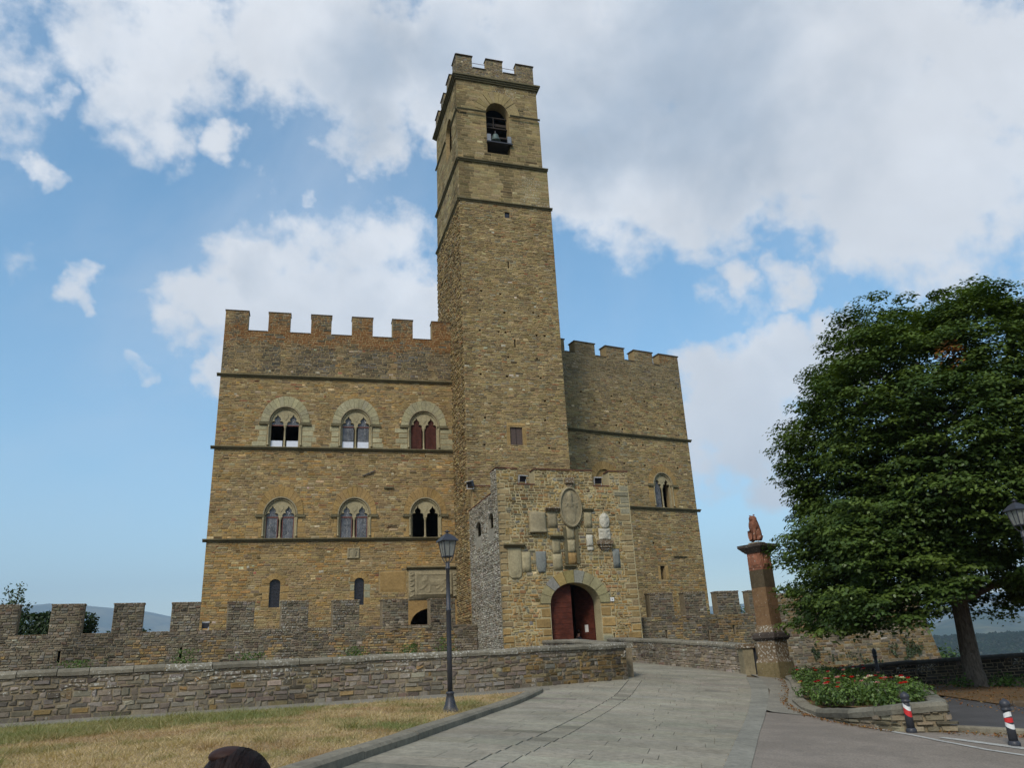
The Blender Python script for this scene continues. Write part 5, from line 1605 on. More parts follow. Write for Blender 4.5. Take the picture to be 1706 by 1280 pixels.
# ------------------------------------------------------------------- outer walls with merlons
def outer_left():
    Fw = Shift(-4.56, 45.7, 22, -32, 4)
    root = thing('battlement_wall', 'low grey crenellated wall running before the left castle wing', 'wall', tuple(Fw.pt(-10, 1, 0)))
    merl = [(-27.3, -25.9), (-24.6, -23.2), (-22.0, -20.62), (-19.28, -17.89), (-16.61, -15.26), (-14.0, -12.65), (-11.36, -10.04), (-8.71, -7.32), (-6.05, -4.63), (-3.38, -1.93), (-.68, .78)]
    out = crenels(-30, 2.05, 4.22, 5.6, .0, merl)
    sl = [(-18.7, 3.25), (-13.4, 3.2), (-23.6, 3.2)]
    holes = [rect(s - .06, s + .06, z - .28, z + .28) for s, z in sl]
    V, F = prism(Fw, out, 0, -.6, holes)
    wall = ob('wall', V, F, M_MORTD, root)

    def colf(s, z, r):
        n = len(s); c = P_RUB(n, r); oc = P_RUBO(n, r)
        wo = sst(fbm(s, z, .35, 5), .50, .62) * (z < 4.1)
        wo = np.maximum(wo, .8 * ((s % 3.1) < .9) * (z < 3.9) * (s > -14))
        c = np.where((r.random(n) < wo * .8)[:, None], oc, c)
        t = sst(fbm(s, z, .5, 15), .5, .7) * .4 + .15 * sst(z, 4.3, 5.5)
        return c * (1 - t[:, None]), .12 + .42 * sst(fbm(s, z, .6, 7), .45, .65) * (.5 + .5 * (s > -12))
    masonry(Fw, wall, out, [rect(h[0][0] - .02, h[1][0] + .02, h[0][1], h[2][1]) for h in holes], colf, (.08, .15), (.16, .38), (.015, .055), .02, jit=.25, seed=60, parts=300, weight=lambda s, z: ((s > -22) & (z > 2.0)) * 1.0 + .001)
    for (a, b) in merl: coping(Fw, root, a, b, 5.6, .6, M_DKST, .03, .05)
    prev = None
    for (a, b) in merl:
        if prev is not None: coping(Fw, root, prev + .04, a - .04, 4.22, .6, M_DKST, .02, .04)
        prev = b
    for h in holes: pr('slit_back', Fw, rect(h[0][0] - .05, h[1][0] + .05, h[0][1] - .05, h[2][1] + .05), -.605, -.62, M_DARK, wall)  # added dark plate behind each slit, standing in for its unlit depth
    return root, Fw


OL, FW = outer_left()
flood('floodlight', 'grey floodlight on the crenellated wall by the castle corner', FW.pt(-12.35, 4.27, -.3), radians(195), -.2, .8, M_METAL)


def outer_right():
    Fw = Shift(6.40, 45.3, 15, -1, 12)
    root = thing('battlement_wall', 'dark crenellated wall between the gatehouse and the stone lion column', 'wall', tuple(Fw.pt(4, 1, 0)))
    merl = [(.68, 2.1), (2.78, 4.12), (4.8, 6.22), (6.84, 8.2)]
    out = crenels(-.3, 9.4, 4.05, 5.3, -.5, merl)
    sl = [(4.03, 2.95), (1.48, 3.1), (5.64, 3.2)]
    holes = [rect(s - .05, s + .05, z - .26, z + .26) for s, z in sl]
    V, F = prism(Fw, out, 0, -.6, holes)
    wall = ob('wall', V, F, M_MORTD, root)

    def colf(s, z, r):
        n = len(s); c = P_RUB(n, r) * .82; oc = P_RUBO(n, r) * .9
        wo = np.where(((s > 2.2) & (s < 2.8)) | ((s > 4.8) & (s < 6.2)), .7, .15) * (z < 4.0)
        c = np.where((r.random(n) < wo)[:, None], oc, c)
        return c * (1 - .3 * sst(fbm(s, z, .7, 3), .5, .7))[:, None], .12 + .2 * fbm(s, z, .8, 2)
    masonry(Fw, wall, out, [rect(h[0][0] - .02, h[1][0] + .02, h[0][1], h[2][1]) for h in holes], colf, (.09, .15), (.18, .38), (.015, .05), .02, jit=.2, seed=61, parts=250, weight=lambda s, z: (z > 1.5) + .01)
    for (a, b) in merl: coping(Fw, root, a, b, 5.3, .6, M_DKST, .03, .06)
    prev = None
    for (a, b) in merl:
        if prev is not None: coping(Fw, root, prev + .04, a - .04, 4.05, .6, M_DKST, .02, .04)
        prev = b
    for h in holes: pr('slit_back', Fw, rect(h[0][0] - .05, h[1][0] + .05, h[0][1] - .05, h[2][1] + .05), -.605, -.62, M_DARK, wall)  # dark plates added at the back so the slits look unlit
    # bastion beyond, leaning back, its right edge free against the valley
    p0 = Fw.pt(9.4, 0, 0)
    fb = Shift(15.0, 47.8, 10, -1, 12)
    broot = thing('bastion', 'battered ochre stone bastion behind the big tree and the lion column', 'wall', tuple(fb.pt(4, -2, 0)))
    k = .16
    class Bat(Shift):
        def pt(s, t, z, d=0.0):
            p = Shift.pt(s, t, z, d); q = np.asarray(z, float) - 5.0
            p[..., 0] += -sin(radians(10)) * q * k; p[..., 1] += cos(radians(10)) * q * k
            return p
    FB = Bat(15.0, 47.8, 10, -1, 12)
    ob_ = [(-1, -4), (9.65, -4), (8.75, 5.05), (-1, 5.05)]
    V, F = prism(FB, ob_, 0, -1.2)
    w2 = ob('wall', V, F, M_MORTD, broot)

    def colb(s, z, r):
        n = len(s); c = P_RUBO(n, r) * .60; d_ = P_RUB(n, r) * .85
        t = .35 + .6 * sst(fbm(s, z, .45, 3), .4, .65)
        return np.where((r.random(n) < t)[:, None], d_, c), .06 + 0 * s
    masonry(FB, w2, ob_, [], colb, (.11, .18), (.25, .5), (.012, .04), .02, seed=62, parts=250, weight=lambda s, z: (z > .5) + .01)
    pr('coping', FB, rect(-1, 8.8, 5.05, 5.15), .05, -1.2, M_DKST, broot)
    sd = FB.pt(9.65, 0, -1.2)
    pr('return_wall', FB, [(8.6, -4), (9.62, -4), (8.72, 5.0), (8.2, 5.0)], -1.2, -9, M_PLAIN, broot)
    return root, Fw


OR_, FWR = outer_right()


# ------------------------------------------------------------------- low parapets along the road
def parapet(name, label, path, zb, H, thick, seed, s_lo, s_hi, parts, colk=1.0, order=1, och=None):
    fr = Frame(path, zb)
    mid = fr.pt(fr.L / 2, 0, 0)
    root = thing(name, label, 'wall', tuple(mid))
    hc = .14
    n = len(path)
    # core, segment by segment on one mesh
    P = np.array(path); V = []; F = []
    seg = np.diff(P, axis=0); nr = np.c_[seg[:, 1], -seg[:, 0]]; nr /= np.linalg.norm(nr, axis=1)[:, None]
    nv = np.vstack([nr[:1], (nr[1:] + nr[:-1]) / 2, nr[-1:]]); nv /= np.linalg.norm(nv, axis=1)[:, None]
    for i in range(n):
        f_ = P[i]; b_ = P[i] - nv[i] * thick
        V += [(f_[0], f_[1], zb[i] - .8), (f_[0], f_[1], zb[i] + H - hc), (b_[0], b_[1], zb[i] + H - hc), (b_[0], b_[1], zb[i] - .8)]
    for i in range(n - 1):
        for j in range(4): F.append((i * 4 + j, i * 4 + (j + 1) % 4, (i + 1) * 4 + (j + 1) % 4, (i + 1) * 4 + j))
    F += [(0, 3, 2, 1), tuple((n - 1) * 4 + j for j in range(4))]
    wall = ob('wall', V, F, M_MORTD, root)

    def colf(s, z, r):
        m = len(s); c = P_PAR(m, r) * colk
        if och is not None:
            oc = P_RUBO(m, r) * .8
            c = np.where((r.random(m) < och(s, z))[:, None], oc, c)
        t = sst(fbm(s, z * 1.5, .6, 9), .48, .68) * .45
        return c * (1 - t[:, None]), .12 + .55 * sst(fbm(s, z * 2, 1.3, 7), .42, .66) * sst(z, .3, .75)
    s_hi = min(s_hi, fr.L - .02)
    masonry(fr, wall, rect(s_lo, s_hi, -.12, H - hc), [], colf, (.06, .155), (.10, .38), (.006, .035), .018, jit=.42, seed=seed, parts=parts)
    # coping stones
    r = random.Random(seed); t = 0
    while t < fr.L - .1:
        e = min(fr.L, t + r.uniform(.6, 1.15))
        if fr.L - e < .35: e = fr.L
        k = 4 if e - t > .5 else 3
        ts = np.linspace(t + .008, e - .008, k)
        pf = [(.05, 0), (.06, hc * .55), (.02, hc * .95), (-.08, hc * 1.08), (-thick + .08, hc * 1.08), (-thick - .02, hc * .9), (-thick - .06, hc * .5), (-thick - .05, 0)]
        dz = r.uniform(-.012, .012)
        VV = []
        for q in ts:
            i = int(fr.seg(np.array(q))); rr = (q - fr.cum[i]) / (fr.cum[i + 1] - fr.cum[i]); nn = nv[i] * (1 - rr) + nv[i + 1] * rr
            c = fr.pt(q, H - hc, 0)
            for d_, z_ in pf: VV.append((c[0] + nn[0] * d_, c[1] + nn[1] * d_, c[2] + z_ + dz + r.uniform(-.006, .006)))
        m = len(pf)
        FF = [(i * m + j, i * m + (j + 1) % m, (i + 1) * m + (j + 1) % m, (i + 1) * m + j) for i in range(k - 1) for j in range(m)] + [tuple(range(m)), tuple((k - 1) * m + j for j in range(m - 1, -1, -1))]
        o = ob('coping_stone', VV, FF, M_OBJ, root); s_ = r.uniform(.8, 1.15)
        o.color = (.19 * s_, .172 * s_, .13 * s_, r.uniform(.15, .6))
        t = e
    return root, fr


PARL, FPL = parapet('parapet_wall', 'long low lichened stone wall with rounded coping behind the dry lawn', PAR_L, PAR_LZ, 1.05, .45, 70, 5.5, None or 33.9, 300, 1.0,
                    och=lambda s, z: .55 * (s > 28) * (z < .75) + .06)
_rl = [(7.93, 29.95), (7.03, 32.5), (5.66, 35.4), (4.6, 38.04), (4.35, 43.4)]
_rz = [1.10, 1.31, 1.57, 1.77, 1.97]
PARR, FPR = parapet('parapet_wall', 'low stone parapet on the right of the ramp, from the gatehouse to the lion column', _rl[::-1], _rz[::-1], 1.02, .45, 71, .0, 14.6, 230, 1.05)
PARB, FPB = parapet('parapet_wall', 'bridge parapet left of the gate door, mostly hidden behind the long wall', [(.9, 42.2), (1.9, 36), (2.95, 26.6)], [1.95, 1.72, 1.22], 1.05, .45, 72, .0, 16.0, 60, 1.0)
# smooth end pier of the right parapet
pf_ = Shift(7.72, 29.62, 5, -.2, 2)
pier = thing('gate_pier', 'smooth squared end pier of the right parapet beside the lion column', 'pier', tuple(pf_.pt(.2, 1.1, 0)))
pr('pier_block', pf_, rect(-.02, .36, .7, 1.98), .0, -.5, M_PALE2, pier); pr('cap', pf_, rect(-.08, .42, 1.98, 2.12), .06, -.55, M_DKST, pier)
pr('iron_post', pf_, rect(.42, .5, .9, 2.05), -.1, -.2, M_METAL, pier)


# terrace wall under the tree; the tree's shade is darkened into its stone colours
TER = [(9.9, 31.2), (13.6, 30.2), (17, 29.3), (24, 27.6), (36, 25.2)]
_tz = [.10, .28, .36, .3, .1]
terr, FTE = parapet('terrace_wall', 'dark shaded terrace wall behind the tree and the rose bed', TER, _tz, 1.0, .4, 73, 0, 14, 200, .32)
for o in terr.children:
    if o.name.startswith('coping_stone'): o.color = (.055, .05, .042, .0)  # coping colour carries the tree's shade too


# ------------------------------------------------------------------- lion column
def column():
    bx, by = 8.52, 28.75; z0 = .9
    yaw = radians(38)
    root = thing('stone_column', 'square weathered stone column with reddish carved top, beside the ramp', 'column', (bx, by, z0))
    R = Matrix.Rotation(yaw, 3, 'Z')
    def blk(nm, z, h, w0, w1, mat, n=1):
        g = Geo(); V = []
        for (w, zz) in ((w0, z), (w1, z + h)):
            for (x, y) in ((-1, -1), (1, -1), (1, 1), (-1, 1)): V.append(R @ Vector((x * w / 2, y * w / 2, 0)) + Vector((bx, by, zz)))
        g.add(V, [(0, 3, 2, 1), (4, 5, 6, 7), (0, 1, 5, 4), (1, 2, 6, 5), (2, 3, 7, 6), (3, 0, 4, 7)])
        return g.ob(nm, mat, root)
    M_MOSS = stone_mat('mossy_base_stone', 'flat', (.165, .13, .065), .3)
    blk('base_block', .75, .72, .90, .88, M_MOSS)
    blk('plinth', 1.47, .12, .88, .82, M_DKST)
    blk('pedestal', 1.59, .62, .74, .72, M_DKST)
    blk('pedestal_moulding', 2.18, .08, .78, .90, M_DKST2); blk('pedestal_moulding', 2.26, .12, .92, .90, M_DKST2); blk('pedestal_moulding', 2.38, .07, .84, .76, M_DKST2)
    blk('shaft_base', 2.45, .13, .74, .70, M_DKST); blk('shaft_base', 2.58, .10, .66, .60, M_MARBLE if False else M_DKST)
    M_SHAFT = stone_mat('column_shaft_stone', 'flat', (.165, .10, .052), .3)
    M_SHAFT2 = stone_mat('column_shaft_dark_stone', 'flat', (.085, .066, .04), .2)
    z = 2.68
    for k, h in enumerate((.62, .66, .60)):
        w = .60 - k * .006
        blk('shaft_block', z, h - .006, w, w - .004, M_SHAFT2 if k == 2 else M_SHAFT); z += h
    cap = blk('carved_block', z, .60, .58, .57, M_REDST)
    for q in range(2):
        a = yaw + (-pi / 2 if q else pi)       # the two faces that look at the road
        nx, ny = sin(a + pi / 2) , 0
        ang = yaw - q * pi / 2
        ox = bx + .315 * (-sin(0))
        # frame of the face
        u = Vector((cos(yaw), sin(yaw), 0)) if q == 0 else Vector((sin(yaw), -cos(yaw), 0))
        nrm = Vector((sin(yaw), -cos(yaw), 0)) if q == 0 else Vector((-cos(yaw), -sin(yaw), 0))
        c = Vector((bx, by, 0)) + nrm * .290
        st = c - u * .24
        fr = Shift(st.x, st.y, math.degrees(math.atan2(u.y, u.x)), -.1, 1)
        relief('carved_figure', fr, cap, 0, .48, z + .06, z + .56, M_REDST, [(.5, .8, .5, .72, .07, .05), (.5, .65, .5, .3, .10, .05), (.35, .6, .25, .25, .04, .04), (.65, .6, .75, .25, .04, .04), (.04, .05, .04, .95, .02, .03), (.96, .05, .96, .95, .02, .03)], d=.002, back=-.002, n=18)
    z += .6
    blk('capital', z, .06, .66, .74, M_DKST2); blk('capital', z + .06, .13, .76, .98, M_DKST2); blk('capital', z + .19, .10, 1.0, 1.0, M_DKST2)
    z += .29
    blk('statue_base', z, .09, .44, .42, M_DKST)
    return z + .09, bx, by, yaw


_cz, _cx, _cy, _cyaw = column()


def skin_body(name, joints, edges, mat, parent=None, root=0, sub=2, **props):
    """one continuous figure grown over a skeleton; joints: [(x,y,z,r)]"""
    me = bpy.data.meshes.new(name)
    me.from_pydata([j[:3] for j in joints], edges, []); me.update()
    o = bpy.data.objects.new(name, me); COL.objects.link(o)
    md = o.modifiers.new('skin', 'SKIN')
    for i, j in enumerate(joints):
        rr = j[3] if isinstance(j[3], tuple) else (j[3], j[3])
        me.skin_vertices[0].data[i].radius = rr
        me.skin_vertices[0].data[i].use_root = (i == root)
    sb = o.modifiers.new('sub', 'SUBSURF'); sb.levels = sub; sb.render_levels = sub
    dg = bpy.context.evaluated_depsgraph_get()
    m2 = bpy.data.meshes.new_from_object(o.evaluated_get(dg))
    bpy.data.objects.remove(o)
    m2.polygons.foreach_set('use_smooth', np.ones(len(m2.polygons), bool))
    m2.materials.clear(); m2.materials.append(mat)
    return link(name, m2, parent, **props)


def lion():
    """upright seated lion, front paws on a shield"""
    z = _cz; x, y = _cx, _cy
    a = radians(205)      # it looks at the road
    f = Vector((cos(a), sin(a), 0)); s_ = Vector((-sin(a), cos(a), 0))
    root = thing('lion_statue', 'worn reddish stone lion sitting upright on top of the column', 'statue', (x, y, z))
    def P(fw, sd, up, r): v = Vector((x, y, z)) + f * fw + s_ * sd + Vector((0, 0, up)); return (v.x, v.y, v.z, r)
    J = [P(-.08, 0, .16, .19), P(-.04, 0, .38, .19), P(.0, 0, .58, .19), P(.02, 0, .76, .17), P(.05, 0, .90, .15), P(.17, 0, .84, .08),
         P(.07, .11, .52, .055), P(.14, .11, .28, .05), P(.16, .11, .05, .055), P(.07, -.11, .52, .055), P(.14, -.11, .28, .05), P(.16, -.11, .05, .055),
         P(-.04, .15, .16, .09), P(.08, .16, .06, .06), P(-.04, -.15, .16, .09), P(.08, -.16, .06, .06), P(-.19, .06, .10, .04), P(-.2, .14, .25, .03)]
    E = [(0, 1), (1, 2), (2, 3), (3, 4), (4, 5), (2, 6), (6, 7), (7, 8), (2, 9), (9, 10), (10, 11), (0, 12), (12, 13), (0, 14), (14, 15), (0, 16), (16, 17)]
    skin_body('lion_body', J, E, M_REDST, root)
    g = Geo()
    for k in range(9):   # locks of the mane
        t = -1.3 + k * .33
        c = Vector((x, y, z)) + f * (.0 + .05 * cos(t)) + s_ * (.13 * sin(t)) + Vector((0, 0, .80 + .05 * cos(t)))
        g.lathe([(.01, -.12), (.05, -.04), (.055, .05), (.01, .12)], c, 7)
    g.ob('mane', M_REDST, root, True)
    g = Geo()
    for sd in (-1, 1): g.lathe([(.03, -.02), (.035, .0), (.012, .025)], Vector((x, y, z)) + s_ * (.10 * sd) + Vector((0, 0, .985)) + f * .03, 8)
    g.ob('ears', M_REDST, root, True)
    c = Vector((x, y, z)) + f * .22
    fr = Shift(c.x - s_.x * -.11, c.y - s_.y * -.11, math.degrees(math.atan2(-s_.y, -s_.x)), -.1, 1)
    relief('shield', fr, root, 0, .22, z + .1, z + .42, M_REDST, [(.5, .7, .5, .3, .05, .03)], 'shield', .02, -.03, 14)


lion()


# ------------------------------------------------------------------- street lamps
def street_lamp(label, x, y, z0, H, yaw=.5):
    root = thing('street_lamp', label, 'street lamp', (x, y, z0), 'black lantern street lamps')
    P = Vector((x, y, z0))
    g = Geo(); g.lathe([(.19, -.05), (.19, .03), (.165, .05), (.15, .07), (.11, .16), (.085, .27), (.07, .34), (.085, .355), (.085, .385), (.06, .40)], P, 20); g.ob('base', M_METAL, root, True)
    hl = H - .68
    g = Geo(); g.lathe([(.052, .38), (.050, 1.2), (.048, 1.95), (.056, 1.96), (.056, 1.99), (.044, 2.0), (.038, hl - .12), (.052, hl - .11), (.052, hl - .08), (.04, hl - .07), (.045, hl + .02), (.02, hl + .05)], P, 16); g.ob('pole', M_METAL, root, True)
    R = Matrix.Rotation(yaw, 3, 'Z')
    zb, zt = hl + .15, hl + .47; wb, wt = .092, .142
    corners_b = [R @ Vector((sx * wb, sy * wb, zb)) + P for sx, sy in ((-1, -1), (1, -1), (1, 1), (-1, 1))]
    corners_t = [R @ Vector((sx * wt, sy * wt, zt)) + P for sx, sy in ((-1, -1), (1, -1), (1, 1), (-1, 1))]
    for i in range(4):
        j = (i + 1) % 4
        k = .97
        c = P + Vector((0, 0, (zb + zt) / 2))
        q = [c + (v - c) * .96 for v in (corners_b[i], corners_b[j], corners_t[j], corners_t[i])]
        inn = [c + (v - c) * .90 for v in (corners_b[i], corners_b[j], corners_t[j], corners_t[i])]
        g = Geo(); g.add(q + inn, [(0, 1, 2, 3), (7, 6, 5, 4), (0, 4, 5, 1), (1, 5, 6, 2), (2, 6, 7, 3), (3, 7, 4, 0)]); g.ob('lantern_pane', M_LAMPGLASS, root)
        g = Geo(); g.tube([corners_b[i], corners_t[i]], .011, 6); g.ob('corner_bar', M_METAL, root)
        m_b = (corners_b[i] + corners_b[j]) / 2; m_t = (corners_t[i] + corners_t[j]) / 2
        g = Geo(); g.tube([m_b, m_t], .006, 5); g.ob('glazing_bar', M_METAL, root)
        g = Geo(); g.tube([corners_b[i], corners_b[j]], .012, 6); g.tube([corners_t[i], corners_t[j]], .014, 6); g.ob('frame_rail', M_METAL, root)
        e = P + Vector((0, 0, hl + .01))
        g = Geo(); g.tube([corners_b[i], corners_b[i] * .55 + e * .45 + Vector((0, 0, -.05)), e], .010, 6); g.ob('bracket', M_METAL, root)
    roof = [(wt + .042, zt - .005), (wt + .038, zt + .02), (wt * .78, zt + .10), (wt * .34, zt + .155), (.0001, zt + .16)]
    V = []
    for w, zz in roof:
        for sx, sy in ((-1, -1), (1, -1), (1, 1), (-1, 1)): V.append(R @ Vector((sx * w, sy * w, zz)) + P)
    F = [(k * 4 + i, k * 4 + (i + 1) % 4, (k + 1) * 4 + (i + 1) % 4, (k + 1) * 4 + i) for k in range(len(roof) - 1) for i in range(4)] + [(0, 3, 2, 1)]
    rf = ob('roof', V, F, M_METAL, root)
    g = Geo(); g.lathe([(.045, zt + .14), (.04, zt + .17), (.02, zt + .175), (.02, zt + .19), (.06, zt + .195), (.062, zt + .205), (.02, zt + .225), (.008, zt + .25)], P, 12); g.ob('finial', M_METAL, rf, True)
    return root


street_lamp('black lantern lamp post standing on the dry lawn by the kerb', -1.55, 16.9, .88, 3.60)
street_lamp('black lantern lamp half cut by the right edge, in front of the big tree', 10.70, 17.0, G(10.7, 17.0), 4.55 - G(10.7, 17.0), .2)


# ------------------------------------------------------------------- bollards
def bollard(label, x, y, z0, H=.72):
    root = thing('bollard', label, 'bollard', (x, y, z0), 'iron bollards by the rose bed')
    P = Vector((x, y, z0)); k = H / .72
    g = Geo(); g.lathe([(.088, -.04), (.088, .05), (.078, .065), (.07, .08)], P, 16); g.ob('foot', M_METAL, root, True)
    g = Geo(); g.lathe([(.068, .07), (.060, .30), (.056, .52 * k), (.05, .53 * k)], P, 16); g.ob('post', M_METAL, root, True)
    g = Geo(); g.lathe([(.05, .52 * k), (.075, .535 * k), (.078, .56 * k), (.06, .575 * k), (.075, .60 * k), (.08, .635 * k), (.066, .675 * k), (.035, .70 * k), (.02, .705 * k), (.012, .72 * k)], P, 16); g.ob('head', M_METAL, root, True)
    n = 20
    def band(z0_, z1_, mat, skew, nm):
        V = []
        for i in range(n):
            a = 2 * pi * i / n
            for zz in (z0_, z1_):
                q = zz + skew * cos(a - 2.0); rr = .0662 - (q - .1) * .022
                V.append(P + Vector((cos(a) * rr, sin(a) * rr, q)))
        F = [(2 * i, 2 * ((i + 1) % n), 2 * ((i + 1) % n) + 1, 2 * i + 1) for i in range(n)]
        ob(nm, V, F, mat, root, True)
    return root, band


_b1, band = bollard('black iron bollard with a red and white diagonal band, before the rose bed wall', 6.62, 15.0, G(6.62, 15.0), .67)
band(.30, .40, M_RED, .05, 'red_band'); band(.401, .47, M_WBAND, .05, 'white_band')
_b2, band = bollard('black iron bollard with white, red and white bands and a chain, at the right edge', 7.47, 13.45, G(7.47, 13.45), .69)
band(.27, .34, M_WBAND, .03, 'white_band'); band(.341, .41, M_RED, .0, 'red_band'); band(.411, .48, M_WBAND, -.02, 'white_band')
_b3, band = bollard('plain black bollard standing behind the roses by the shaded wall', 11.9, 28.6, G(11.9, 28.6) + .05, 1.15)


def chain():
    a = Vector((7.55, 13.42, G(7.47, 13.45) + .60)); b = Vector((9.9, 12.6, G(9.9, 12.6) + .60))
    n = 46
    root = thing('chain', 'dark iron chain hanging from the bollard at the right edge', 'chain', tuple(a))
    for i in range(n):
        t = (i + .5) / n
        p = a.lerp(b, t) + Vector((0, 0, -.28 * 4 * t * (1 - t)))
        d = (b - a).normalized() + Vector((0, 0, -.28 * 4 * (1 - 2 * t) / (b - a).length)); d.normalize()
        up = Vector((0, 0, 1)); sd = d.cross(up).normalized(); w = sd if i % 2 else d.cross(sd).normalized()
        pts = [p + d * (.033 * cos(q)) + w * (.016 * sin(q)) for q in np.linspace(0, 2 * pi, 9)]
        g = Geo(); g.tube(pts, .005, 5); g.ob('chain_link', M_METAL, root)


chain()
bollard('black iron bollard outside the frame holding the far end of the chain', 9.95, 12.58, G(9.95, 12.58), .72)


# ------------------------------------------------------------------- foliage
def leaves(name, P, N, size, col, mat, parent=None, aspect=.6, seed=0, droop=.3, **props):
    """P points, N normals: one bent leaf each (two triangles pairs)"""
    r = np.random.default_rng(seed); n = len(P)
    N = N / np.maximum(np.linalg.norm(N, axis=1), 1e-6)[:, None]
    t = r.normal(size=(n, 3)); t -= (t * N).sum(1)[:, None] * N; t /= np.linalg.norm(t, axis=1)[:, None]
    b = np.cross(N, t)
    s = (size * r.uniform(.65, 1.3, n))[:, None]
    tip = P + t * s; base = P - t * s * .5
    l = P + b * s * aspect * .6 - N * s * droop * .4; q = P - b * s * aspect * .6 - N * s * droop * .4
    V = np.stack([base, l, tip - N * s * droop, q], 1).reshape(-1, 3)
    F = np.arange(n * 4).reshape(n, 4)
    F = np.concatenate([F[:, [0, 1, 2]], F[:, [0, 2, 3]]])
    C = np.repeat(np.c_[np.clip(col, 0, 1), np.ones(n)], 4, 0)
    return ob(name, V, F, mat, parent, False, {'col': C}, **props)


def clumps(r, centres, radii, per, flat=.45):
    """leaf points on the upper skin of flattened clumps"""
    n = len(centres); k = np.repeat(np.arange(n), per)
    d = r.normal(size=(len(k), 3)); d /= np.linalg.norm(d, axis=1)[:, None]
    d[:, 2] = np.where(r.random(len(k)) < .8, np.abs(d[:, 2]), d[:, 2])
    rad = radii[k] * r.uniform(.55, 1.05, len(k)) 
    off = d * rad[:, None]; off[:, 2] *= flat
    return centres[k] + off, d, k


def big_tree():
    r = np.random.default_rng(21)
    tx, ty = 12.85, 24.3; tz = G(tx, ty)
    root = thing('horse_chestnut_tree', 'large dark green broadleaf tree with dense rounded crown on the right', 'tree', (tx, ty, tz))
    g = Geo()
    g.tube([(tx, ty, tz - .3), (tx, ty, tz + .05), (tx - .02, ty, tz + .5), (tx + .02, ty, tz + 1.6), (tx + .06, ty, tz + 2.8), (tx + .15, ty + .05, tz + 4.5), (tx + .3, ty, tz + 7), (tx + .5, ty, tz + 10)], [.42, .34, .27, .235, .22, .19, .14, .05], 14)
    g.ob('trunk', M_BARK, root, True)
    cx, cy, cz = tx + 1.15, ty, 7.05
    br = []
    for i in range(26):
        a = i * 2.4 + r.uniform(-.3, .3); z0 = tz + 2.4 + i * .24
        L = 5.0 * (1 - .45 * i / 26) * r.uniform(.75, 1)
        rise = r.uniform(.05, .5) + i * .03
        p0 = Vector((tx + .1, ty, z0)); d = Vector((cos(a), sin(a), rise)).normalized()
        pts = [p0 + d * L * t + Vector((0, 0, -.35 * t * t * L * .2)) for t in (0, .25, .5, .75, 1)]
        b0 = .13 * (1 - .5 * i / 26)
        g = Geo(); g.tube(pts, [b0, b0 * .75, b0 * .5, b0 * .3, .012], 7)
        for q in range(3):
            s0 = pts[1 + q]; d2 = (d + Vector((r.uniform(-.9, .9), r.uniform(-.9, .9), r.uniform(-.2, .5)))).normalized()
            g.tube([s0, s0 + d2 * L * .18, s0 + d2 * L * .33 + Vector((0, 0, -.1))], [b0 * .4, b0 * .25, .01], 5)
        g.ob('branch', M_BARK, root, True)
    # crown surface: radius by direction, uneven
    def crown_r(az, el):
        base = np.where(el > 0, 5.25, 5.1)
        lump = .55 * np.sin(3 * az + 1.3) * np.cos(2 * el) + .4 * np.sin(5 * az + 3 * el) + .28 * np.sin(9 * az - 4 * el + 1) + .22 * np.sin(14 * el + 6 * az)
        return base + lump * .8
    n = 3900
    az = r.uniform(0, 2 * pi, n); el = np.arcsin(r.uniform(-.97, 1, n))
    R = crown_r(az, el) * np.where(r.random(n) < .72, r.uniform(.88, 1.0, n), r.uniform(.35, .9, n))
    c = np.stack([cx + R * np.cos(el) * np.cos(az), cy + R * np.cos(el) * np.sin(az), cz + R * np.sin(el) * np.where(el > 0, 1.0, .96)], 1)
    low = r.random(n) < .24
    c[low] = np.stack([8.3 + 3.9 * r.random(low.sum()) ** .8, r.uniform(20.8, 26.5, low.sum()), r.uniform(2.1, 5.4, low.sum())], 1)
    keep = c[:, 2] > 2.15 + 1.0 * sst(np.abs(c[:, 0] - tx + .4), 2.3, .6) + .22 * np.sin(c[:, 0] * 2.2)
    keep &= ~((np.hypot(c[:, 0] - tx + .6, c[:, 1] - ty) < 1.9) & (c[:, 2] < 3.9))
    c = c[keep]
    rad = r.uniform(.36, .74, len(c))
    P, D, k = clumps(r, c, rad, 128, .42)
    out = P - np.array([cx, cy, cz]); out /= np.linalg.norm(out, axis=1)[:, None]
    N = np.array([0, 0, 1.3]) + out * .5 + D * .55 + r.normal(size=P.shape) * .3
    hue = (r.random(len(c)) ** 1.6)[k]; lv = r.uniform(.75, 1.3, len(P))
    dk = np.array([.040, .072, .014]); lt = np.array([.105, .155, .027])
    col = (dk * (1 - hue[:, None]) + lt * hue[:, None]) * lv[:, None]
    # a spray of dead brown leaves high in the crown, and young tips
    cc = c[np.argmin(np.linalg.norm(c - np.array([11.6, 19.6, 9.0]), axis=1))]
    dead = np.linalg.norm(P - cc, axis=1) < .42
    col[dead] = np.array([.25, .11, .03]) * lv[dead, None]
    leaves('foliage', P, N, .078, col, M_LEAF, root, .85, 3, .35, kind='stuff')
    # suckers at the foot
    for (dx, dy) in ((-.55, -.2), (.55, -.25), (.95, -.1)):
        m = 150; p = r.normal(size=(m, 3)) * np.array([.2, .15, .10]) + np.array([tx + dx, ty + dy, tz + .15])
        sp = thing('sucker_shoot', 'bright green shoots at the foot of the big tree, ' + {-.55: 'left of the trunk', .55: 'touching the right of the trunk', .95: 'farthest right from the trunk'}[dx], 'shoots', (tx + dx, ty + dy, tz), 'green shoots round the big tree')
        leaves('leaf_tuft', p, r.normal(size=(m, 3)) + np.array([0, 0, 1.5]), .07, np.array([.07, .14, .03]) * r.uniform(.6, 1.3, (m, 1)), M_LEAF, sp, .7, 5)


big_tree()


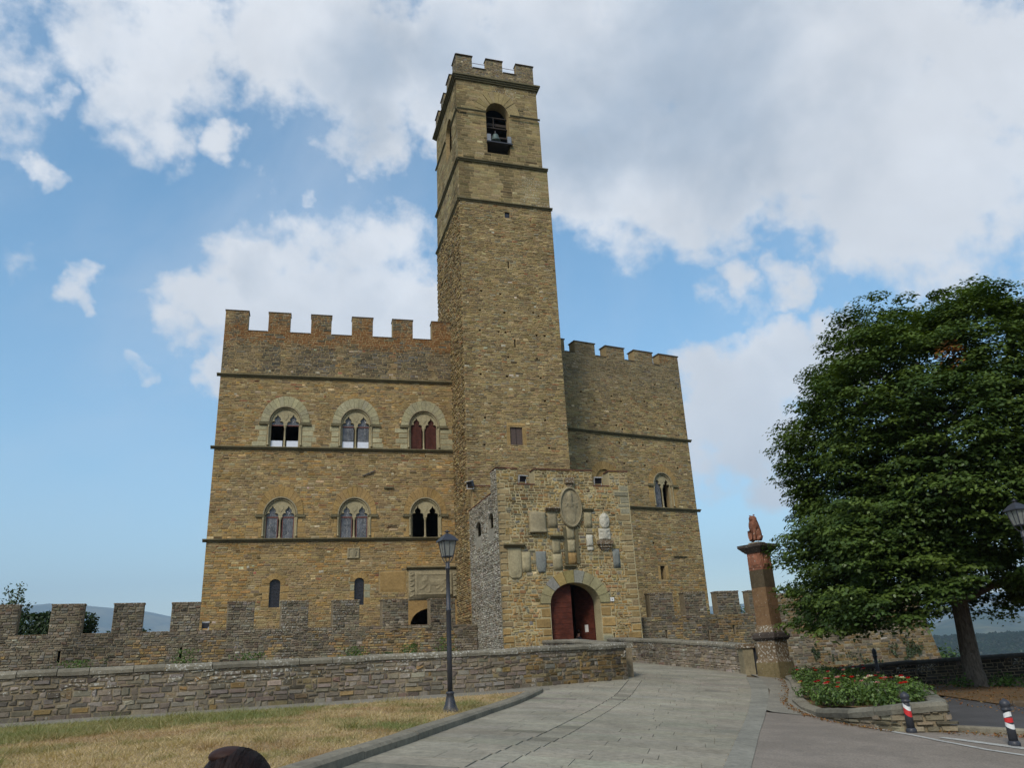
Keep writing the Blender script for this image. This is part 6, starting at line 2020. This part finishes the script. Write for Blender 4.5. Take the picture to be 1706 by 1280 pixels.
def bush(name, label, cat, centre, rx, ry, rz, n, size, c0, c1, seed, group=None, stems=True, box=False):
    r = np.random.default_rng(seed)
    root = thing(name, label, cat, (centre[0], centre[1], centre[2]), group)
    if box:
        d = r.uniform(-1, 1, (n, 3)); m = np.argmax(np.abs(d), axis=1); d[np.arange(n), m] = np.sign(d[np.arange(n), m]) * r.uniform(.85, 1.05, n); N = d * np.eye(3)[m] + r.normal(size=(n, 3)) * .5
        d[:, 2] = d[:, 2] * .5 + .5
    else:
        d = r.normal(size=(n, 3)); d /= np.linalg.norm(d, axis=1)[:, None]; N = d + np.array([0, 0, .5]) + r.normal(size=(n, 3)) * .3; d = d * r.uniform(.55, 1.05, (n, 1)); d *= 1 + .22 * np.sin(5 * d[:, :1] * 2 + 3 * d[:, 2:])
        d[:, 2] = d[:, 2] * .5 + .5
    P = d * np.array([rx, ry, rz]) + np.array(centre)
    t = r.random((n, 1)); col = (np.array(c0) * (1 - t) + np.array(c1) * t) * r.uniform(.7, 1.3, (n, 1))
    leaves('foliage', P, N, size, col, M_LEAF, root, .7, seed, kind='stuff')
    if stems:
        g = Geo()
        for q in range(7):
            a = q * .9; e = Vector(centre) + Vector((cos(a) * rx * .6, sin(a) * ry * .6, rz * r.uniform(.6, .95)))
            g.tube([Vector(centre) + Vector((0, 0, -.3)), Vector(centre).lerp(e, .5) + Vector((0, 0, .1)), e], [size * .25, size * .15, size * .05], 5)
        g.ob('stem', M_BARK, root)
    return root


def rose_bed():
    r = np.random.default_rng(31)
    poly = [(9.1, 29), (8.5, 26.6), (7.7, 23.8), (6.9, 21.4), (6.55, 19.6), (6.42, 18.2), (6.42, 16.6), (6.7, 15.45), (7.25, 15.15), (8.8, 19.2), (9.6, 21.8), (10.0, 26), (10.0, 29)]
    fbd = region('flower_bed', poly, .06, M_LITTER, .4, kind='structure')
    for v_ in fbd.data.vertices: v_.co.z += .24 * float(sst(-v_.co.y, -20, -17.0))
    k = 0
    zsoil = lambda x, y: G(x, y) + .06 + .24 * float(sst(-y, -20, -17.0))
    spots = []
    tries = 0
    while len(spots) < 52 and tries < 9000:
        tries += 1
        x = r.uniform(6.5, 10.0); y = r.uniform(15.4, 28)
        if not any(a <= x - .16 and x + .16 <= b for a, b in scan(poly, y)): continue
        if any(hypot(x - a, y - b) < .50 for a, b, *_ in spots): continue
        spots.append((x, y))
    reds = [(.62, .02, .02), (.60, .03, .02), (.45, .01, .03)]
    rank = {}; ORD = ['first', 'second', 'third', 'fourth', 'fifth', 'sixth', 'seventh', 'eighth', 'ninth', 'tenth', 'eleventh', 'twelfth', 'thirteenth', 'fourteenth', 'fifteenth', 'sixteenth', 'seventeenth', 'eighteenth', 'nineteenth', 'twentieth'] + [a + ' ' + b for a in ('twenty', 'thirty') for b in ('first', 'second', 'third', 'fourth', 'fifth', 'sixth', 'seventh', 'eighth', 'ninth')]
    for i, (x, y) in enumerate(sorted(spots, key=lambda p: p[1])):
        nb = r.choice([0, 1, 2, 2]); names = []
        cols = [random.choice([('red', reds[0]), ('red', reds[0]), ('scarlet', reds[1]), ('crimson', reds[2]), ('pink', (.70, .32, .38)), ('pink', (.70, .32, .38)), ('pale yellow', (.68, .62, .30)), ('white', (.7, .68, .6))]) for q in range(nb)]
        side = 'left kerb' if x < 6.55 + .165 * (y - 15) + .25 else ('far side' if x > 7.3 + .165 * (y - 15) + .35 else 'middle')
        rank[side] = rank.get(side, 0) + 1
        what = {0: 'without a bloom', 1: 'with one %s bloom' % (cols[0][0] if cols else ''), 2: 'with %s and %s blooms' % ((cols[0][0], cols[1][0]) if nb == 2 else ('', ''))}[int(nb)]
        where = {'left kerb': 'beside the kerb', 'far side': 'on the tree side', 'middle': 'in mid bed'}[side]
        root = thing('rose_bush', 'rose bush %s, %s %s from planter wall' % (what, ORD[rank[side] - 1], where), 'rose bush', (x, y, zsoil(x, y)), 'rose bushes in the kerbed bed')
        h = r.uniform(.34, .55); n = 520; z0 = zsoil(x, y)
        d = r.normal(size=(n, 3)); d /= np.linalg.norm(d, axis=1)[:, None]; d *= r.uniform(.3, 1.05, (n, 1))
        P = np.stack([x + d[:, 0] * .38, y + d[:, 1] * .38, z0 + h * .55 + d[:, 2] * h * .5], 1)
        P[:, 2] += .08 * np.sin(P[:, 0] * 13 + i) * np.sin(P[:, 1] * 11)
        t = r.random((n, 1))
        col = (np.array([.045, .085, .02]) * (1 - t) + np.array([.13, .20, .045]) * t) * r.uniform(.7, 1.25, (n, 1))
        leaves('foliage', P, d + np.array([0, 0, .8]) + r.normal(size=(n, 3)) * .4, .048, col, M_LEAF, root, .8, i, kind='stuff')
        g = Geo()
        for q in range(5):
            a = q * 1.3 + i; g.tube([(x, y, z0 - .05), (x + .12 * cos(a), y + .12 * sin(a), z0 + h * .5), (x + .25 * cos(a), y + .25 * sin(a), z0 + h * .95)], [.008, .006, .004], 4)
        g.ob('stem', M_BARK, root)
        for q in range(nb):
            pc = cols[q][1]
            bx, by = x + r.uniform(-.25, .25), y + r.uniform(-.25, .25); bz = z0 + h * 1.02 + r.uniform(0, .08)
            V = []; F = []
            for ly, (rr, tilt, m) in enumerate(((.064, .25, 6), (.050, .7, 5), (.032, 1.2, 4))):
                for p_ in range(m):
                    a = 2 * pi * p_ / m + ly * .5
                    u = Vector((cos(a), sin(a), 0)); w = Vector((-sin(a), cos(a), 0)); up = Vector((0, 0, 1))
                    e = u * cos(tilt) + up * sin(tilt); c = Vector((bx, by, bz))
                    b0 = len(V); V += [c, c + e * rr * .7 + w * rr * .5, c + e * rr * 1.1, c + e * rr * .7 - w * rr * .5]; F += [(b0, b0 + 1, b0 + 2), (b0, b0 + 2, b0 + 3)]
            C = np.repeat([[*pc, 1]], len(V), 0)
            ob('bloom', V, F, M_PETAL, root, False, {'col': C})


rose_bed()


def planter_wall():
    """rough stone wall with heavy coping that carries the near end of the rose bed"""
    path2 = [(6.2, 18.3), (6.26, 16.6), (6.55, 15.3), (7.3, 15.0), (8.9, 19.0), (9.9, 22.5)]
    zt2 = [.54, .61, .72, .76, .80, .82]
    fr = Frame(path2, [0] * 6)
    root = thing('planter_wall', 'low rough stone planter wall with thick grey coping at the near end of the rose bed', 'planter', tuple(fr.pt(3, .2, 0)))
    P = np.array(path2); seg = np.diff(P, axis=0); nr = np.c_[seg[:, 1], -seg[:, 0]]; nr /= np.linalg.norm(nr, axis=1)[:, None]
    nv = np.vstack([nr[:1], (nr[1:] + nr[:-1]) / 2, nr[-1:]]); nv /= np.linalg.norm(nv, axis=1)[:, None]
    V = []; F = []
    for i in range(6):
        b_ = P[i] - nv[i] * .3
        V += [(P[i][0], P[i][1], -.3), (P[i][0], P[i][1], zt2[i] - .17), (b_[0], b_[1], zt2[i] - .17), (b_[0], b_[1], -.3)]
    for i in range(5):
        for j in range(4): F.append((i * 4 + j, i * 4 + (j + 1) % 4, (i + 1) * 4 + (j + 1) % 4, (i + 1) * 4 + j))
    F += [(0, 3, 2, 1), tuple(20 + j for j in range(4))]
    wall = ob('wall', V, F, M_MORTD, root)
    pal = palette([(.20, .165, .11), (.165, .14, .095), (.235, .20, .135), (.13, .11, .08)], [4, 3, 2, 2])
    zc = np.interp(fr.cum, fr.cum, zt2)
    # each course follows the coping
    outl = [(0, -.1)] + [(fr.L, -.1)] + [(float(c), float(z) - .175) for c, z in zip(fr.cum[::-1], np.array(zt2)[::-1])]
    masonry(fr, wall, outl, [], lambda s, z, r: (pal(len(s), r), .08 + 0 * s), (.08, .15), (.18, .42), (.02, .07), .02, jit=.3, seed=80, parts=200)
    # coping lengths
    t = 0; r = random.Random(5)
    while t < fr.L - .05:
        e = min(fr.L, t + r.uniform(.55, .9))
        if fr.L - e < .3: e = fr.L
        ts = np.linspace(t + .006, e - .006, 4); VV = []
        pf = [(.06, -.17), (.085, -.08), (.06, -.015), (-.02, 0), (-.24, 0), (-.30, -.03), (-.31, -.17)]
        for q in ts:
            i = int(fr.seg(np.array(q))); rr = (q - fr.cum[i]) / (fr.cum[i + 1] - fr.cum[i]); nn = nv[i] * (1 - rr) + nv[i + 1] * rr
            c = fr.pt(q, 0, 0); zz = float(np.interp(q, fr.cum, zt2))
            for d_, z_ in pf: VV.append((c[0] + nn[0] * d_, c[1] + nn[1] * d_, zz + z_ + r.uniform(-.008, .008)))
        m = len(pf)
        FF = [(i * m + j, i * m + (j + 1) % m, (i + 1) * m + (j + 1) % m, (i + 1) * m + j) for i in range(3) for j in range(m)] + [tuple(range(m)), tuple(3 * m + j for j in range(m - 1, -1, -1))]
        o = ob('coping_stone', VV, FF, M_OBJ, root); s_ = r.uniform(.8, 1.15); o.color = (.17 * s_, .16 * s_, .125 * s_, .05)
        t = e


planter_wall()

# shrubs and trees behind the walls
bush('hedge', 'dark clipped hedge behind the first gap of the crenellated wall', 'hedge', tuple(FW.pt(-19.6, 2.5, -3.2)), 1.9, .9, 2.95, 9000, .13, (.014, .028, .008), (.03, .055, .014), 41, box=True)
bush('shrub', 'leafy shrub top rising over the dark hedge', 'shrub', tuple(FW.pt(-19.9, 4.4, -3.8)), .95, .8, 1.2, 900, .12, (.03, .055, .015), (.05, .09, .02), 42)
bush('shrub', 'yellowish green shrub in the second gap of the crenellated wall', 'shrub', tuple(FW.pt(-17.0, 3.3, -2.5)), .4, .5, 1.1, 700, .10, (.05, .075, .02), (.08, .12, .03), 43)
bush('hedge', 'low dark hedge strip at the foot of the second gap', 'hedge', tuple(FW.pt(-15.9, 3.1, -2.9)), 1.0, .5, 1.4, 1500, .10, (.014, .028, .008), (.03, .05, .014), 44, box=True)
bush('shrub', 'dark green shrub seen through the first gap left of the column', 'shrub', (13.0, 58.0, 2.4), 1.6, 1.2, 2.6, 1600, .16, (.02, .045, .014), (.05, .09, .03), 45)
bush('shrub', 'green shrub seen through the gap right beside the column', 'shrub', (15.6, 58.5, 2.4), 1.2, 1.2, 2.7, 1600, .16, (.03, .06, .018), (.07, .12, .035), 46)
bush('shrub', 'bright green bush at the foot of the far bastion corner', 'shrub', (25.3, 50.5, -.6), 1.0, 1.0, 2.4, 1500, .14, (.04, .08, .02), (.08, .14, .035), 47)


def young_tree():
    r = np.random.default_rng(51)
    b = FW.pt(-21.95, 1.0, -6.0)
    x, y = b[0], b[1]
    root = thing('young_tree', 'small open-crowned tree sticking up behind the wall at the left edge', 'tree', (x, y, 1.0))
    g = Geo(); g.tube([(x, y, .8), (x, y, 3.5), (x + .05, y, 5.4)], [.09, .07, .05], 8); g.ob('trunk', M_BARK, root, True)
    tips = [(-1.0, 6.55), (-.62, 7.2), (-.3, 6.7), (-.05, 7.3), (.15, 6.8), (.35, 7.15), (.5, 6.5), (.7, 6.2), (.1, 6.2), (-.4, 6.1), (.35, 6.0), (.55, 5.8)]
    PP = []
    for (dx, z) in tips:
        p0 = Vector((x + .05, y, 5.0)); e = Vector((x + dx, y + r.uniform(-.5, .5), z)); m = p0.lerp(e, .5) + Vector((0, 0, .12))
        g = Geo(); g.tube([p0, m, e], [.035, .022, .008], 5); g.ob('branch', M_BARK, root)
        for q in range(54):
            t = r.uniform(.35, 1.03); base = p0.lerp(e, t); PP.append(np.array(base) + r.normal(size=3) * np.array([.12, .2, .12]))
    PP = np.array(PP)
    col = np.array([.045, .07, .025]) * r.uniform(.6, 1.5, (len(PP), 1))
    leaves('foliage', PP, r.normal(size=PP.shape) + np.array([0, -.3, .7]), .12, col, M_LEAF, root, .6, 9, kind='stuff')


young_tree()


def weeds():
    r = np.random.default_rng(61)
    # tufts growing behind and on the coping of the long wall: s along it, width, height
    T = [(16.9, .45, .16, 'yellowing grass tuft behind the coping at the far left'), (19.2, .35, .26, 'tall weed tuft behind the coping beneath the first slit'), (20.7, .4, .16, 'low weed tuft on the coping between the two wall slits'), (23.3, .32, .2, 'broad grassy tuft on the coping below the castle corner'), (24.75, .3, .2, 'green tuft on the coping below the second merlon from the castle corner'), (25.75, .3, .3, 'bushiest green tuft on the coping under the first slit window')]
    for i, (s, w, h, lab) in enumerate(T):
        p = FPL.pt(s, 1.0, -.34); n = 260; h = h * 1.5
        root = thing('weed_tuft', lab, 'weeds', tuple(p), 'weeds on the long low wall')
        P = np.stack([p[0] + r.normal(size=n) * w * .5, p[1] + r.normal(size=n) * .08, p[2] + r.random(n) * h], 1)
        leaves('leaf_tuft', P, r.normal(size=(n, 3)) + np.array([0, 0, .6]), .05, np.array([.08, .13, .03]) * r.uniform(.6, 1.4, (n, 1)), M_LEAF, root, .4, i)
    # plants rooted in the joints of the inner walls
    for i, (fr, s, z, w, h, lab) in enumerate([(FW, -1.6, 3.0, .08, .9, 'thin creeper hanging on the crenellated wall near the lamp post'), (FW, -3.0, 2.75, .15, .25, 'small green plant low on the crenellated wall left of the creeper')]):
        p = fr.pt(s, z, .08); n = 90
        root = thing('wall_plant', lab, 'plant', tuple(p))
        P = fr.pt(s + r.normal(size=n) * w, z + r.uniform(-.5, .5, n) * h, .08 + 0 * np.zeros(n))
        leaves('leaf_tuft', P, r.normal(size=(n, 3)) * .6 + np.array([.3, -1, .2]), .06, np.array([.06, .10, .03]) * r.uniform(.6, 1.4, (n, 1)), M_LEAF, root, .7, i)
    n = 2600   # growth on the foot of the bastion
    s = 1 + r.random(n) * 8; c = np.sin(s * 2.1) * .5 + np.sin(s * .9 + 1)
    z = 1.1 + .5 * c + r.normal(size=n) * .35
    fb = Shift(15.0, 47.8, 10, -1, 12); P = fb.pt(s, z, .15 + (5 - z) * .16)
    keep = fbm(s, z, 1.1, 5) > .52
    rt = leaves('wall_growth', P[keep], r.normal(size=(keep.sum(), 3)) * .6 + np.array([0, -1, .3]), .10, np.array([.04, .06, .022]) * r.uniform(.5, 1.4, (int(keep.sum()), 1)), M_LEAF, None, .7, 8, kind='stuff')


weeds()


def grass():
    r = np.random.default_rng(71)
    poly = KERB_IN + WALK_OUT[::-1][1:] + [(-30, 10), (-30, -6), (-6.3, -6)]
    pts = []
    N = 110000
    y = 7 + r.random(N * 2) ** 1.0 * 15.5; x = -.80 * y + r.random(N * 2) * (.85 * y)
    yy = np.round(y * 20).astype(int)
    ok = np.zeros(len(y), bool)
    for v in np.unique(yy):
        m = yy == v
        for a, b in scan(poly, v / 20 + .001): ok |= m & (x > a + .02) & (x < b - .02)
    x = x[ok][:N]; y = y[ok][:N]; n = len(x); z = G(x, y) + .015
    wk = PAR_L; d2w = np.min([np.abs((x - a[0]) * (b[1] - a[1]) - (y - a[1]) * (b[0] - a[0])) / hypot(b[0] - a[0], b[1] - a[1]) for a, b in zip(PAR_L[2:-1], PAR_L[3:])], axis=0)
    gr = sst(fbm(x, y, .55, 3), .56, .70) * .55 + .75 * sst(-d2w, -2.0, -1.5) * (x < -4.5) + .5 * sst(fbm(x, y, 1.6, 13), .6, .7)
    gr = np.clip(gr, 0, 1)[:, None]
    dry = np.array([.46, .35, .19]); grn = np.array([.19, .21, .075]); brn = np.array([.36, .24, .13])
    bm = sst(fbm(x, y, .9, 23), .42, .62)[:, None]
    col = (dry * (1 - bm) + brn * bm) * (1 - gr) + grn * gr
    col = col * r.uniform(.65, 1.3, (n, 1))
    h = (.018 + .03 * r.random(n)) * (1 + .9 * gr[:, 0]) * np.where(r.random(n) < .03, 2.4, 1) * (1 + 1.6 * sst(fbm(x, y, 2.6, 33), .62, .72)); a = r.uniform(0, 2 * pi, n); w = .006
    lean = r.normal(size=(n, 2)) * (h * 1.0)[:, None]
    V = np.stack([np.stack([x - np.cos(a) * w, y - np.sin(a) * w, z], 1), np.stack([x + np.cos(a) * w, y + np.sin(a) * w, z], 1), np.stack([x + lean[:, 0], y + lean[:, 1], z + h], 1)], 1).reshape(-1, 3)
    C = np.repeat(np.c_[col, np.ones(n)], 3, 0)
    ob('grass', V, np.arange(n * 3).reshape(n, 3), M_GRASS, None, False, {'col': C.clip(0, 1)}, kind='stuff')
    # fallen leaves under the tree and against the rose bed kerb
    n = 5200
    x = 9.8 + r.random(n) * 9; y = 17.2 + r.random(n) * 11
    k = 700; t = r.random(k) * (len(PLK) - 1); x2 = np.interp(t, range(len(PLK)), [p[0] for p in PLK]) - .12 - np.abs(r.normal(size=k)) * .10; y2 = np.interp(t, range(len(PLK)), [p[1] for p in PLK])
    k2 = 500; x3 = 7.0 + r.random(k2) * 3.5; y3 = 15.2 - (x3 - 7.0) * .48 - r.random(k2) * .7
    x = np.r_[x, x2, x3]; y = np.r_[y, y2, y3]; m = len(x)
    P = np.stack([x, y, G(x, y) + .065], 1); P[n:n + k, 2] = G(x2, y2) + .03; P[n + k:, 2] = G(x3, y3) + .03
    col = np.array([.22, .11, .04]) * r.uniform(.4, 1.6, (m, 1)) * r.normal(1, .1, (m, 3))
    leaves('fallen_leaves', P, r.normal(size=(m, 3)) * .35 + np.array([0, 0, 1]), .038, col, M_PETAL, None, .7, 4, .2, kind='stuff')


grass()


# ------------------------------------------------------------------- people
M_SKIN = simple_mat('skin', (.42, .22, .15), .5, 0, .05, 20, 0)
M_SHIRT = simple_mat('dark_shirt', (.03, .03, .04), .9, 0, .1, 30, .1)
M_TROU = simple_mat('dark_trousers', (.02, .022, .03), .9, 0, .1, 30, .1)


def hair_mat():
    m, N, b, out = new_mat('dark_brown_hair')
    tc = N.n('ShaderNodeNewGeometry').outputs['Position']
    mp = N.n('ShaderNodeMapping'); N.set(mp.inputs['Vector'], tc); mp.inputs['Scale'].default_value = (140, 60, 10)
    n = N.noise(mp.outputs[0], 1, 4, .6)
    N.set(b.inputs['Base Color'], N.mix(N.ramp(n, .3, .7), (.006, .003, .0025), (.016, .007, .005)))
    b.inputs['Roughness'].default_value = .6; b.inputs['Specular IOR Level'].default_value = .18
    bump(N, b, n, .5, .003)
    return m


M_HAIR = hair_mat()


def ellipsoid(c, r, n=24, m=16, f=None):
    V = []; F = []
    for j in range(m + 1):
        t = pi * j / m
        for i in range(n):
            a = 2 * pi * i / n; d = Vector((sin(t) * cos(a), sin(t) * sin(a), cos(t)))
            k = 1 if f is None else f(d)
            V.append((c[0] + d.x * r[0] * k, c[1] + d.y * r[1] * k, c[2] + d.z * r[2] * k))
    for j in range(m):
        for i in range(n): F.append((j * n + i, j * n + (i + 1) % n, (j + 1) * n + (i + 1) % n, (j + 1) * n + i))
    return V, F


def standing_person():
    x, y = -.82, 2.42; z0 = G(x, y); top = 1.435; H = top - z0
    root = thing('person', 'person with dark brown gathered hair, seen from behind at the bottom edge', 'person', (x, y, z0))
    u = H / 7.3
    def P(dx, dy, hz, r): return (x + dx * u, y + dy * u, z0 + hz * u, r * u)
    J = [P(0, 0, 3.75, .52), P(0, 0, 4.6, .46), P(0, 0, 5.5, .52), P(0, .02, 6.0, .30), P(0, .05, 6.3, .22), P(0, .08, 6.75, .40),
         P(-.62, 0, 5.72, .24), P(-.78, .05, 4.75, .19), P(-.72, .35, 3.85, .14), P(-.70, .5, 3.45, .13),
         P(.62, 0, 5.72, .24), P(.78, .05, 4.75, .19), P(.72, .35, 3.85, .14), P(.70, .5, 3.45, .13),
         P(-.3, 0, 3.4, .36), P(-.32, .03, 2.05, .24), P(-.32, -.02, .35, .15), P(-.34, .3, .12, .13),
         P(.3, 0, 3.4, .36), P(.32, .03, 2.05, .24), P(.32, -.02, .35, .15), P(.34, .3, .12, .13)]
    E = [(0, 1), (1, 2), (2, 3), (3, 4), (4, 5), (2, 6), (6, 7), (7, 8), (8, 9), (2, 10), (10, 11), (11, 12), (12, 13), (0, 14), (14, 15), (15, 16), (16, 17), (0, 18), (18, 19), (19, 20), (20, 21)]
    skin_body('body', J, E, M_SKIN, root)
    # clothes as slightly larger shells over the same skeleton
    sh = [(a, b, c, r * 1.10) for (a, b, c, r) in J[:4]] + [(J[6][0], J[6][1], J[6][2], J[6][3] * 1.18), (J[7][0], J[7][1], J[7][2], J[7][3] * 1.2), (J[10][0], J[10][1], J[10][2], J[10][3] * 1.18), (J[11][0], J[11][1], J[11][2], J[11][3] * 1.2)]
    skin_body('shirt', sh, [(0, 1), (1, 2), (2, 3), (2, 4), (4, 5), (2, 6), (6, 7)], M_SHIRT, root)
    tr = [J[0][:3] + (J[0][3] * 1.12,)] + [J[k][:3] + (J[k][3] * 1.15,) for k in (14, 15, 16, 18, 19, 20)]
    skin_body('trousers', tr, [(0, 1), (1, 2), (2, 3), (0, 4), (4, 5), (5, 6)], M_TROU, root)
    for hx in (9, 13):     # hands: five fingers each
        c = Vector(J[hx][:3]); s = -1 if hx == 9 else 1
        for k in range(4):
            a = c + Vector((s * .02 * (k - 1.5) * u * 4, .02, -.02)); ln = (.30, .36, .34, .26)[k] * u
            skin_body('finger', [(a.x, a.y, a.z, .05 * u), (a.x, a.y + ln * .25, a.z - ln * .55, .045 * u), (a.x, a.y + ln * .15, a.z - ln, .036 * u)], [(0, 1), (1, 2)], M_SKIN, root, sub=1)
        a = c + Vector((-s * .14 * u, .05, 0)); skin_body('thumb', [(a.x, a.y, a.z, .055 * u), (a.x - s * .08 * u, a.y + .1 * u, a.z - .2 * u, .045 * u)], [(0, 1)], M_SKIN, root, sub=1)
    hz = top - .125
    V, F = ellipsoid((x, y + .01, hz - .02), (.088, .100, .118)); ob('head', V, F, M_SKIN, root, True)
    V, F = ellipsoid((x, y - .012, hz), (.108, .116, .126), 40, 26, lambda d: 1 + .012 * sin(20 * math.atan2(d.x, d.z + .3)) - (.16 if d.y > .35 and d.z < .25 else 0)); ob('hair', V, F, M_HAIR, root, True)
    rr = random.Random(3)
    V, F = ellipsoid((x - .022, y - .012, hz + .106), (.055, .06, .024), 26, 14); ob('hair_knot', V, F, simple_mat('auburn_hair', (.03, .012, .008), .6, 0, .3, 60, .2, .2), root, True)
    g = Geo()
    for q in range(150):
        a = rr.uniform(-1.5, 1.5); k = 1.001
        pts = []
        for w in np.linspace(rr.uniform(-.5, .2), 1.75, 7):
            pts.append((x + .108 * k * sin(a), y - .012 - .116 * k * sin(w) * cos(a), hz + .126 * k * cos(w) * cos(a) + rr.uniform(-.0008, .0008)))
        g.tube(pts, .0018, 3)
    g.ob('hair_strands', M_HAIR, root, True)


standing_person()


def seated_person():
    p = FG.pt(4.75, 0, -1.6); x, y = p[0], p[1]; z0 = G(x, y) + .02
    a = radians(18)
    f = Vector((cos(a + .2), sin(a + .2), 0)); s = Vector((-f.y, f.x, 0))
    root = thing('person', 'person in dark clothes sitting inside the gate doorway, bare forearms reaching forward', 'person', (x, y, z0))
    k = .98
    def P(fw, sd, up, r): v = Vector((x, y, z0)) + (f * fw + s * sd + Vector((0, 0, up))) * k; return (v.x, v.y, v.z, r)
    J = [P(0, 0, .58, .16), P(-.02, 0, .82, .14), P(.0, 0, 1.06, .155), P(.03, 0, 1.22, .09), P(.05, 0, 1.29, .06), P(.08, 0, 1.42, .10),
         P(.0, .19, 1.12, .07), P(.14, .24, .86, .055), P(.42, .10, .80, .042), P(.0, -.19, 1.12, .07), P(.14, -.24, .86, .055), P(.42, -.10, .92, .042),
         P(.12, .10, .56, .105), P(.50, .12, .56, .075), P(.50, .12, .12, .05), P(.62, .12, .05, .045), P(.12, -.10, .56, .105), P(.50, -.12, .56, .075), P(.50, -.12, .12, .05), P(.62, -.12, .05, .045)]
    E = [(0, 1), (1, 2), (2, 3), (3, 4), (4, 5), (2, 6), (6, 7), (7, 8), (2, 9), (9, 10), (10, 11), (0, 12), (12, 13), (13, 14), (14, 15), (0, 16), (16, 17), (17, 18), (18, 19)]
    skin_body('body', J, E, M_SKIN, root)
    sh = [J[i][:3] + (J[i][3] * 1.12,) for i in (0, 1, 2, 3, 6, 7, 9, 10)]
    skin_body('shirt', sh, [(0, 1), (1, 2), (2, 3), (2, 4), (4, 5), (2, 6), (6, 7)], M_SHIRT, root)
    tr = [J[i][:3] + (J[i][3] * 1.14,) for i in (0, 12, 13, 14, 16, 17, 18)]
    skin_body('trousers', tr, [(0, 1), (1, 2), (2, 3), (0, 4), (4, 5), (5, 6)], M_TROU, root)
    V, F = ellipsoid(P(.06, 0, 1.45, 0)[:3], (.10, .10, .12)); ob('hair', V, F, M_HAIR, root, True)
    for hx in (8, 11):
        c = Vector(J[hx][:3])
        for q in range(4):
            b = c + s * (.018 * (q - 1.5)); skin_body('finger', [tuple(b) + (.011,), tuple(b + f * .05) + (.010,), tuple(b + f * .085 + Vector((0, 0, -.02))) + (.008,)], [(0, 1), (1, 2)], M_SKIN, root, sub=1)
        b = c + s * .035; skin_body('thumb', [tuple(b) + (.012,), tuple(b + f * .03 + s * .03) + (.010,)], [(0, 1)], M_SKIN, root, sub=1)
    # the chair is a thing of its own
    ch = thing('chair', 'plain wooden chair under the seated person in the gate doorway', 'chair', (x, y, z0))
    R = Matrix.Rotation(math.atan2(f.y, f.x), 3, 'Z'); O = Vector((x, y, z0))
    g = Geo(); g.box(O + R @ Vector((.05, 0, .42)), (.44, .44, .04), R); g.ob('seat', M_DARK, ch)
    g = Geo(); g.box(O + R @ Vector((-.2, 0, .78)), (.03, .42, .22), R); g.ob('backrest', M_DARK, ch)
    for (lx, ly, h) in ((-.18, -.19, .9), (-.18, .19, .9), (.24, -.19, .42), (.24, .19, .42)):
        g = Geo(); g.box(O + R @ Vector((lx, ly, h / 2)), (.035, .035, h), R); g.ob('leg', M_DARK, ch)


seated_person()
print('objects', len(bpy.data.objects), 'tris', sum(len(o.data.polygons) for o in bpy.data.objects if o.type == 'MESH'))
